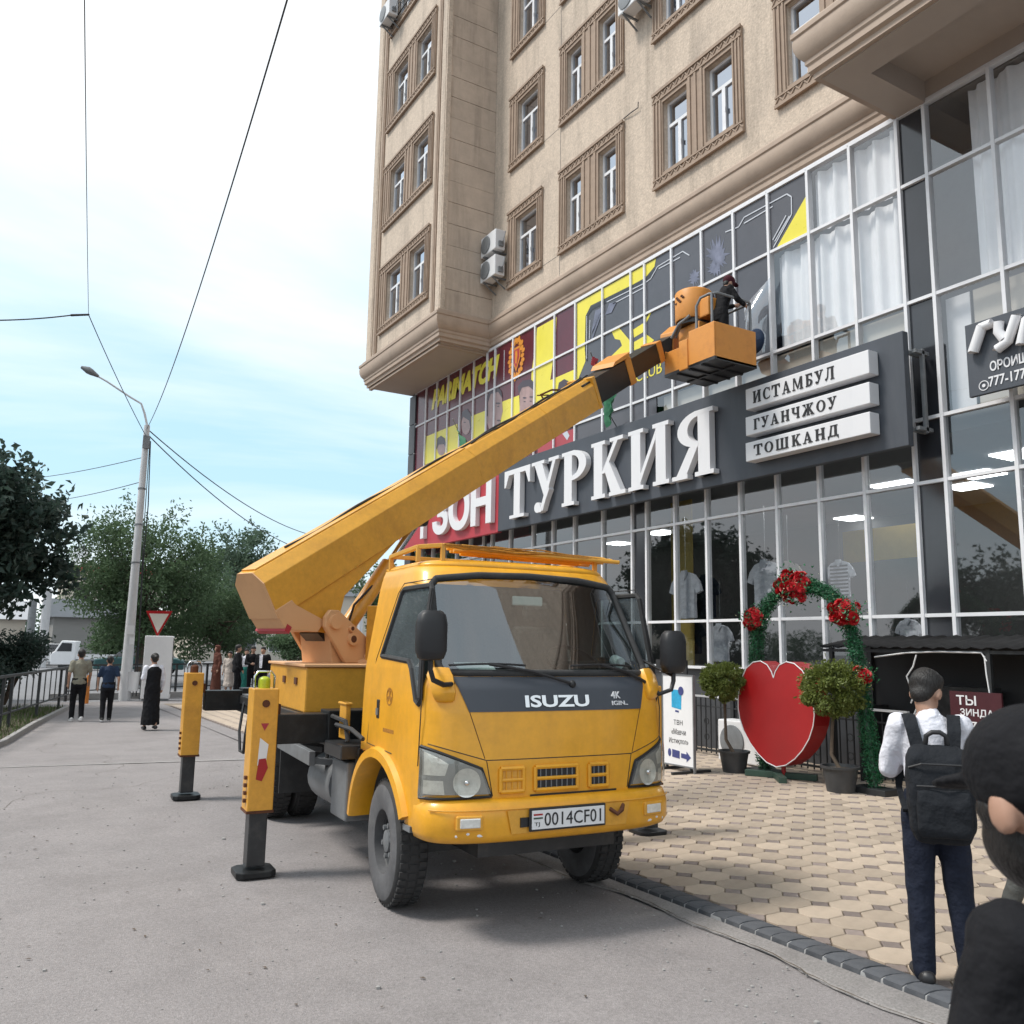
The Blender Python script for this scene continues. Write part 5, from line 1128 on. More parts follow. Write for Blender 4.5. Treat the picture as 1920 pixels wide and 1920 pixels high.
m_ = MB(); m_.quad((-.86, YB-.03, 1.0), (.86, YB-.03, 1.0), (.77, YB-.03, 2.17), (-.77, YB-.03, 2.17)); m_.bb(-.85, .85, -.6, .36, .95, .98); tb(m_, 'cab_lining', 'cloth_grey')
# roof rack with bundle of pipes
m_ = MB()
for (a, b) in (((-.74, -.2, 2.27), (-.74, -.2, 2.385)), ((-.74, .35, 2.25), (-.74, .35, 2.36)), ((-.60, -.30, 2.27), (-.60, -.30, 2.395)), ((.70, -.2, 2.27), (.70, -.2, 2.37)), ((-.74, -.2, 2.375), (-.74, .35, 2.35)), ((-.74, -.2, 2.375), (-.60, -.30, 2.385)), ((-.60, -.30, 2.385), (.70, -.20, 2.365)), ((-.74, .35, 2.35), (.70, .35, 2.35)), ((.70, -.2, 2.365), (.70, .35, 2.35))): m_.beam(a, b, .03, .03)
rk = tb(m_, 'roof_rack', 'boom_yellow', bevel=.004)
for k_ in range(9):
    m_ = MB(); yy = -.30+.055*k_; zz = 2.345+.014*((k_*7) % 3); m_.tube([(-.35-.2*random.random()+.02*k_, yy+.02, zz+.03), (.2, yy+.01*random.random(), zz+.015), (.84-.03*(k_ % 4), yy-.02, zz+.005)], .015, 8); tb(m_, 'pipe', 'boom_yellow', rk, smooth=50)
m_ = MB()
for k_ in range(5): m_.tube([(-.60+.03*k_, -.33, 2.39), (-.45+.1*k_, -.33, 2.36+.03*(k_ % 2)), (-.2+.12*k_, -.31, 2.40-.02*(k_ % 3)), (.1+.1*k_, -.31, 2.38), (.55+.05*k_, -.32, 2.36)], .005, 5)
tb(m_, 'tie_rope', 'rust_print', rk)
# chassis
m_ = MB()
for x in (-.36, .36): m_.bb(x-.04, x+.04, -.7, 5.15, .58, .78)
for y in (-.6, .5, 1.6, 2.6, 3.9, 5.0): m_.bb(-.32, .32, y-.05, y+.05, .6, .76)
tb(m_, 'chassis_frame', 'black_metal')
m_ = MB(); m_.bb(-.75, .75, -.08, .08, .32, .46); m_.bb(-.5, .5, -.75, .2, .42, .6); tb(m_, 'axle', 'black_metal'); m_ = MB(); m_.bb(-.75, .75, 3.22, 3.38, .32, .48); m_.ell((.0, 3.3, .4), (.2, .2, .2)); tb(m_, 'axle', 'black_metal')
m_ = MB(); m_.bb(-.93, -.55, .62, 1.0, .42, .84); tb(m_, 'battery_box', 'grey_metal', bevel=.015)
m_ = MB(); m_.cyl((-.72, 1.1, .60), (-.72, 1.75, .60), .2, 20); tb(m_, 'air_tank', 'grey_metal', smooth=40)
m_ = MB()
for k_ in range(8): m_.tube([(-.86+.05*(k_ % 3), .55+.14*k_, .95), (-.88+.03*(k_ % 2), .6+.12*k_, .7+.05*(k_ % 3)), (-.8, .7+.1*k_, .55)], .014, 6)
m_.tube([(-.95, .55, 1.0), (-.96, .6, 1.14), (-.95, 1.0, 1.15), (-.95, 1.05, .95)], .018, 6); m_.tube([(-.95, .2, 1.05), (-.97, .42, 1.1), (-.97, .8, 1.1)], .016, 6)
tb(m_, 'hydraulic_hose', 'rubber', smooth=60)
m_ = MB(); m_.bb(-1.0, -.55, .55, 1.0, .87, .97); m_.bb(-.6, .6, .5, 1.0, .78, .98); tb(m_, 'valve_block', 'black_metal', bevel=.01)
m_ = MB(); m_.beam((-.92, .75, 1.0), (-.92, .75, 1.27), .16, .04); m_.beam((-.92, .75, 1.25), (-.92, .75, 1.27), .2, .06); tb(m_, 'lever_guard', 'boom_yellow', bevel=.008)
m_ = MB(); m_.beam((-1.02, 1.25, .80), (-.98, 2.55, .80), .05, .11); m_.beam((-1.0, 1.3, .78), (-.6, 1.3, .72), .05, .05); m_.beam((-.98, 2.5, .78), (-.6, 2.5, .72), .05, .05); tb(m_, 'side_guard', 'grey_metal', bevel=.005)
m_ = MB(); m_.bb(-1.0, 1.0, 1.2, 5.15, 1.02, 1.11); m_.bb(-.98, .98, 1.62, 4.9, .92, 1.02); tb(m_, 'deck', 'black_metal', bevel=.008)
m_ = MB(); m_.bb(-.96, .96, 1.82, 3.25, 1.11, 1.50); dk = tb(m_, 'deck_box', 'boom_yellow', bevel=.015)
m_ = MB(); m_.bb(-.98, .98, 1.80, 3.27, 1.50, 1.525); tb(m_, 'box_lid', 'pink_primer', dk, bevel=.006)
m_ = MB()
for y in (2.1, 2.55): m_.bb(-.972, -.958, y, y+.09, 1.34, 1.40)
tb(m_, 'latch', 'rust', dk)
for sg in (-1, 1):
    m_ = MB()
    A = []
    for k_ in range(10):
        a_ = R(20+k_*15.5); A.append([(sg*.98, 3.3+.50*math.cos(a_), .4+.50*math.sin(a_)), (sg*.44, 3.3+.50*math.cos(a_), .4+.50*math.sin(a_)), (sg*.44, 3.3+.48*math.cos(a_), .4+.48*math.sin(a_)), (sg*.98, 3.3+.48*math.cos(a_), .4+.48*math.sin(a_))])
    m_.loft(A); tb(m_, 'mudguard', 'black')
    m_ = MB(); m_.bb(sg*.92, sg*.46, 2.76, 2.78, .30, .92); tb(m_, 'mud_flap', 'rubber')
# wheels
TP = [(.205, -.10), (.215, -.105), (.30, -.115), (.365, -.105), (.392, -.085), (.398, -.05), (.400, 0.0), (.398, .05), (.392, .085), (.365, .105), (.30, .115), (.215, .105), (.205, .10)]
def wheel(x, y, sg, steer=0.0, deep=False):
    ax = Vector((sg*math.cos(steer), sg*math.sin(steer), 0)); c_ = Vector((x, y, .40))
    m_ = MB(); m_.lathe(TP, c_, ax, 40, closed=True)
    o = tb(m_, 'wheel', ['rubber', 'tyre_side'], smooth=50)
    me = o.data
    for p_ in me.polygons:
        q = Vector(p_.center)-c_; rad = (q-ax*q.dot(ax)).length; p_.material_index = 1 if (rad < .375) else 0
    m_ = MB(); n_ = 44
    for k_ in range(n_):
        a_ = 2*math.pi*k_/n_; f_ = ax.orthogonal().normalized(); g2 = ax.cross(f_); d = f_*math.cos(a_)+g2*math.sin(a_); tg = ax.cross(d)
        for s_ in (-1, 0, 1):
            p0 = c_+d*.399+ax*(s_*.062)+tg*(.012*(s_ % 2)); m_.hexa([p0+ax*i+tg*j+d*k2 for k2 in (-.01, .006) for (i, j) in ((-.024, -.017), (.024, -.017), (.024, .017), (-.024, .017))])
    tb(m_, 'tread', 'rubber', o)
    hs = -1 if deep else 1
    m_ = MB(); m_.lathe([(.212, .085), (.215, .06), (.20, .03*hs), (.15, .015*hs), (.12, .03*hs), (.10, .035*hs), (.0, .035*hs)], c_, ax, 32, cap=False); tb(m_, 'rim', 'rim', o, smooth=40)
    m_ = MB()
    for k_ in range(6):
        a_ = 2*math.pi*k_/6+.3; f_ = ax.orthogonal().normalized(); d = f_*math.cos(a_)+ax.cross(f_)*math.sin(a_); m_.cyl(c_+d*.172+ax*(.016*hs+.006), c_+d*.172+ax*(.021*hs+.008), .03, 12)
    tb(m_, 'rim_hole', 'black', o)
    if not deep:
        m_ = MB(); m_.lathe([(.075, .03), (.07, .075), (.04, .085), (0, .085)], c_, ax, 20)
        for k_ in range(6):
            a_ = 2*math.pi*k_/6; f_ = ax.orthogonal().normalized(); d = f_*math.cos(a_)+ax.cross(f_)*math.sin(a_); m_.cyl(c_+d*.105+ax*.03, c_+d*.105+ax*.075, .017, 8)
        tb(m_, 'hub', 'grey_metal', o, smooth=40)
wheel(-.75, 0, -1, R(-4)); wheel(.755, 0, 1, R(-4))
for sg in (-1, 1): wheel(sg*.85, 3.3, sg, 0, True); wheel(sg*.585, 3.3, sg, 0, True)
# outriggers
def outrigger(x, y, sg):
    m_ = MB(); m_.bb(x-.095, x+.095, y-.105, y+.105, .46, 1.36); o = tb(m_, 'outrigger', 'boom_yellow', bevel=.008)
    m_ = MB(); m_.bb(x-.067, x+.067, y-.072, y+.072, .07, .50); tb(m_, 'inner_leg', 'black_metal', o, bevel=.008)
    m_ = MB(); m_.bb(x-.10, x+.10, y-.11, y+.11, .455, .475); tb(m_, 'leg_collar', 'rust', o)
    m_ = MB(); m_.lathe([(.06, .06), (.085, .045)], (x, y, .03), (0, 0, 1), 16); m_.prism([(-.145, -.10), (-.10, -.145), (.10, -.145), (.145, -.10), (.145, .10), (.10, .145), (-.10, .145), (-.145, .10)], (x, y, .004), (1, 0, 0), (0, 1, 0), (0, 0, .045)); tb(m_, 'foot_pad', 'grease', o, bevel=.008)
    m_ = MB(); m_.cyl((x, y, 1.36), (x, y, 1.42), .045, 14); m_.ell((x, y, 1.42), (.045, .045, .03)); tb(m_, 'beacon', 'lime' if y < 3 else 'rust', o, smooth=40)
    m_ = MB(); m_.tube([(x-.075, y, 1.36), (x-.075, y, 1.45), (x-.05, y, 1.485), (x+.05, y, 1.485), (x+.075, y, 1.45), (x+.075, y, 1.36)], .009, 6); tb(m_, 'beacon_guard', 'chrome', o, smooth=60)
    m_ = MB(); m_.cyl((x, y-.105, 1.25), (x, y-.118, 1.25), .028, 12)
    for k_ in range(4): m_.bb(x-.115, x-.095, y-.06, y-.02, .53+.055*k_, .555+.055*k_)
    m_.bb(x+.095, x+.125, y-.05, y+.05, 1.14, 1.24); tb(m_, 'fitting', 'rust', o)
    if y < 3 and sg < 0:
        m_ = MB(); m_.quad((x-.04, y-.107, .80), (x+.02, y-.107, .78), (x+.035, y-.107, .95), (x-.03, y-.107, 1.0)); tb(m_, 'warning_patch', 'white_paint', o)
        m_ = MB(); m_.quad((x-.045, y-.109, .70), (x+.0, y-.109, .685), (x+.04, y-.109, .78), (x+.02, y-.109, .85), (x-.03, y-.109, .845)); tb(m_, 'warning_patch', 'red_paint', o)
        m_ = MB(); m_.quad((x-.03, y-.109, 1.105), (x, y-.109, 1.05), (x+.03, y-.109, 1.105)); tb(m_, 'warning_triangle', 'red_board', o)
outrigger(-1.46, 1.10, -1); outrigger(-1.50, 4.64, -1); outrigger(2.13, 1.10, 1); outrigger(2.13, 4.64, 1)
for y in (1.10, 4.64):
    m_ = MB(); m_.bb(-1.375, 2.04, y-.09, y+.09, .945, 1.165); m_.bb(-.98, .98, y-.12, y+.12, .92, 1.19); o = tb(m_, 'outrigger_beam', 'grease', bevel=.008)
    m_ = MB(); m_.cyl((-.86, y-.125, 1.06), (-.86, y-.115, 1.06), .055, 20); tb(m_, 'beam_hole', 'black', o)
m_ = MB(); m_.tube([(-1.0, 4.3, 1.05), (-1.05, 4.2, .75), (-1.05, 4.1, .55), (-1.05, 3.9, .55), (-1.05, 3.85, .75), (-1.0, 3.9, 1.05)], .016, 6); tb(m_, 'step_hoop', 'black')
m_ = MB(); m_.bb(-.98, .98, 3.45, 5.1, 1.115, 1.13); tb(m_, 'deck_plate', 'grey_metal')

# ---------------- boom
TT = np.array([0.0, 2.9, 0.0])
E0 = tpx(478, 1117, 1, 2.30); E1 = t2l(atx(1262, 640, 9.75))
BD = Vector(E1-E0).normalized(); BR_ = BD.cross(Vector((0, 0, 1))).normalized(); BU = BR_.cross(BD).normalized(); BL = float(np.linalg.norm(E1-E0))
def bp(s, r, u): return Vector(E0)+BD*s+BR_*r+BU*u
def bs(px_):      # parameter along the boom whose projection has image x = px_
    lo_, hi = 0.0, BL*1.05
    for _ in range(50):
        m2 = (lo_+hi)/2
        if pix(l2w(np.array(bp(m2, 0, 0))))[0] < px_: lo_ = m2
        else: hi = m2
    return (lo_+hi)/2
def bsec(mb, s0, s1, w, h, ch=.0, u0=0.0, w1=None, h1=None):
    def sec(s, w, h):
        if ch: return [bp(s, a, b+u0) for a, b in ((-w/2, -h/2), (w/2, -h/2), (w/2, h/2-ch), (w/2-ch*.9, h/2), (-w/2+ch*.9, h/2), (-w/2, h/2-ch))]
        return [bp(s, a, b+u0) for a, b in ((-w/2, -h/2), (w/2, -h/2), (w/2, h/2), (-w/2, h/2))]
    mb.loft([sec(s0, w, h), sec(s1, w1 or w, h1 or h)])
sA = bs(1098); sB = bs(1168); sC = bs(1228); sD = BL
m_ = MB(); bsec(m_, 0.0, sA, .42, .46, .11); boom = tb(m_, 'boom', 'boom_yellow', bevel=.006)
m_ = MB(); bsec(m_, -.012, 0.0, .42, .46, .11); tb(m_, 'boom_end_cap', 'pink_primer', boom)
m_ = MB(); bsec(m_, .04, sA*.52, .20, .018, 0, .236); tb(m_, 'boom_cover', 'boom_yellow', boom)
# pivot: the point of the boom's near side plane that shows at its place in the photo
best = min(((pix(l2w(np.array(bp(s_, -.27, u_))))[0]-557)**2+(pix(l2w(np.array(bp(s_, -.27, u_))))[1]-1167)**2, s_, u_) for s_ in np.linspace(-.2, 1.2, 71) for u_ in np.linspace(-1.0, -.1, 46))
PS, PU = best[1], best[2]
m_ = MB(); m_.prism([(.02, -.225), (.04, -.36), (PS-.14, PU-.03), (PS-.02, PU-.12), (PS+.10, PU-.08), (PS+.30, PU+.12), (1.75, -.225)], bp(0, -.19, 0), BD, BU, BR_*.38); tb(m_, 'boom_root', 'boom_yellow', boom, bevel=.01)
m_ = MB(); m_.prism([(-.012, -.15), (.02, -.36), (PS-.17, PU-.02), (PS-.04, PU+.03), (.22, -.21), (.2, -.15)], bp(0, -.214, 0), BD, BU, BR_*.428); tb(m_, 'root_end', 'pink_primer', boom, bevel=.006)
m_ = MB(); m_.prism([(.00, -.36), (.03, -.41), (.085, -.37), (.055, -.32)], bp(0, -.218, 0), BD, BU, BR_*.436); tb(m_, 'red_stripe', 'red_board', boom)
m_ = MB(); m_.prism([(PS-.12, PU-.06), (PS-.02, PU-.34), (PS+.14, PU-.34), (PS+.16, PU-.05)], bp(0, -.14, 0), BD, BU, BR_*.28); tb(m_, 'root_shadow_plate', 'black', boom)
# weld lines, stencils
m_ = MB()
for s in (sA*.52, sA*.78): bsec(m_, s, s+.010, .424, .464, .11)
tb(m_, 'weld_seam', 'boom_yellow', boom)
m_ = MB(); sp0 = bs(528)
m_.prism([(0, 0), (.42, 0), (.42, .10), (0, .10)], bp(sp0+.1, -.2115, -.10), BD, BU, BR_*-.001); tb(m_, 'stencil_patch', 'rust', boom)
m_ = MB()
for k_ in range(14): q = bp(.35+k_*sA/15, -.211, .09); m_.cyl(q, q-BR_*.006, .014, 8)
tb(m_, 'bolt', 'rust', boom)
# telescopic sections
m_ = MB(); bsec(m_, sA-.3, sB, .34, .385); s2 = tb(m_, 'boom_section', 'grease', bevel=.006)
m_ = MB(); bsec(m_, sB, sC, .275, .315); tb(m_, 'boom_section', 'grease', bevel=.006)
m_ = MB(); bsec(m_, sC, sD-.1, .22, .26); tb(m_, 'boom_section', 'grease', bevel=.006)
for s, w, h in ((sA, .44, .48), (sB, .37, .42), (sC, .30, .35)):
    m_ = MB(); L_ = .16 if s != sA else .06; bsec(m_, s-L_, s+.02, w, h); o = tb(m_, 'section_collar', 'basket_orange' if s != sA else 'boom_yellow', bevel=.008)
    m_ = MB()
    for a in (-.38, .0, .38):
        q = bp(s-.06, -w/2, a*h); m_.cyl(q, q-BR_*.03, .03, 10); m_.bb(q.x-.02, q.x+.02, q.y-.02, q.y+.02, q.z-.02, q.z+.02)
    for a in (-.4, .4):
        for b in (-.4, .4): q = bp(s+.02, a*w, b*h); m_.cyl(q, q+BD*.03, .025, 8)
    tb(m_, 'slide_pad_bolt', 'rust', o)
m_ = MB(); m_.prism([(0, .0), (.55, .0), (.62, .07), (.1, .05)], bp(sB-.62, -.19, .215), BD, BU, BR_*.4); tb(m_, 'cover_flap', 'basket_orange', bevel=.005)
m_ = MB(); m_.tube([bp(s_, .0, .245+.012*math.sin(s_*5)) for s_ in np.linspace(.5, sA, 30)], .015, 6); m_.tube([bp(s_, .05, .245+.01*math.sin(s_*7)) for s_ in np.linspace(sA*.55, sA+.1, 20)], .012, 6); tb(m_, 'boom_cable', 'black', boom)
m_ = MB(); m_.tube([bp(sA*.86, -.12, .22), bp(sA*.86, -.14, .29), bp(sA*.90, -.12, .28), bp(sA*.93, -.1, .22)], .014, 6); m_.tube([bp(sA*.88, -.1, .24), bp(sA*.87, -.25, .28)], .01, 5); tb(m_, 'cable_guide', 'rust', boom)
# pedestal
hd = Vector((BD.x, BD.y, 0)).normalized(); hr = Vector((BR_.x, BR_.y, 0)).normalized(); PV = bp(PS, 0, PU)
for sg in (-1, 1):
    o0 = PV+hr*(sg*.26)-hr*.025
    m_ = MB(); z0 = 1.525-PV.z
    m_.prism([(-.11, .04), (-.05, .11), (.05, .11), (.80, z0), (.16, z0), (-.11, -.05)], o0, hd, (0, 0, 1), hr*.05); o = tb(m_, 'pedestal_plate', 'pink_primer', bevel=.01)
    m_ = MB()
    for (a, b, r_) in ((0, 0, .07), (.22, -.16, .06), (.20, -.06, .03)):
        q = PV+hr*(sg*.285)+hd*a+Vector((0, 0, b)); m_.cyl(q, q+hr*(sg*.035), r_, 18)
    tb(m_, 'pivot_boss', 'pink_primer', o, smooth=40)
    m_ = MB()
    for (a, b, r_) in ((.22, -.16, .035), (.20, -.06, .02)):
        q = PV+hr*(sg*.315)+hd*a+Vector((0, 0, b)); m_.cyl(q, q+hr*(sg*.008), r_, 14)
    tb(m_, 'boss_hole', 'rust', o)
m_ = MB(); m_.prism([(.05, 1.525-PV.z), (.95, 1.525-PV.z), (.3, -.2), (.0, -.1)], PV-hr*.22, hd, (0, 0, 1), hr*.44); tb(m_, 'pedestal_core', 'pink_primer')
m_ = MB(); m_.lathe([(.52, 0), (.52, .06), (.46, .08), (.46, .12)], (PV+hd*.75).to_tuple()[:2]+(1.49,), (0, 0, 1), 36); tb(m_, 'turntable', 'pink_primer', smooth=40)
# cabinet beside the pedestal
cb = PV+hd*.62+hr*.50
m_ = MB(); m_.box((cb.x, cb.y, 1.80), (.5, .36, .56), rz=math.atan2(hd.y, hd.x)); tb(m_, 'control_cabinet', 'boom_yellow', bevel=.012)
# lift cylinders
c0 = Vector(tpx(640, 1190, 1, float(PV.y)+.28)); c1 = Vector(tpx(728, 1092, 1, 2.9)); c2_ = bp(bs(770), 0, -.24)
for sg in (-.0,):
    d = (c2_-c0).normalized(); cm_ = c0+d*((c2_-c0).length*.60); m_ = MB(); m_.cyl(c0+hr*.0, cm_+hr*.0, .085, 20); m_.cyl(c0-hr*.1, c0+hr*.1, .1, 16); tb(m_, 'lift_cylinder', 'boom_yellow', smooth=40)
    m_ = MB(); m_.cyl(cm_+hr*.0, c2_+hr*.0, .045, 16); tb(m_, 'cylinder_rod', 'chrome', smooth=40)
    m_ = MB(); m_.cyl(c2_-hr*.1, c2_+hr*.1, .07, 16); m_.prism([(-.16, .02), (.16, .02), (.05, -.10), (-.05, -.10)], c2_-hr*.1+BU*.06, BD, BU, hr*.2); tb(m_, 'rod_clevis', 'black_metal', smooth=40)
m_ = MB(); m_.tube([c0+hr*.05, c0+hr*.1+Vector((.05, 0, .3)), c0+d*.8+hr*.02, cm_+hr*.02], .012, 6); tb(m_, 'cylinder_hose', 'rubber')
# ---------------- basket
hb = (E1+np.array([0, 0, 0]))
def wl(p): return Vector(t2l(p))
# head box at the boom tip
m_ = MB(); hp_ = bp(BL-.05, 0, .02); m_.prism([(-.3, -.12), (.18, -.22), (.34, -.10), (.32, .2), (-.1, .16)], hp_-BR_*.13, BD, BU, BR_*.26); tb(m_, 'boom_head', 'basket_orange', bevel=.01)
# basket corners in the world: long axis parallel to the facade
Bx0, Bx1 = 9.3, 10.22
q0 = atx(1285, 711, Bx0); q1 = atx(1405, 680, Bx0+.0); zb = atx(1340, 672, Bx0)[2]
yA, yB_ = atx(1246, 700, Bx0)[1], atx(1340, 672, Bx0)[1]
zF = zb; zT = zF+.62
def bw(mb, name, m, **k): return mb.build(name, m, bk, **k)
m_ = MB(); ym_ = (yA+yB_)/2
m_.bb(Bx0, Bx1, yB_, ym_+.05, zF, zF+.05); m_.bb(Bx0, Bx1, ym_+.05, yA, zF-.002, zF+.048); bk = m_.build('basket', 'black_metal', truck); bk['label'] = 'orange work basket at the end of the boom'
m_ = MB()
for y in np.linspace(yB_+.3, yA-.3, 3): m_.bb(Bx0+.02, Bx1-.02, y-.02, y+.02, zF-.03, zF)
m_.bb((Bx0+Bx1)/2-.02, (Bx0+Bx1)/2+.02, yB_+.05, yA-.05, zF-.028, zF); bw(m_, 'floor_rib', 'black')
for (a, b, c_, d_, nm) in ((Bx0, Bx0+.03, yB_, ym_, 'side_panel'), (Bx0+.03, Bx1, yB_, yB_+.03, 'end_panel'), (Bx1-.03, Bx1, yB_+.03, yA, 'side_panel'), (Bx0, Bx1-.03, yA-.03, yA, 'end_panel')):
    m_ = MB(); m_.bb(a, b, c_, d_, zF, zT if nm != 'end_panel' or c_ == yB_ else zF+.45); bw(m_, nm, 'basket_orange', bevel=.02)
m_ = MB(); m_.bb(Bx0+.001, Bx0+.03, ym_+.12, yA, zF-.002, zF+.42); m_.bb(Bx0-.03, Bx0+.0, ym_+.0, ym_+.2, zF, zF+.5); bw(m_, 'side_panel', 'basket_orange', bevel=.012)
m_ = MB(); zR = zT+.50
rail = [(Bx0+.03, yB_+.42, zT), (Bx0+.03, yB_+.42, zR-.12), (Bx0+.05, yB_+.34, zR), (Bx0+.05, yB_+.15, zR), (Bx0+.12, yB_+.04, zR), (Bx1-.1, yB_+.04, zR), (Bx1-.03, yB_+.1, zR), (Bx1-.03, ym_, zR), (Bx1-.03, yA-.1, zR), (Bx1-.03, yA-.05, zT)]
m_.tube(rail, .022, 8); 
for (x, y) in ((Bx0+.06, yB_+.1), (Bx1-.06, yB_+.06), (Bx1-.03, ym_)): m_.cyl((x, y, zF+.3), (x, y, zR), .022, 8)
bw(m_, 'guard_rail', 'grey_metal', smooth=50)
# swing mount housing
hc = atx(1278, 572, Bx0+.1); m_ = MB(); rx = .30
m_.lathe([(rx, -.02), (rx+.01, 0), (rx+.01, .46), (rx, .48), (rx*.9, .5), (0, .5)], (hc[0]+.25, hc[1]-.02, hc[2]-.24), (.0, 0, 1), 32); bw(m_, 'rotation_housing', 'basket_orange', smooth=40)
m_ = MB(); m_.lathe([(.27, -.10), (.27, -.015)], (hc[0]+.25, hc[1]-.02, hc[2]-.24), (0, 0, 1), 28); bw(m_, 'rotation_motor', 'black_metal', smooth=40)
m_ = MB(); m_.bb(hc[0]+.12, hc[0]+.42, hc[1]-.5, hc[1]-.22, hc[2]-.30, hc[2]+.02); bw(m_, 'mount_arm', 'basket_orange', bevel=.02)
m_ = MB(); m_.tube([(hc[0], hc[1]+.25, hc[2]-.5), (hc[0]-.02, hc[1]+.05, hc[2]-.33), (hc[0], hc[1]-.2, hc[2]-.25)], .03, 8); m_.tube([(hc[0]+.05, hc[1]+.2, hc[2]-.5), (hc[0]+.0, hc[1], hc[2]-.3)], .02, 8); bw(m_, 'hose', 'grey_metal', smooth=50)
m_ = MB()
for k_ in range(7): m_.ell((hc[0]+.25-rx*math.cos(.35-.1*k_)-.012, hc[1]-.02+rx*math.sin(.35-.1*k_), hc[2]+.08+.03*((k_*3) % 4-1.5)), (.012, .03, .02), 8, 5)
bw(m_, 'rust_patch', 'rust')
m_ = MB(); m_.bb(hc[0]+.1, hc[0]+.42, hc[1]-.3, hc[1]+.2, zF+.05, hc[2]-.34); m_.bb(hc[0]+.16, hc[0]+.36, hc[1]-.1, hc[1]+.1, hc[2]-.36, hc[2]-.2); bw(m_, 'mount_post', 'basket_orange', bevel=.015)
# ================================================================== people
def remesh(mb, name, voxel, smooth=3, disp=0.0):
    me = mb.mesh(name); o = bpy.data.objects.new('tmp', me); COL.objects.link(o)
    r_ = o.modifiers.new('r', 'REMESH'); r_.mode = 'VOXEL'; r_.voxel_size = voxel
    if smooth: s_ = o.modifiers.new('s', 'SMOOTH'); s_.iterations = smooth; s_.factor = .5
    bpy.context.view_layer.update()
    m2 = bpy.data.meshes.new_from_object(o.evaluated_get(bpy.context.evaluated_depsgraph_get()))
    bpy.data.objects.remove(o); bpy.data.meshes.remove(me)
    m2.name = name; m2.polygons.foreach_set('use_smooth', [True]*len(m2.polygons))
    if disp:
        n_ = len(m2.vertices); co = np.empty(n_*3); m2.vertices.foreach_get('co', co); co = co.reshape(-1, 3); no = np.empty(n_*3); m2.vertices.foreach_get('normal', no); no = no.reshape(-1, 3)
        w_ = np.sin(co[:, 2]*23+4*np.sin(co[:, 0]*15+co[:, 2]*5)+3*np.sin(co[:, 1]*11-co[:, 2]*4))*np.sin(co[:, 0]*21+co[:, 2]*11+2*np.sin(co[:, 1]*17))+.5*np.sin(co[:, 2]*47+co[:, 1]*40+3*np.sin(co[:, 0]*31))
        co = co+no*(w_*disp)[:, None]; m2.vertices.foreach_set('co', co.ravel())
    m2.update(); return m2
def oval(c, rx, ry, n=16): return [(c[0]+rx*math.cos(6.2832*k/n), c[1]+ry*math.sin(6.2832*k/n), c[2]) for k in range(n)]
DEF = dict(lean=0.0, hip=(0, 0, 0), shL=(-.175, 0, 1.385), shR=(.175, 0, 1.385), elL=(-.235, -.03, 1.12), elR=(.235, -.03, 1.12), wrL=(-.24, .05, .88), wrR=(.24, .05, .88),
           knL=(-.095, .02, .49), knR=(.095, .02, .49), anL=(-.10, -.02, .085), anR=(.10, -.02, .085), head=(0, .015, 1.585), htilt=0.0, hturn=0.0, footL=0.0, footR=0.0)
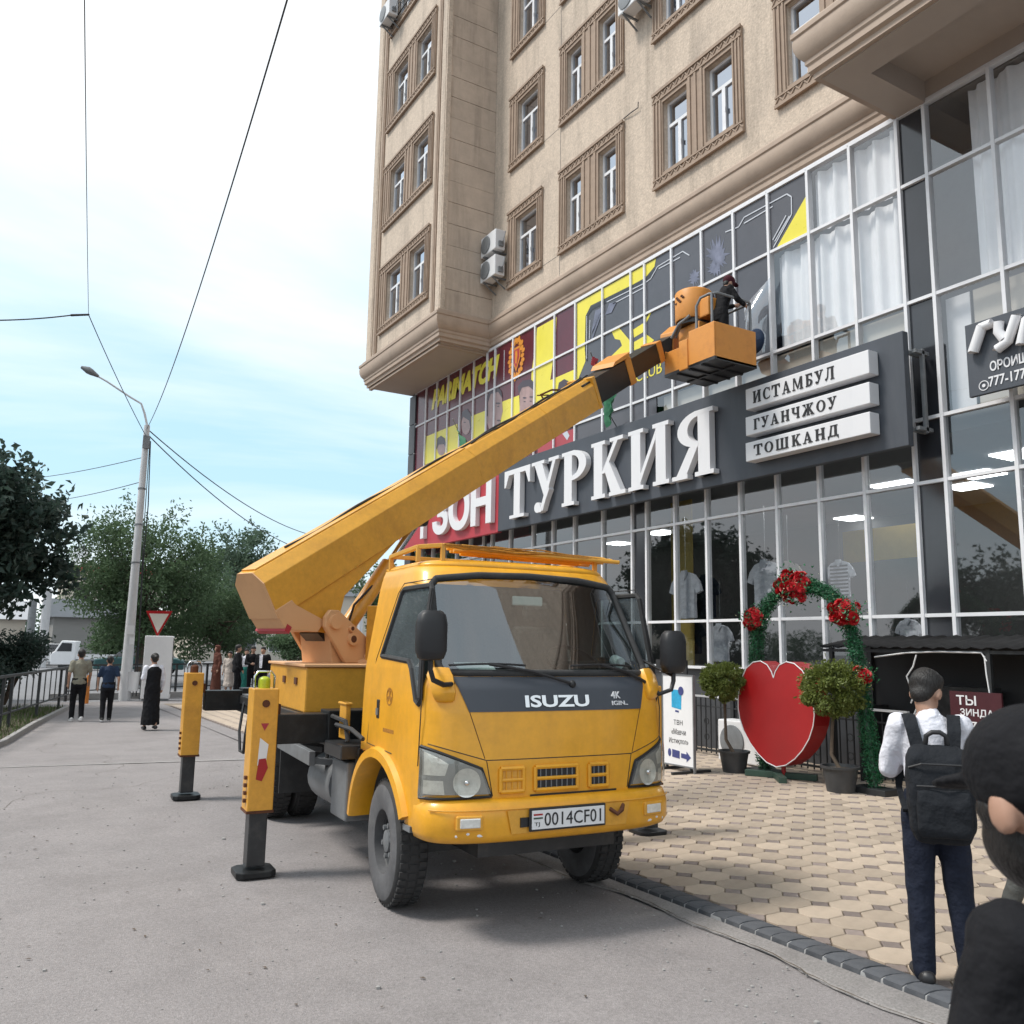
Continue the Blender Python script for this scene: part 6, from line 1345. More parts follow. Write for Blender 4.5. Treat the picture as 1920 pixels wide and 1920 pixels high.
def person(label, loc, face, height, top='cloth_white', bottom='cloth_navy', shoe='shoe', sleeve='long', style='trousers', hairst='short', vox=.016, pose=None, jacket=None, cap=None, slim=1.0, vest=None, group=None, parts=True, beard=False):
    P = dict(DEF); P.update(pose or {}); s = height/1.70
    o = thing('person', label, 'person', loc, face, group)
    def T(p): return (p[0]*s*slim, p[1]*s, p[2]*s)
    lean = P['lean']
    def B(x, y, z):   # torso point with forward lean
        k = max(0, (z-.95)); return T((x, y+k*lean, z))
    RS = s*slim
    hx, hy, hz = P['head']; hc = Vector(T((hx, hy+(.6)*lean, hz))); HM = Matrix.Rotation(P['hturn'], 3, 'Z') @ Matrix.Rotation(P['htilt'], 3, 'X')
    def Hd(x, y, z): q = HM @ Vector((x*s, y*s, z*s)); return (hc.x+q.x, hc.y+q.y, hc.z+q.z)
    body = MB()
    tor = [(.84, .15, .105, 0), (.93, .16, .112, -.01), (1.05, .138, .10, 0), (1.2, .155, .108, .01), (1.34, .165, .10, 0), (1.40, .12, .075, 0), (1.45, .062, .06, .0)]
    body.loft([oval(B(0, y, z), rx*RS, ry*s) for z, rx, ry, y in tor])
    body.caps(B(0, 0, 1.42), Hd(0, -.01, -.06), .056*s, .052*s)
    body.ell(Hd(0, -.005, .025), (.075*s, .094*s, .098*s), 18, 14, HM); body.ell(Hd(0, .025, -.05), (.058*s, .066*s, .068*s), 16, 12, HM)
    body.caps(Hd(0, .085, .0), Hd(0, .105, -.028), .010*s, .014*s, 8)
    for e in (-1, 1): body.ell(Hd(e*.08, -.005, -.012), (.015*s, .026*s, .036*s), 10, 8, HM); body.ell(Hd(e*.03, .078, .012), (.016*s, .012*s, .010*s), 8, 6, HM)
    body.caps(Hd(-.02, .085, -.062), Hd(.02, .085, -.062), .008*s, .008*s, 8)
    Lb = {}
    for S in 'LR':
        e = -1 if S == 'L' else 1
        sh = B(*P['sh'+S]); el = T(P['el'+S]); wr = T(P['wr'+S]); 
        if lean: el = T((P['el'+S][0], P['el'+S][1]+max(0, P['el'+S][2]-.95)*lean, P['el'+S][2])); wr = T((P['wr'+S][0], P['wr'+S][1]+max(0, P['wr'+S][2]-.95)*lean, P['wr'+S][2]))
        hp = T((e*.09, 0, .90)); kn = T(P['kn'+S]); an = T(P['an'+S]); Lb[S] = (sh, el, wr, hp, kn, an)
        body.caps(sh, el, .052*s, .040*s); body.caps(el, wr, .041*s, .027*s)
        d = (Vector(wr)-Vector(el)).normalized(); sd_ = Vector((e, 0, 0)); sd_ = (sd_-d*sd_.dot(d)).normalized(); f_ = d.cross(sd_).normalized()
        if f_.y < 0: f_ = -f_
        pw = Vector(wr); body.caps(pw, pw+d*.06*s, .027*s, .034*s)
        for k, (ln, of) in enumerate(((.066, .024), (.076, .008), (.070, -.008), (.055, -.023))):
            b0 = pw+d*.078*s+f_*of*s; b1 = b0+d*ln*.55*s-sd_*.008*s; body.caps(b0, b1, .0105*s, .009*s, 8); body.caps(b1, b1+d*ln*.4*s-sd_*.022*s, .009*s, .0075*s, 8)
        b0 = pw+d*.03*s+f_*.028*s; body.caps(b0, b0+d*.03*s+f_*.025*s, .013*s, .011*s, 8); body.caps(b0+d*.03*s+f_*.025*s, b0+d*.06*s+f_*.028*s, .011*s, .009*s, 8)
        body.caps(hp, kn, .082*s, .056*s); body.caps(kn, an, .056*s, .038*s)
        ft = P['foot'+S]; fd = Vector((math.sin(ft), math.cos(ft), 0)); av = Vector(an); body.caps(av+fd*-.035*s-Vector((0, 0, .045*s)), av+fd*.15*s-Vector((0, 0, .052*s)), .035*s, .030*s)
    vb = vox
    link('body', remesh(body, 'body', vb, 2), o).data.materials.append(MATS['skin'])
    # garments
    def garment(mb, name, m, v=vox, sm=3, d=.0035): g_ = link(name, remesh(mb, name, v, sm, d), o); g_.data.materials.append(MATS[m]); return g_
    def topm(infl, z0, slv, collar=True):
        g_ = MB(); t2 = [(z0, .158, .115, -.005)]+[q for q in tor if z0+.05 < q[0] < 1.43]
        g_.loft([oval(B(0, y, z), (rx+infl)*RS, (ry+infl)*s) for z, rx, ry, y in t2]+[oval(B(0, 0, 1.44), .075*RS, .07*s)])
        for S in 'LR':
            sh, el, wr, _, _, _ = Lb[S]; g_.caps(sh, el, (.056+infl)*s, (.046+infl)*s)
            if slv == 'long': g_.caps(el, Vector(el)+(Vector(wr)-Vector(el))*.97, (.047+infl)*s, (.036+infl*.6)*s)
        if collar: g_.caps(B(0, -.01, 1.415), B(0, .0, 1.432), .072*s, .066*s)
        return g_
    def sleevecut(slv):
        if slv == 'short':
            for S in 'LR':
                sh, el, wr, hp, kn, an = Lb[S]; Lb[S] = (sh, tuple(Vector(sh)+(Vector(el)-Vector(sh))*.75), wr, hp, kn, an)
    keep = dict(Lb); sleevecut(sleeve)
    zb = .86 if style == 'trousers' else .9
    garment(topm(.011, zb, sleeve), 'jacket' if jacket is True else 'shirt', top)
    Lb = keep
    if vest:
        g_ = MB(); g_.loft([oval(B(0, y, z), (rx+.026)*RS, (ry+.026)*s) for z, rx, ry, y in tor if z < 1.36]+[oval(B(0, -.0, 1.42), .10*RS, .085*s)]); garment(g_, 'pinafore', vest)
    if style == 'trousers':
        g_ = MB(); g_.loft([oval(T((0, 0, z)), rx*RS, ry*s) for z, rx, ry in ((.80, .165, .12), (.90, .178, .128), (1.0, .168, .122), (1.03, .162, .118))])
        for S in 'LR':
            _, _, _, hp, kn, an = Lb[S]; g_.caps(hp, kn, .094*s, .076*s); a2 = Vector(an)+Vector((0, 0, -.02*s)); g_.caps(kn, a2, .074*s, .060*s)
        garment(g_, 'trousers', bottom, d=.0016)
    else:
        hem = .12 if style == 'dress' else .35; g_ = MB(); fr = .05+.5*(P['knL'][1]-P['knR'][1])
        rr = []
        for z, rx, ry in ((1.06, .15, .112), (.95, .18, .132), (.8, .185, .14), (.5, .19, .16), (hem+.15, .205, .18), (hem, .21, .185)):
            rr.append([(p[0]+.010*s*math.sin(9*k_/16*6.283)*(1.1-z), p[1]+.012*s*math.cos(7*k_/16*6.283)*(1.1-z), p[2]) for k_, p in enumerate(oval(T((0, .0, z)), rx*RS, ry*s, 32))])
        g_.loft(rr); garment(g_, 'skirt', bottom, sm=2)
    if jacket and jacket is not True:
        Lb = keep; g_ = topm(.032, .80, 'long', False); garment(g_, 'jacket', jacket)
        # open front showing the shirt
        g_ = MB(); g_.prism([(-.045, 1.0), (.045, 1.0), (.06, 1.42), (-.06, 1.42)], (0, .148*s, 0), (s, 0, 0), (0, 0, s), (0, .012, 0)); g2 = g_.mesh('shirt_front'); g2.materials.append(MATS[top]); link('shirt_front', g2, o)
    for S in 'LR':
        an = Vector(Lb[S][5]); ft = P['foot'+S]; fd = Vector((math.sin(ft), math.cos(ft), 0)); g_ = MB()
        g_.caps(an+fd*-.045*s-Vector((0, 0, .04*s)), an+fd*.03*s-Vector((0, 0, .038*s)), .045*s, .045*s); g_.caps(an+fd*.03*s-Vector((0, 0, .042*s)), an+fd*.165*s-Vector((0, 0, .052*s)), .042*s, .034*s)
        g_.v = [(p[0], p[1], max(p[2], an.z-.083*s)) for p in g_.v]
        garment(g_, 'shoe', shoe, max(.008, vox*.6), 1, 0)
        if shoe == 'shoe_white' or shoe == 'cloth_grey':
            g_ = MB(); c_ = an+fd*.05*s; g_.loft([[(c_.x+fd.y*a*.047*s+fd.x*b*.15*s, c_.y-fd.x*a*.047*s+fd.y*b*.15*s, an.z-.085*s+zz) for a, b in [(math.cos(t_), math.sin(t_)) for t_ in np.linspace(0, 6.283, 16, endpoint=False)]] for zz in (0, .028*s)]); m2 = g_.mesh('sole'); m2.materials.append(MATS['shoe_white']); link('sole', m2, o)
    # hair
    if hairst:
        g_ = MB(); g_.ell(Hd(0, -.022, .045), (.089*s, .097*s, .094*s), 20, 14, HM)
        g_.ell(Hd(0, -.052, -.012), (.068*s, .052*s, .072*s), 16, 12, HM); (None if cap else g_.ell(Hd(0, .03, .085), (.070*s, .062*s, .05*s), 14, 10, HM))
        if hairst == 'long': g_.caps(Hd(0, -.06, .0), Hd(0, -.085, -.28), .07*s, .05*s)
        if hairst == 'bun': g_.ell(Hd(0, -.125, .04), (.04*s, .035*s, .04*s))
        if hairst == 'scarf': g_.ell(Hd(0, -.01, -.02), (.095*s, .095*s, .12*s), 18, 12, HM); g_.loft([oval(Hd(0, -.02, -.08), .07*s, .07*s), oval(Hd(0, -.02, -.2), .15*s, .11*s)])
        garment(g_, 'hair' if hairst != 'scarf' else 'headscarf', 'hair' if hairst != 'scarf' else top, min(vox, .012), 2, .0025 if hairst != 'scarf' else .001)
    if beard:
        g_ = MB(); g_.ell(Hd(0, .034, -.055), (.070*s, .074*s, .076*s), 16, 12, HM); g_.ell(Hd(0, .03, -.005), (.079*s, .062*s, .05*s), 14, 10, HM); garment(g_, 'beard', 'hair', min(vox, .01), 2, .002)
    if cap:
        g_ = MB(); g_.ell(Hd(0, -.012, .055), (.100*s, .118*s, .100*s), 20, 12, HM); g_.v = [p for p in g_.v]
        b0, b1 = Vector(Hd(0, .06, .062)), Vector(Hd(0, .175, .035)); 
        g_.ell(((b0+b1)/2).to_tuple(), (.075*s, .085*s, .014*s), 16, 8, HM); garment(g_, 'cap', cap, min(vox, .012), 2, 0)
    return o
# --- schoolboy with the backpack (foreground)
fb_ = gnd(1746, 1866); boy_h = 1.60
bf = R(-47)
pb = dict(knL=(-.10, .01, .49), knR=(.115, .02, .49), anL=(-.105, -.02, .085), anR=(.15, .0, .085), footL=-.15, footR=.35, htilt=R(-24), hturn=R(-38), head=(.0, .045, 1.565), elL=(-.24, .06, 1.13), elR=(.245, .06, 1.12), wrL=(-.09, .26, 1.12), wrR=(.08, .27, 1.12))
bc = fb_+np.array([.14, .02, 0])
boy = person('schoolboy in a white shirt and dark trousers with a black backpack, seen from behind', (bc[0], bc[1], 0.0+.02), bf, boy_h, 'cloth_white', 'cloth_navy', pose=pb, vox=.010, slim=.93)
# backpack worn on the back
s = boy_h/1.70
bp_ = thing('backpack', 'large black backpack on the back of the schoolboy', 'backpack', (bc[0], bc[1], .02), bf)
m_ = MB()
def rrect(w, d, y, z, n=20, e=.35): return [(math.copysign(abs(math.cos(t_))**e, math.cos(t_))*w/2+(.0), y+math.copysign(abs(math.sin(t_))**e, math.sin(t_))*d/2, z) for t_ in np.linspace(0, 6.283, n, endpoint=False)]
def bag(mb, zs): mb.loft([rrect(w*s, d*s, y*s, z*s) for z, w, d, y in zs])
off = -.045
bag(m_, [(.775, .20, .06, -.20), (.79, .27, .10, -.215), (.86, .32, .145, -.225), (1.0, .335, .165, -.225), (1.14, .335, .16, -.215), (1.22, .325, .14, -.20), (1.27, .28, .11, -.18), (1.29, .20, .06, -.16)])
g_ = link('main_bag', remesh(m_, 'main_bag', .012, 3, .0025), bp_); g_.data.materials.append(MATS['cloth_back'])
m_ = MB(); bag(m_, [(.82, .24, .03, -.305), (.86, .27, .05, -.31), (1.0, .275, .055, -.312), (1.07, .26, .03, -.303)]); g_ = link('front_pocket', remesh(m_, 'front_pocket', .012, 2, .002), bp_); g_.data.materials.append(MATS['cloth_back'])
m_ = MB()
m_.tube([(-.16*s, -.27*s, 1.175*s), (-.1*s, -.305*s, 1.20*s), (.1*s, -.305*s, 1.20*s), (.16*s, -.27*s, 1.175*s)], .006, 6); m_.tube([(-.13*s, -.31*s, 1.085*s), (.0, -.335*s, 1.09*s), (.13*s, -.31*s, 1.085*s)], .005, 6); m_.build('zip', 'black', bp_, 'local')
m_ = MB(); m_.tube([(-.055*s, -.17*s, 1.285*s), (-.05*s, -.19*s, 1.34*s), (-.02*s, -.19*s, 1.36*s), (.02*s, -.19*s, 1.36*s), (.05*s, -.19*s, 1.34*s), (.055*s, -.17*s, 1.285*s)], .013, 8); m_.build('carry_handle', 'black', bp_, 'local', smooth=60)
for e in (-1, 1):
    m_ = MB(); pts = [(e*.09, -.145, 1.26), (e*.105, -.115, 1.36), (e*.115, -.06, 1.435), (e*.125, .02, 1.435), (e*.14, .10, 1.36), (e*.15, .125, 1.2), (e*.17, .06, 1.02), (e*.16, -.1, .92)]
    A = []
    for i, p in enumerate(pts):
        d = Vector(pts[min(i+1, 7)])-Vector(pts[max(i-1, 0)]); d.normalize(); n_ = Vector((1, 0, 0)).cross(d).normalized(); c_ = Vector(p)*s; wv = Vector((.034 if i < 6 else .016, 0, 0))*s; tk = n_*.010
        A.append([c_-wv-tk, c_+wv-tk, c_+wv+tk, c_-wv+tk])
    m_.loft(A); m_.build('shoulder_strap', 'cloth_back', bp_, 'local', smooth=60)
# --- man with a cap close to the camera on the right edge
hd_ = atd(2150, 1425, 1.46); hgt = 1.60
face_dir = R(-46)
person('person in a black cap and black top close by at the right edge', (hd_[0], hd_[1], 0.0), face_dir, hgt, 'cloth_black', 'cloth_black', pose=dict(lean=.12, head=(-.10, .07, 1.575), hturn=R(30), htilt=R(-14), elL=(-.25, .02, 1.12), elR=(.25, .02, 1.12), wrL=(-.2, .2, 1.0), wrR=(.2, .2, 1.0)), vox=.008, cap='cloth_black', beard=True)
# --- person whose grey trouser leg and shoe show behind
q = gnd(1868, 1752)
person('person in grey trousers and dark white soled shoes at the right edge', (q[0]+.44, q[1]-.16, .02), R(40), 1.52, 'cloth_black', 'cloth_grey', 'cloth_grey', pose=dict(knL=(-.10, .20, .50), anL=(-.11, .36, .085), knR=(.1, .02, .49), anR=(.1, -.16, .085)), vox=.014)
# --- pedestrians on the left
def walk(a=.16, ph=1): return dict(knL=(-.09, .06*ph+.05, .50), anL=(-.09, a*ph, .085+(.03 if ph < 0 else 0)), knR=(.09, -.06*ph+.05, .50), anR=(.09, -a*ph, .085+(.03 if ph > 0 else 0)), elL=(-.24, -.08*ph, 1.12), wrL=(-.24, -.06*ph+.05, .88), elR=(.24, .08*ph-.04, 1.12), wrR=(.24, .12*ph+.02, .90))
q = gnd(142, 1352); person('person in a beige short sleeved shirt and black trousers walking away by the railing', (q[0], q[1], 0), R(4), 1.50, 'cloth_olive', 'cloth_black', 'shoe_white', 'short', pose=walk(.10, 1), vox=.018)
q = gnd(197, 1353); person('boy in a dark navy shirt and black trousers walking away beside the beige shirt', (q[0], q[1], 0), R(-4), 1.37, 'cloth_blue', 'cloth_black', 'cloth_grey', 'short', pose=walk(.12, -1), vox=.018)
q = gnd(280, 1369); person('woman in a black pinafore dress over a white blouse walking in the forecourt', (q[0], q[1], 0), R(4), 1.46, 'cloth_white', 'cloth_black', 'shoe', 'long', 'dress', 'bun', pose=dict(walk(.14, 1), elL=(-.23, .0, 1.15), wrL=(-.10, .16, 1.22)), vox=.018, vest='cloth_black', slim=.95)
# --- group standing by the far railing
def far(px_, py_, label, face, h, **k): q = gnd(px_, py_); return person(label, (q[0], q[1], -.004), face, h, vox=.024, group=None, **k)
far(403, 1303, 'woman in a long brown dress standing by the far railing', R(100), 1.60, top='cloth_brown', bottom='cloth_brown', style='dress', hairst='scarf')
far(427, 1305, 'girl in a pale patterned dress beside the brown dress', R(150), 1.42, top='cloth_cream', bottom='cloth_cream', style='skirt', hairst='long')
far(441, 1307, 'young man in a black suit and white shirt in the standing group', R(-100), 1.63, top='cloth_white', bottom='cloth_black', jacket='cloth_black', pose=walk(.06, 1))
far(458, 1303, 'girl in a teal skirt between the men in black', R(170), 1.50, top='cloth_white', bottom='cloth_teal', style='dress', hairst='long')
far(470, 1306, 'man all in black looking at his hands in the standing group', R(170), 1.60, top='cloth_black', bottom='cloth_black', pose=dict(wrL=(-.06, .26, 1.1), wrR=(.08, .26, 1.1), elL=(-.23, .08, 1.12), elR=(.23, .08, 1.12), htilt=R(-15)))
far(489, 1308, 'youth in a black jacket over a white shirt nearest the truck', R(140), 1.58, top='cloth_white', bottom='cloth_black', jacket='cloth_black')
far(660, 1300, 'youth in a black jacket and white shirt seen between pedestal and cab', R(160), 1.66, top='cloth_white', bottom='cloth_black', jacket='cloth_black')
far(672, 1298, 'person in dark clothes beside the cab door in the distance', R(190), 1.68, top='cloth_grey', bottom='cloth_black')
# --- workers in the basket
fz = zF+.05
def bworker(label, px_, py_, h, X, face, pose, cap): 
    q = atx(px_, py_, X); return person(label, (X, q[1], fz), face, h, 'cloth_black', 'cloth_black', 'shoe', pose=pose, cap=cap, vox=.016)
q = atx(1350, 520, Bx0+.42); hw_ = min(1.72, (q[2]-fz)+.06)
bworker('worker in black with a dark red cap reaching to the glass from the basket', 1350, 560, max(1.35, hw_), Bx0+.42, R(-100), dict(lean=.22, elL=(-.27, .14, 1.18), wrL=(-.20, .36, 1.24), elR=(.27, .12, 1.16), wrR=(.18, .34, 1.12), head=(0, .06, 1.55), htilt=R(-22)), 'cloth_maroon')
q2 = atx(1318, 556, Bx0+.5)
bworker('second worker crouching in the basket with a dark red cap behind the orange housing', 1322, 580, max(1.0, min(1.5, (q2[2]-fz)+.05)), Bx0+.5, R(-80), dict(lean=.25, elL=(-.28, .2, 1.15), wrL=(-.2, .4, 1.1)), 'cloth_maroon')
# ================================================================== plants
def leaves(name, m, parent, pts, size, asp=.5, seed=1, bend=.25):
    """leaf sized faces at the given points, one bent quad pair each"""
    r_ = np.random.default_rng(seed); P = np.asarray(pts, float); n_ = len(P)
    d = r_.normal(size=(n_, 3)); d[:, 2] -= .3; d /= np.linalg.norm(d, axis=1)[:, None]; e = r_.normal(size=(n_, 3)); e -= d*(e*d).sum(1)[:, None]; e /= np.linalg.norm(e, axis=1)[:, None]; f = np.cross(d, e)
    L_ = size*r_.uniform(.6, 1.3, n_)[:, None]; W_ = L_*asp
    a = P-d*L_*.5; b = P+d*L_*.5-f*L_*bend; c_ = P-e*W_*.5+f*L_*.08; g_ = P+e*W_*.5+f*L_*.08
    V = np.stack([a, c_, b, g_], 1).reshape(-1, 3); 
    off = WORLD[parent.name][0] if parent is not None else np.zeros(3); V = V-off
    me = bpy.data.meshes.new(name); me.vertices.add(len(V)); me.vertices.foreach_set('co', V.ravel())
    idx = np.arange(n_)*4; F = np.stack([idx, idx+1, idx+2, idx, idx+2, idx+3], 1).reshape(-1)
    me.loops.add(len(F)); me.loops.foreach_set('vertex_index', F); me.polygons.add(n_*2); me.polygons.foreach_set('loop_start', np.arange(n_*2)*3); me.polygons.foreach_set('loop_total', np.full(n_*2, 3)); me.update(); me.validate()
    me.materials.append(MATS[m]); return link(name, me, parent, wreg=(off, 0.0))
def blob_pts(cs, n, seed, shell=.55):
    r_ = np.random.default_rng(seed); out = []
    w = np.array([c[1][0]*c[1][1]*c[1][2] for c in cs])**.7; w /= w.sum()
    for (c_, rad), k in zip(cs, (w*n).astype(int)):
        d = r_.normal(size=(k, 3)); d /= np.linalg.norm(d, axis=1)[:, None]; rr = r_.uniform(shell**3, 1, k)**(1/3); out.append(np.array(c_)+d*rr[:, None]*np.array(rad)*(1+.12*r_.normal(size=(k, 1))))
    return np.concatenate(out)
def tree(label, base, H, crown_c, crown_r, nclump, nleaf, size, m, seed, trunk_r=.18, group=None, droop=0.0, asp=.5, name='tree'):
    r_ = np.random.default_rng(seed); o = thing(name, label, 'tree', base, 0, group); base = np.array(base, float)
    c0 = base+np.array(crown_c); R0 = np.array(crown_r); t = MB()
    top = c0+np.array([0, 0, R0[2]*.3]); t.tube([base, base+(c0-base)*.3+[.1*trunk_r, .05, 0], base+(c0-base)*.7, top], [trunk_r*1.25, trunk_r, trunk_r*.8, trunk_r*.3], 10)
    cl = []
    for k in range(nclump):
        d = r_.normal(size=3); d /= np.linalg.norm(d); rr = r_.uniform(.35, .95); p = c0+d*R0*rr; sz = R0.mean()*r_.uniform(.16, .36)*(1.15-.4*rr); cl.append((p, (sz*1.15, sz*1.15, sz*.85)))
        if k % 2 == 0: s0 = base+(c0-base)*r_.uniform(.5, 1.05); mid = (s0+p)/2+np.array([0, 0, .1*R0[2]]); t.tube([s0, mid, p], [trunk_r*.32, trunk_r*.2, trunk_r*.06], 6)
    t.build('trunk', 'bark', o, smooth=60)
    pts = blob_pts(cl, int(nleaf*.85), seed, .3)
    # twig sprays sticking out of the outline
    ex = []
    for k in range(int(nclump*1.4)):
        d = r_.normal(size=3); d[2] = abs(d[2])*.8+.1; d /= np.linalg.norm(d); a = c0+d*R0*.85; L_ = R0.mean()*r_.uniform(.15, .4)
        u = r_.uniform(0, 1, int(nleaf*.15/(nclump*1.4))); ex.append(a+np.outer(u*L_, d+np.array([0, 0, .25]))+r_.normal(size=(len(u), 3))*size*.6)
    pts = np.concatenate([pts]+ex); pts = pts[pts[:, 2] > base[2]+.25]
    leaves('crown', m, o, pts, size, asp, seed+1); return o
# large dark chestnut on the left
tree('large dark chestnut tree at the left edge behind the railing', (-1.15, 24.6, 0), 7, (0.0, 0, 3.95), (2.75, 2.4, 2.0), 80, 26000, .21, 'leaf_dark', 3, .2, asp=.55, name='chestnut_tree')
tree('dark chestnut tree further left, its crown cut by the photo edge', (-4.6, 28.5, 0), 7, (.3, 0, 4.0), (3.0, 2.6, 2.4), 60, 16000, .23, 'leaf_dark', 4, .2, asp=.55, name='chestnut_tree')
# central green trees behind the lamp post
tree('broad green tree standing behind the lamp post', (5.3, 37.5, 0), 8, (-.1, 0, 3.9), (3.2, 2.6, 2.95), 110, 22000, .17, 'leaf_mid', 5, .16, asp=.42, name='green_tree')
tree('bushy green tree behind the road sign, right of the lamp post', (8.9, 40.5, 0), 6, (0, 0, 2.7), (2.6, 2.4, 1.9), 60, 12000, .17, 'leaf_mid', 6, .14, asp=.42, name='green_tree')
tree('smaller green tree just left of the boom base', (11.6, 47, 0), 7, (0, 0, 3.4), (2.6, 2.4, 2.0), 50, 10000, .2, 'leaf_far', 8, .16, name='green_tree')
tree('dense far tree rising behind the boom base', (13.6, 58, 0), 9, (0, 0, 6.0), (2.6, 2.6, 3.2), 50, 9000, .25, 'leaf_far', 9, .2, name='green_tree')
tree('small tree seen between pedestal and cab', (19.6, 46, 0), 7, (0, 0, 4.2), (2.4, 2.2, 1.9), 36, 7000, .2, 'leaf_mid', 10, .14, name='green_tree')
# shrubs at the left
def shrub(label, base, rad, h, n, m, seed, size=.12):
    o = thing('shrub', label, 'shrub', base); b = np.array(base, float); r_ = np.random.default_rng(seed); t = MB(); cl = []
    for k in range(16):
        d = r_.normal(size=3); d[2] = abs(d[2]); d /= np.linalg.norm(d); p = b+np.array([d[0]*rad*.8, d[1]*rad*.8, h*(.35+.55*r_.random())]); cl.append((p, (rad*.42, rad*.42, h*.25))); t.tube([b, (b+p)/2+[0, 0, .1], p], [.03, .02, .008], 5)
    t.build('stem', 'bark', o); leaves('foliage', m, o, blob_pts(cl, n, seed, .2), size, .5, seed)
shrub('dark shrub behind the railing at the left edge', (-.55, 22.5, .05), 1.1, 1.75, 7000, 'leaf_dark', 21)
shrub('low bush behind the railing below the chestnut', (.55, 26.0, .05), .9, 1.7, 5000, 'leaf_dark', 22)
shrub('round bush across the street left of the white van', (-2.0, 63.5, 0), 2.0, 2.6, 5000, 'leaf_mid', 23, .25)
shrub('clipped green bush across the street right of the white van', (8.8, 64.5, 0), 2.6, 3.0, 6000, 'leaf_mid', 24, .25)
shrub('green bush across the street beyond the standing group', (20, 66, 0), 2.6, 2.6, 5000, 'leaf_mid', 25, .25)
# trees across the road behind the camera: they show in the glass
k = 0
for (x, y, h) in ((-15, 1.0, 7.2), (-17, 7.5, 6.4), (-14.5, 14, 6.6), (-16, -6, 7.6), (-18, -14, 7.0), (-24, 4, 8.4), (-25, -9, 8), (-15, 21.5, 6)):
    tree('roadside tree behind the viewer, seen mirrored in the shop glass', (x, y, 0), h, (0, 0, h*.6), (2.6, 2.8, h*.36), 40, 5000, .32, 'leaf_dark', 40+k, .2, group='trees mirrored in the shop glass', name='roadside_tree'); k += 1

# ================================================================== forecourt things
def topiary(label, px_, pz, r, lean, seed, pot_r, hgt):
    g = gnd(*px_); o = thing('potted_tree', label, 'potted plant', (g[0], g[1], .015)); c_ = np.array([g[0], g[1], .015])
    t = MB(); hp = pot_r*1.45
    t.lathe([(pot_r*.76, 0), (pot_r*.98, hp*.9), (pot_r*1.08, hp*.9), (pot_r*1.1, hp), (pot_r*1.0, hp), (pot_r*.95, hp*.86), (0, hp*.86)], c_, (0, 0, 1), 28); t.build('pot', 'pot', o, smooth=40)
    t = MB(); t.lathe([(pot_r*.95, hp*.86), (.0, hp*.9)], c_+[0, 0, .004], (0, 0, 1), 20); t.build('soil', 'soil', o)
    top = np.array(atd(*pz, math.hypot(g[0], g[1])))
    t = MB(); t.tube([c_+[0, 0, hp*.85], c_+(top-c_)*.35+np.array(lean), c_+(top-c_)*.6+np.array(lean)*.6, top-[0, 0, r*.3]], [.026, .024, .02, .018], 8); t.build('stem', 'bark', o, smooth=60)
    r_ = np.random.default_rng(seed); cl = [(top+[0, 0, .02], (r*.93, r*.93, r*.78))]
    for k in range(34):
        d = r_.normal(size=3); d /= np.linalg.norm(d); cl.append((top+d*np.array([r*.86, r*.86, r*.74]), (r*.22, r*.22, r*.2)))
    leaves('crown', 'leaf_box', o, blob_pts(cl, 9000, seed, .6), .042, .55, seed)
topiary('ball shaped potted tree left of the red heart', (1377, 1450), (1357, 1278), .325, (0, .09, 0), 31, .205, 1.2)
topiary('ball shaped potted tree in front of the right side of the red heart', (1577, 1487), (1562, 1290), .41, (0, .10, 0), 32, .215, 1.2)
# red heart
hg = gnd(1497, 1470); hX = hg[0]+.10
o = thing('heart_sign', 'big red metal heart with a white edge on a green base', 'heart', (hX, hg[1], .015))
hc_ = np.array([hX, atx(1470, 1350, hX)[1], 0]); hT = atx(1460, 1240, hX)[2]; hB = atx(1488, 1440, hX)[2]; hL = atx(1397, 1300, hX)[1]; hRr = atx(1541, 1340, hX)[1]
W2 = (hL-hRr)/2; yc = (hL+hRr)/2; H2 = hT-hB
half = [(0, .84), (.05, .90), (.16, .965), (.34, 1.0), (.55, .985), (.75, .92), (.90, .80), (.985, .65), (1.0, .52), (.96, .42), (.85, .30), (.68, .19), (.48, .10), (.25, .03), (0, 0)]
HP = [(x*W2, z*H2) for x, z in half]+[(-x*W2, z*H2) for x, z in half[::-1][1:-1]]
t = MB(); t.prism(HP, (hX-.14, yc, hB), (0, -1, 0), (0, 0, 1), (.30, 0, 0)); hb_ = t.build('heart_body', 'red_paint', o)
t = MB(); t.tube([(hX-.142, yc-x, hB+z) for x, z in HP+[HP[0]]], .0075, 6); t.build('white_edge', 'white_paint', o)
t = MB(); t.cyl((hX, yc, .05), (hX, yc, hB+.06), .03, 12); t.build('post', 'red_paint', o)
t = MB(); t.beam((hX-.25, yc+.45, .06), (hX+.25, yc-.35, .06), .10, .08); t.beam((hX-.35, yc-.3, .056), (hX+.3, yc+.5, .056), .10, .08); t.build('base', 'green_metal', o, bevel=.006)
# flower arch
aX = gnd(1645, 1487)[0]-.15
o = thing('flower_arch', 'green garland arch with clusters of red roses behind the red heart', 'arch', (aX, 8.2, .015))
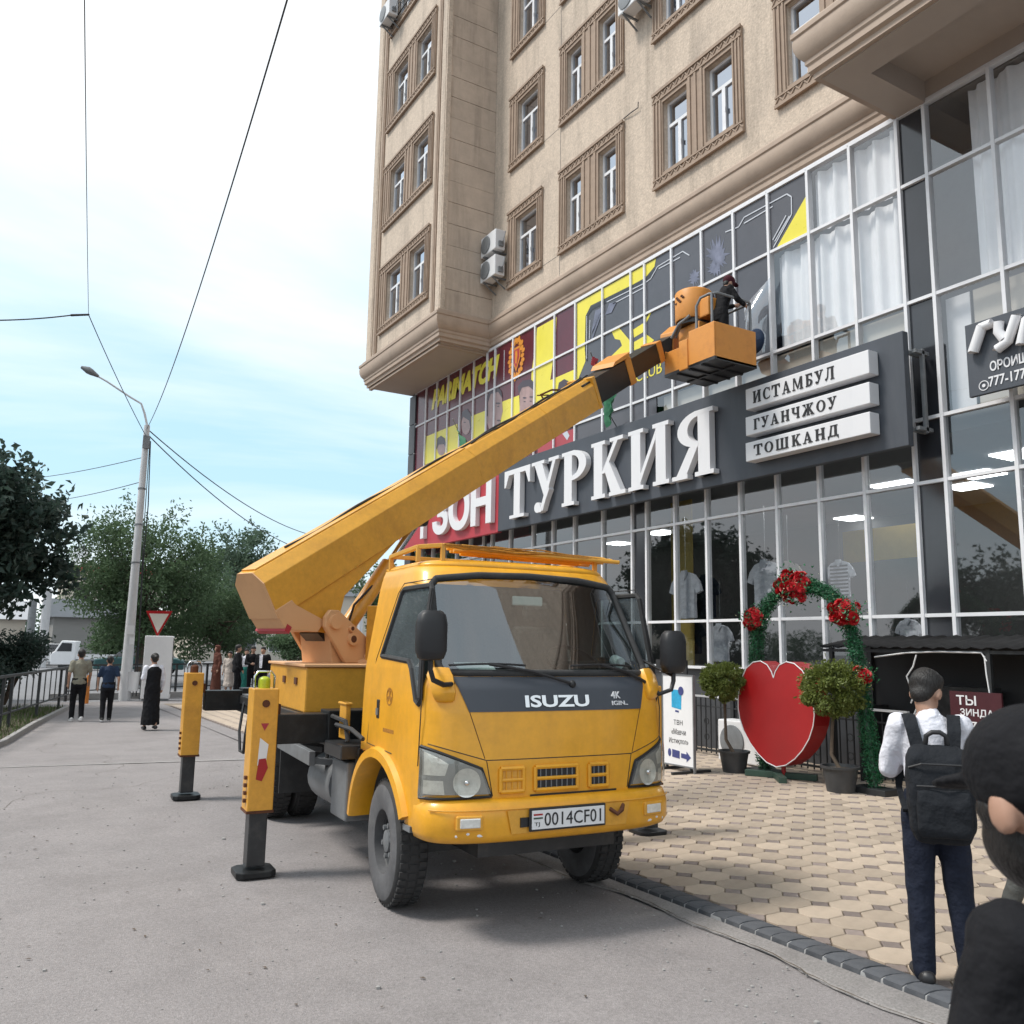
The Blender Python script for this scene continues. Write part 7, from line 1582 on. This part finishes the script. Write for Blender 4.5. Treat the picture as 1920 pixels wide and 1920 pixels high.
# right leg, arch and left leg traced at its own distance
apx = [(1640, 1475), (1632, 1400), (1621, 1330), (1610, 1260), (1601, 1200), (1585, 1150), (1560, 1115), (1525, 1100), (1490, 1094), (1460, 1112), (1435, 1140), (1421, 1180), (1418, 1230), (1420, 1300), (1430, 1380), (1434, 1440)]
pts = np.array([atx(x, y, aX) for x, y in apx])
dense = []
for i in range(len(pts)-1):
    for u in np.linspace(0, 1, 8, endpoint=False): dense.append(pts[i]*(1-u)+pts[i+1]*u)
dense = np.array(dense+[pts[-1]])
t = MB(); t.tube(dense, .045, 8); t.build('frame', 'green_metal', o, smooth=60)
r_ = np.random.default_rng(77); gp = []
for k in range(24000):
    i = r_.integers(0, len(dense)-1); p = dense[i]*(1-(u := r_.random()))+dense[i+1]*u; d = r_.normal(size=3); d /= np.linalg.norm(d); gp.append(p+d*r_.uniform(.04, .125))
leaves('garland', 'leaf_fake', o, gp, .042, .28, 78, .1)
rose_me = []
for v_ in range(3):
    mb = MB(); q_ = random.Random(v_)
    for rg, (nP, rad_, tilt, sz) in enumerate(((3, .10, 80, .42), (4, .25, 62, .55), (6, .48, 38, .66), (7, .70, 15, .7))):
        for k in range(nP):
            a_ = 6.283*k/nP+rg*.6+q_.uniform(-.2, .2); d = Vector((math.cos(a_), math.sin(a_), 0)); tg = Vector((-d.y, d.x, 0)); up = Vector((0, 0, 1)); tl_ = R(tilt+q_.uniform(-10, 10)); ot = d*math.cos(tl_)+up*math.sin(tl_); b0 = d*rad_*.35+up*(.12+.1*(3-rg)); t0 = b0+ot*sz*.62; w_ = tg*sz*.5
            mb.add([b0-w_*.5, b0+w_*.5, b0+ot*sz*.35+w_*1.05-d*.02, t0+w_*.6+d*.06, t0-w_*.6+d*.06, b0+ot*sz*.35-w_*1.05-d*.02], [(0, 1, 2, 5), (5, 2, 3, 4)])
    me = mb.mesh('rose'); me.materials.append(MATS['rose']); me.polygons.foreach_set('use_smooth', [True]*len(me.polygons)); me.update(); rose_me.append(me)
aw = WORLD[o.name][0]
for (px_, py_, n_, rad) in ((1490, 1100, 58, .27), (1417, 1160, 30, .17), (1585, 1150, 40, .21), (1617, 1268, 12, .12)):
    c_ = np.array(atx(px_, py_, aX-.08))
    for k in range(n_):
        d = r_.normal(size=3); d[0] = -abs(d[0])*1.2; d /= np.linalg.norm(d); q = c_+d*rad*np.array([.6, 1.05, .78])*r_.uniform(.45, 1)
        ro = link('rose', rose_me[k % 3], o, tuple(q-aw)); ro.rotation_euler = Vector(tuple(d+r_.normal(size=3)*.3)).to_track_quat('Z', 'Y').to_euler(); ro.scale = (r_.uniform(.07, .10),)*3
    fp = c_+r_.normal(size=(260, 3))*rad*np.array([.4, .5, .42]); leaves('filler_flowers', 'filler', o, fp, .018, .8, 5)['kind'] = 'stuff'
    fp = c_+r_.normal(size=(700, 3))*rad*np.array([.35, .5, .4]); leaves('rose_leaves', 'leaf_fake', o, fp, .05, .5, 6)['kind'] = 'stuff'
t = MB(); t.box((aX, pts[0][1], .05), (.3, .5, .08)); t.box((aX, pts[-1][1], .05), (.3, .5, .08)); t.build('foot', 'fence_dark', o, bevel=.006)
# standing sign with arrow
sb = gnd(1300, 1452); sX = sb[0]-.05
A_ = [atx(x, y, sX) for x, y in ((1238, 1262), (1297, 1272), (1304, 1440), (1243, 1428))]
y1 = (A_[0][1]+A_[3][1])/2; y0 = (A_[1][1]+A_[2][1])/2; z1 = (A_[0][2]+A_[1][2])/2; z0 = (A_[2][2]+A_[3][2])/2
o = thing('pavement_sign', 'white standing sign with a blue screen picture and an arrow', 'sign', (sX, (y0+y1)/2, .015))
yR = y0; yL_ = yR+.62
t = MB(); t.bb(sX-.012, sX+.012, yR, yL_, z0, z1); bd = t.build('panel', 'white_paint', o)
t = MB()
for (a, b, c_, d_) in ((yR-.02, yR, z0-.1, z1+.02), (yL_, yL_+.02, z0-.1, z1+.02)): t.bb(sX-.018, sX+.018, a, b, c_, d_)
t.bb(sX-.018, sX+.018, yR, yL_, z1, z1+.02); t.bb(sX-.018, sX+.018, yR, yL_, z0-.02, z0); t.build('frame', 'grey_metal', o)
t = MB()
for y in (yR+.06, yL_-.06): t.beam((sX-.35, y, .035), (sX+.35, y, .035), .04, .035); t.beam((sX, y, .04), (sX, y, z0-.02), .03, .03)
t.build('foot', 'fence_dark', o)
W_ = yL_-yR; Hh = z1-z0; xf = sX-.0125
def st(mb, s_, u0, u1, v0, h_, **k): text(mb, s_, (xf, yL_-u0*W_, z0+v0*Hh), U, V_, h_*Hh, (u1-u0)*W_, ext=.002, **k)
t = MB(); st(t, 'ТВН', .36, .66, .445, .055); st(t, '«Мавчи', .28, .76, .335, .065); st(t, 'Истиқлол»', .20, .84, .225, .07); t.build('lettering', 'ink', o)
t = MB(); t.prism([(.30*W_, .64*Hh), (.62*W_, .62*Hh), (.64*W_, .84*Hh), (.30*W_, .84*Hh)], (xf, yL_, z0), U, V_, (-.003, 0, 0)); t.build('screen_picture', 'cyan_ink', o)
t = MB(); t.prism(el(.62*W_, .83*Hh, .09*W_, .05*Hh), (xf-.0032, yL_, z0), U, V_, (-.002, 0, 0)); t.prism([(.42*W_, .59*Hh), (.54*W_, .585*Hh), (.54*W_, .605*Hh), (.42*W_, .61*Hh)], (xf, yL_, z0), U, V_, (-.003, 0, 0))
t.prism([(.60*W_, .085*Hh), (.78*W_, .075*Hh), (.78*W_, .045*Hh), (.92*W_, .10*Hh), (.78*W_, .16*Hh), (.78*W_, .13*Hh), (.60*W_, .135*Hh)], (xf, yL_, z0), U, V_, (-.003, 0, 0))
t.prism([(.30*W_, .08*Hh), (.55*W_, .07*Hh), (.55*W_, .155*Hh), (.30*W_, .165*Hh)], (xf, yL_, z0), U, V_, (-.003, 0, 0)); t.prism(el(.21*W_, .125*Hh, .055*W_, .045*Hh, 14), (xf, yL_, z0), U, V_, (-.003, 0, 0)); split_build(t, 'arrow_print', 'blue_ink', o)
# dark board behind it
q = gnd(1262, 1425); 
o = thing('small_board', 'small black board with white letters behind the standing sign', 'sign', (9.9, atx(1255, 1250, 9.9)[1], .015))
b0 = atx(1230, 1262, 9.9); b1 = atx(1287, 1238, 9.9); t = MB(); t.bb(9.9, 9.93, b1[1], b0[1], b0[2], b1[2]); t.build('panel', 'ink', o); t = MB(); t.bb(9.93, 9.96, b1[1]+.1, b1[1]+.15, .015, b0[2]); t.bb(9.93, 9.96, b0[1]-.15, b0[1]-.1, .015, b0[2]); t.build('post', 'fence_dark', o)
t = MB(); text(t, 'ю', (9.899, b0[1]-.08, b0[2]+.02), U, V_, .06, .3, ext=.002) if False else t.bb(9.897, 9.9, b1[1]+.1, b0[1]-.1, b0[2]+.03, b0[2]+.06); t.build('lettering', 'letter_white', o)
# air conditioner on the ground
g = gnd(1388, 1440); ac('white air conditioner standing on the paving beside the left pot', (10.05, atx(1385, 1400, 9.9)[1], .03), .85, .62, .32, None)
# black iron fence along the shop base
fe = thing('iron_fence', 'black iron fence with white top rail along the shop base', 'fence', (10.3, 10, .015)); fx = 10.30
n_ = 0; y = 4.6
while y < 22:
    t = MB(); t.bb(fx-.008, fx+.008, y-.008, y+.008, .05, .93); t.build('baluster', 'fence_dark', fe); y += .115
for y in np.arange(4.6, 22.1, 1.9):
    t = MB(); t.bb(fx-.025, fx+.025, y-.025, y+.025, .0, 1.0); t.build('post', 'fence_dark', fe)
t = MB(); t.bb(fx-.02, fx+.02, 4.6, 22, .08, .11); t.bb(fx-.018, fx+.018, 4.6, 22, .78, .80); t.build('rail', 'fence_dark', fe)
t = MB(); t.bb(fx-.025, fx+.025, 7.2, 22, .935, .965); t.build('top_rail', 'white_dirty', fe)
t = MB()
for k in range(60): 
    for s_ in (.3, .55): t.lathe([(.045, 0), (.055, 0), (.055, .012), (.045, .012)], (fx-.006, 4.75+k*.28, s_), (1, 0, 0), 10, closed=True)
t.build('scroll_ornament', 'fence_dark', fe)
t = MB(); t.bb(10.42, FX+.04, 4.0, 24.3, 0.0, .012); struct(t.build('basement_ledge', 'dark_stone', base=False))
# dark stall with corrugated roof
kx0, kx1 = 9.98, 10.9; ky0, ky1 = 3.4, 8.25
o = thing('market_stall', 'dark stall with a corrugated roof and hanging cables at the shop base', 'stall', ((kx0+kx1)/2, 6, .015))
kz = atx(1700, 1215, kx0)[2]
t = MB(); n_ = 80; vs = []
for (x, z) in ((kx0-.06, kz), (kx1, kz+.16)):
    for k in range(n_+1): vs.append((x, ky0+(ky1-ky0)*k/n_, z+.014*math.sin(k*1.9)))
t.add(vs, [(k, k+1, n_+2+k, n_+1+k) for k in range(n_)]); so = t.build('roof', 'tarp', o, smooth=60); so.modifiers.new('t', 'SOLIDIFY').thickness = .012
t = MB()
for y in (ky0+.1, 5.9, ky1-.15):
    for x in (kx0, kx1-.1): t.bb(x-.025, x+.025, y-.025, y+.025, .015, kz+(.0 if x == kx0 else .13))
t.bb(kx0-.02, kx0+.02, ky0, ky1, kz-.06, kz-.02); t.build('post', 'fence_dark', o)
t = MB(); t.bb(kx1-.08, kx1-.04, ky0, ky1, .015, kz+.1); t.bb(kx0+.2, kx1-.1, ky1-.4, ky1-.37, .015, 1.0); t.build('back_panel', 'ink', o)
t = MB(); t.bb(kx0+.3, kx1-.1, 4.4, 5.6, 1.02, 1.05); t.bb(kx0+.3, kx1-.1, 4.4, 5.6, .6, .63); t.bb(kx0+.5, kx1-.2, 6.2, 7.2, .9, 1.3); t.build('shelf', 'black_metal', o)
t = MB(); t.tube([atx(x, y, kx0-.02) for x, y in ((1718, 1228), (1712, 1250), (1700, 1268), (1706, 1285), (1716, 1300), (1708, 1318))], .011, 6); t.tube([atx(x, y, kx0-.02) for x, y in ((1846, 1230), (1850, 1265), (1856, 1300), (1853, 1320))], .012, 6); t.tube([atx(x, y, kx0-.02) for x, y in ((1640, 1232), (1700, 1224), (1760, 1222), (1840, 1224), (1850, 1240))], .012, 6); t.build('hanging_cable', 'white_dirty', o, smooth=60)
t = MB(); t.tube([atx(x, y, kx0-.02) for x, y in ((1720, 1325), (1712, 1345), (1715, 1360), (1705, 1372))], .010, 6); t.build('hanging_cable', 'white_dirty', o, smooth=60)
# maroon sign board below the stall roof
mX = kx0-.12; a = atx(1795, 1296, mX); b = atx(1850, 1505, mX); 
mo_ = thing('maroon_board', 'maroon sign board with white letters behind the schoolboy', 'sign', (mX, (a[1]+b[1])/2, .015))
t = MB(); t.bb(mX, mX+.03, b[1]-.25, a[1]+.1, .05, a[2]); t.build('panel', 'kiosk_maroon', mo_)
t = MB(); t.bb(mX+.03, mX+.06, b[1]-.2, b[1]-.15, .015, a[2]-.05); t.bb(mX+.03, mX+.06, a[1], a[1]+.05, .015, a[2]-.05); t.build('support', 'fence_dark', mo_)
for (w_, px_, hh, ww, dy_) in (('ТЫ', (1812, 1322), .11, .24, .12), ('ЗИНДА', (1801, 1344), .10, .40, 0), ('7-17', (1790, 1365), .09, .28, 0)):
    t = MB(); text(t, w_, tuple(atx(*px_, mX-.001)+[0, dy_, 0]), U, V_, hh, ww, bold=.015, ext=.003); t.build('lettering', 'letter_white', mo_)

# ================================================================== street furniture on the left
# lamp post
pb_ = gnd(233, 1312); px0, py0 = pb_[0], pb_[1]; pdist = math.hypot(px0, py0)
PT = atd(270, 797, pdist); ptz = PT[2]
o = thing('lamp_post', 'tall pale concrete lamp post with a curved lamp arm', 'lamp post', (px0, py0, 0))
t = MB(); t.lathe([(.17, -.05), (.16, .4), (.125, 3.0), (.10, ptz*.75), (.085, ptz)], (px0, py0, 0), (0, 0, 1), 20); t.build('pole', 'pole', o, smooth=40)
t = MB(); ap = [(px0, py0, ptz)]+[tuple(atd(x, y, pdist)) for x, y in ((271, 775), (265, 757), (245, 745), (200, 715), (170, 698))]; t.tube(ap, [.035, .035, .03, .03, .028, .028], 8); t.build('arm', 'pole', o, smooth=60)
lp = [Vector(atd(x, y, pdist)) for x, y in ((185, 706), (165, 694), (152, 688))]; t = MB(); t.tube([lp[0], lp[0]*.3+lp[1]*.7, lp[1], lp[2]], [.04, .10, .11, .04], 10); t.build('lamp_head', 'grey_metal', o, smooth=50)
t = MB(); t.bb(px0-.1, px0+.1, py0-.16, py0-.10, ptz-.75, ptz-.35); t.lathe([(.115, 0), (.115, .05)], (px0, py0, ptz-2.0), (0, 0, 1), 14); t.lathe([(.125, 0), (.125, .05)], (px0, py0, ptz-3.1), (0, 0, 1), 14); t.lathe([(.135, 0), (.135, .04)], (px0, py0, 4.0), (0, 0, 1), 14); t.build('bracket', 'grey_metal', o)
t = MB(); t.tube([(px0+.12, py0-.1, ptz-.5), (px0+.2, py0-.12, ptz*.7), (px0+.19, py0-.15, ptz*.45), (px0+.26, py0-.15, 1.2), (px0+.3, py0-.1, .1)], .018, 6); t.tube([(px0+.1, py0-.12, ptz-.5), (px0+.13, py0-.15, ptz*.6), (px0+.24, py0-.16, 1.9), (px0+.2, py0-.15, .1)], .014, 6); t.build('cable', 'wire', o, smooth=60)
t = MB(); t.quad(*[(px0+dx_, py0-.19, z) for dx_, z in ((-.1, 1.9), (.08, 1.9), (.08, 2.15), (-.1, 2.15))]); t.quad(*[(px0+dx_, py0-.19, z) for dx_, z in ((-.02, 1.6), (.12, 1.6), (.12, 1.8), (-.02, 1.8))]); t.build('notice', 'white_dirty', o)
# overhead wires
def wire(label, a, b, sag, r=.014, n_=24, extra=None):
    a, b = np.array(a), np.array(b); P = [a*(1-t_)+b*t_-np.array([0, 0, sag*4*t_*(1-t_)]) for t_ in np.linspace(0, 1, n_)]
    t = MB(); t.tube(P, r, 6); o = tag(t.build('overhead_wire', 'wire', smooth=80), label, 'wire', 'overhead wires at the lamp post')
    return P
top_ = (px0, py0, ptz-.1)
wire('thick twisted overhead wire rising steeply from the lamp post top to the upper edge', top_, atd(556, -60, 7.5), .55, .0095)
K = atd(166, 590, pdist*.8)
wire('thin vertical overhead wire running down from the top edge', K, atd(158, -40, 9.0), .05, .006)
wire('short overhead wire from the wire joint down to the lamp post', K, (px0, py0, ptz-.35), .08, .012)
wire('overhead wire leaving the photo at the left edge from the wire joint', atd(134, 591, pdist*.8), atd(-60, 600, pdist*.8), .05, .016)
t = MB(); t.caps(atd(134, 591, pdist*.8), K, .03, .025); tag(t.build('wire_clamp', 'wire', smooth=60), 'dark clamp joining the wires at the left', 'clamp')
wire('upper of the two wires running left from the lamp post', (px0, py0, atd(262, 856, pdist)[2]), atd(30, 900, pdist+14), .1, .012)
wire('lower of the two wires running left from the lamp post', (px0, py0, atd(258, 902, pdist)[2]), atd(60, 944, pdist+14), .1, .012)
wire('upper of the two wires descending from the lamp post behind the boom', top_, atd(640, 1010, pdist+26), .9, .018)
wire('lower of the two wires descending from the lamp post behind the boom', (px0, py0, ptz-.25), atd(640, 1040, pdist+26), 1.1, .018)
# give way sign
g = gnd(291, 1313); o = thing('give_way_sign', 'triangular give way sign with red border on a thin post', 'road sign', (g[0], g[1]+.4, 0)); gx, gy = g[0], g[1]+.4; gz = atd(293, 1168, math.hypot(gx, gy))[2]
t = MB(); t.cyl((gx, gy, 0), (gx, gy, gz+.1), .03, 10); t.build('post', 'grey_metal', o)
rv = (CR[0], CR[1], 0)
def tri(s_): return [(0, -.72*s_), (.42*s_*1.0, .0+.36*s_*0), (0, 0)]
def trp(s_): return [(-.42*s_, .36*s_), (0, -.42*s_), (.42*s_, .36*s_)]
Uc = Vector((cy, -sy, 0)); Nc = Vector((-sy, -cy, 0))
t = MB(); t.prism([(x*.95, z) for x, z in trp(1.0)], Vector((gx, gy, gz))+Nc*.035, Uc, V_, Nc*.012); t.build('border', 'red_paint', o)
t = MB(); t.prism([(x*.95, z+.01) for x, z in trp(.74)], Vector((gx, gy, gz))+Nc*.0475, Uc, V_, Nc*.004); t.build('face', 'sheet_beige', o)
# white cabinet
g = gnd(291, 1313); cw_, ch = .84, 1.80
o = thing('white_cabinet', 'tall white metal cabinet standing beside the lamp post', 'cabinet', (g[0], g[1], 0))
rz_ = R(-12); t = MB(); t.box((g[0], g[1], ch/2+.06), (cw_*.92, .7, ch), rz=rz_); t.build('body', 'white_paint', o, bevel=.02)
t = MB(); t.box((g[0]+.44*cw_*.98, g[1]-.06, ch/2+.1), (.05, .6, ch*.9), rz=rz_); t.build('glass_door', 'spandrel', o)
t = MB(); t.box((g[0]+.46*cw_*.98, g[1]-.06, ch*.35), (.05, .62, .03), rz=rz_); t.box((g[0]+.46*cw_*.98, g[1]-.06, ch*.7), (.05, .62, .03), rz=rz_); t.box((g[0], g[1], .03), (cw_*.85, .6, .06), rz=rz_); t.build('trim', 'grey_metal', o)
# litter bin on the railing
g = gnd(246, 1312); o = thing('litter_bin', 'small grey white litter bin hung on the railing by the lamp post', 'bin', (g[0], g[1], .0)); t = MB(); t.lathe([(.17, .25), (.19, .78), (.2, .8), (.18, .8), (.16, .3), (0, .3)], (g[0], g[1], 0), (0, 0, 1), 18); t.build('bucket', 'white_dirty', o, smooth=40); t = MB(); t.bb(g[0]-.24, g[0]-.21, g[1]-.02, g[1]+.02, 0, 1.0); t.bb(g[0]+.21, g[0]+.24, g[1]-.02, g[1]+.02, 0, 1.0); t.bb(g[0]-.24, g[0]+.24, g[1]-.015, g[1]+.015, .95, .99); t.build('frame', 'grey_metal', o)
# orange marker post
g = gnd(162, 1319); o = MB(); o.lathe([(.05, 0), (.05, .72), (.03, .76), (0, .76)], (g[0], g[1], 0), (0, 0, 1), 12); tag(o.build('marker_post', 'orange_post', smooth=40), 'short orange marker post at the end of the railing', 'post')
# railing of dark flat bars
def railing(label, pts, gap, h, barw, name='railing', barz=.12, every=2.0):
    o = thing(name, label, 'railing', (pts[0][0], pts[0][1], 0))
    for (a, b) in zip(pts, pts[1:]):
        a, b = Vector(a), Vector(b); L_ = (b-a).length; d = (b-a)/L_
        t = MB(); t.beam(a+Vector((0, 0, h)), b+Vector((0, 0, h)), .05, .05); t.build('top_rail', 'fence_dark', o); t = MB(); t.beam(a+Vector((0, 0, .3)), b+Vector((0, 0, .3)), .04, .03); t.build('lower_rail', 'fence_dark', o)
        k = 0; n_ = int(L_/gap)
        for i in range(n_+1):
            p = a+d*(L_*i/max(1, n_)); post = i % 4 == 0; t = MB(); t.beam(p+Vector((0, 0, 0.02 if post else .3)), p+Vector((0, 0, h)), .05 if post else .014, .06 if post else barw, up=d); t.build('post' if post else 'bar', 'fence_dark', o)
g0 = gnd(14, 1370); g1 = gnd(126, 1327)
railing('dark iron railing along the grass verge at the left', [(g0[0]-1.35, g0[1]-5.6, .04), (g0[0], g0[1], .04), (g1[0], g1[1], .04)], .60, .98, .07)
g2 = gnd(520, 1296)
railing('dark railing along the street behind the lamp post and cabinet', [(g1[0]+.1, g1[1]+2.2, 0), (6.3, 29.9, 0), (12.5, 31.5, 0), (20, 33.5, 0)], .30, 1.0, .02)
# ---------------- vehicles on the street
def carbody(mb, prof, w, y0, o): pass
def flat_truck(label, px_, py_):
    g = gnd(px_, py_); o = thing('pickup_truck', label, 'truck', (g[0], g[1], 0), R(-14)); o.scale = (.84, .84, .84)
    def b(mb, n, m, **k): return mb.build(n, m, o, 'local', **k)
    t = MB(); t.prism([(-2.4, .35), (-.85, .35), (-.85, 1.95), (-1.75, 1.98), (-2.15, 1.25), (-2.4, 1.1)], (0, -.85, 0), (1, 0, 0), (0, 0, 1), (0, 1.7, 0)); b(t, 'cab', 'white_paint', bevel=.06)
    t = MB(); t.prism([(-2.02, 1.25), (-1.1, 1.25), (-1.1, 1.80), (-1.72, 1.82)], (0, -.862, 0), (1, 0, 0), (0, 0, 1), (0, .004, 0)); b(t, 'side_window', 'spandrel')
    t = MB(); t.hexa([(-2.19, -.75, 1.27), (-2.17, -.75, 1.27), (-2.17, .75, 1.27), (-2.19, .75, 1.27), (-1.80, -.70, 1.86), (-1.78, -.70, 1.86), (-1.78, .70, 1.86), (-1.80, .70, 1.86)]); b(t, 'windscreen', 'spandrel')
    t = MB(); t.bb(-.8, 2.4, -.85, .85, .62, .74); b(t, 'load_bed', 'grey_metal'); 
    t = MB(); t.bb(-.8, 2.4, -.87, -.84, .74, 1.05); t.bb(-.8, 2.4, .84, .87, .74, 1.05); t.bb(2.37, 2.4, -.84, .84, .74, 1.05); b(t, 'drop_side', 'white_dirty')
    t = MB(); t.bb(-2.3, 2.3, -.4, .4, .38, .6); b(t, 'chassis', 'black_metal')
    for x in (-1.55, 1.5):
        for s_ in (-1, 1): t = MB(); t.lathe([(.0, -.09), (.2, -.09), (.31, -.085), (.33, -.05), (.33, .05), (.31, .085), (.2, .09), (0, .09)], (x, s_*.74, .33), (0, 1, 0), 20); b(t, 'wheel', 'rubber', smooth=40)
    for s_ in (-1, 1): t = MB(); t.bb(-2.42, -2.38, s_*.62-.14, s_*.62+.14, .8, .95); b(t, 'headlight', 'silver_lens')
    t = MB(); t.bb(-2.45, -2.36, -.85, .85, .36, .55); b(t, 'bumper', 'grey_metal')
flat_truck('small white flatbed truck parked across the street', 168, 1256)
def car(label, px_, py_, m, rz):
    g = gnd(px_, py_); o = thing('parked_car', label, 'car', (g[0], g[1], 0), rz)
    def b(mb, n, mm, **k): return mb.build(n, mm, o, 'local', **k)
    t = MB(); t.prism([(-2.1, .3), (2.1, .3), (2.12, .75), (1.7, .88), (-1.2, .92), (-2.05, .8)], (0, -.83, 0), (1, 0, 0), (0, 0, 1), (0, 1.66, 0)); b(t, 'body', m, bevel=.07)
    t = MB(); t.loft([[(-1.3, -.78, .9), (1.6, -.78, .88), (1.6, .78, .88), (-1.3, .78, .9)], [(-.6, -.62, 1.4), (1.0, -.62, 1.4), (1.0, .62, 1.4), (-.6, .62, 1.4)]]); b(t, 'glasshouse', 'spandrel', bevel=.03)
    t = MB(); t.bb(-.62, 1.02, -.63, .63, 1.395, 1.44); b(t, 'roof', m, bevel=.03)
    for x in (-1.3, 1.3):
        for s_ in (-1, 1): t = MB(); t.lathe([(.0, -.09), (.2, -.09), (.29, -.085), (.31, -.05), (.31, .05), (.29, .085), (.2, .09), (0, .09)], (x, s_*.76, .31), (0, 1, 0), 18); b(t, 'wheel', 'rubber', smooth=40)
car('white car parked left of the white flatbed truck', 86, 1250, 'white_paint', R(10))
car('dark teal car on the street behind the lamp post', 262, 1266, 'car_teal', R(-14))
# ---------------- background houses
def house(label, x0, x1, y, h, d, wallm, roofm, rh, wins, name='house', flat=False):
    o = thing(name, label, 'building', ((x0+x1)/2, y, 0)); t = MB(); t.bb(x0, x1, y, y+d, -.02, h); t.build('wall', wallm, o)
    t = MB()
    if flat: t.bb(x0-.4, x1+.4, y-.5, y+d+.4, h, h+rh)
    else: t.prism([(-.5, 0), (d+.5, 0), (d/2, rh)], (x0-.4, y, h), (0, 1, 0), (0, 0, 1), (x1-x0+.8, 0, 0))
    t.build('roof', roofm, o)
    for (a, b, c_, e) in wins:
        t = MB(); t.bb(a, b, y-.04, y+.02, c_, e); w_ = t.build('window', 'white_frame', o); t = MB(); t.bb(a+.06, b-.06, y-.05, y-.03, c_+.06, e-.06); t.build('pane', 'spandrel', w_)
house('low grey house with a pale metal roof across the street', 4.2, 10.2, 74, 3.4, 8, 'house_grey', 'roof_grey', 1.35, [(7.2, 8.0, 2.0, 2.8)], flat=True)
house('cream house behind the left chestnut tree', -14, 2.5, 78, 3.2, 8, 'house_wall', 'roof_grey', 1.6, [(-6, -4.8, 1.2, 2.4), (-2, -.8, 1.2, 2.4)])
house('white two storey building glimpsed above the low grey house', 6, 15, 96, 8.5, 8, 'house_wall', 'red_board', .5, [(7, 8.5, 5.5, 7), (10, 11.5, 5.5, 7), (12.5, 14, 5.5, 7)], flat=True)
house('long pale building behind the far trees', 16, 48, 84, 6.5, 9, 'house_wall', 'roof_grey', 1.0, [(18+k*2.6, 19.4+k*2.6, 3.6, 5.2) for k in range(11)]+[(18+k*2.6, 19.4+k*2.6, .9, 2.4) for k in range(11)], flat=True)
house('distant white building left of the chestnut trees', -60, -18, 90, 6.5, 9, 'house_wall', 'roof_grey', 1.0, [(-57+k*3, -55.4+k*3, 3.6, 5.2) for k in range(12)], flat=True)
# satellite dish
o = thing('satellite_dish', 'white satellite dish on the roof above the low grey house', 'dish', (6.9, 96, 9.0)); q = atd(152, 1045, 96); t = MB(); t.lathe([(0, 0), (.5, .06), (.9, .22), (.92, .24), (.88, .24), (.5, .1), (0, .04)], q, (-.3, -1, .3), 20); t.build('dish', 'white_paint', o, smooth=60); t = MB(); t.cyl((q[0], q[1]+.1, 8.9), (q[0], q[1]+.1, q[2]), .08, 8); t.build('mast', 'grey_metal', o)
# white post and grey post near the left
g = gnd(76, 1252); t = MB(); t.lathe([(.28, 0), (.24, 4.6), (.3, 4.7), (0, 4.7)], (g[0], g[1], 0), (0, 0, 1), 12); tag(t.build('concrete_post', 'pole', smooth=40), 'thick pale concrete post across the street left of the white truck', 'post')
g = gnd(62, 1252); t = MB(); t.lathe([(.26, 0), (.22, 4.2), (0, 4.2)], (g[0]-.3, g[1]+1, 0), (0, 0, 1), 12); tag(t.build('concrete_post', 'grey_metal', smooth=40), 'darker grey post beside the pale concrete post', 'post')
# tall mast and lamp seen between boom and cab
q = gnd(668, 1262); t = MB(); zt3 = atd(678, 1060, 60)[2]; b3 = atd(672, 1250, 60); t.cyl((b3[0], b3[1], 0), (b3[0], b3[1], zt3), .16, 12); tag(t.build('street_pole', 'pole', smooth=40), 'distant pale pole visible between the boom and the cab', 'pole')
b4 = atd(700, 1250, 70); o = thing('street_lamp', 'distant street lamp with curved arm above the cab roof edge', 'lamp post', (b4[0], b4[1], 0)); t = MB(); zl = atd(690, 1085, 70)[2]; t.tube([(b4[0], b4[1], 0), (b4[0], b4[1], zl-.8), (b4[0]+.3, b4[1], zl-.1), (b4[0]+1.0, b4[1], zl)], .08, 8); t.build('pole', 'grey_metal', o, smooth=60); t = MB(); t.ell((b4[0]+1.3, b4[1], zl), (.4, .15, .1)); t.build('lamp_head', 'grey_metal', o)
# wooded rise far behind the street
hl = MB(); n_ = 60
far_pts = []
r_ = np.random.default_rng(5)
for k in range(46):
    x = -110+k*6.2; far_pts.append(((x+r_.uniform(-2, 2), 112+r_.uniform(-6, 14), 2.4+r_.uniform(-.6, 1.0)), (4.2, 3.5, 3.2)))
tag(leaves('distant_wood', 'leaf_far', None, blob_pts(far_pts, 42000, 66, .5), .55, .6, 9), 'line of far green trees behind the houses', 'wood', kind='stuff')
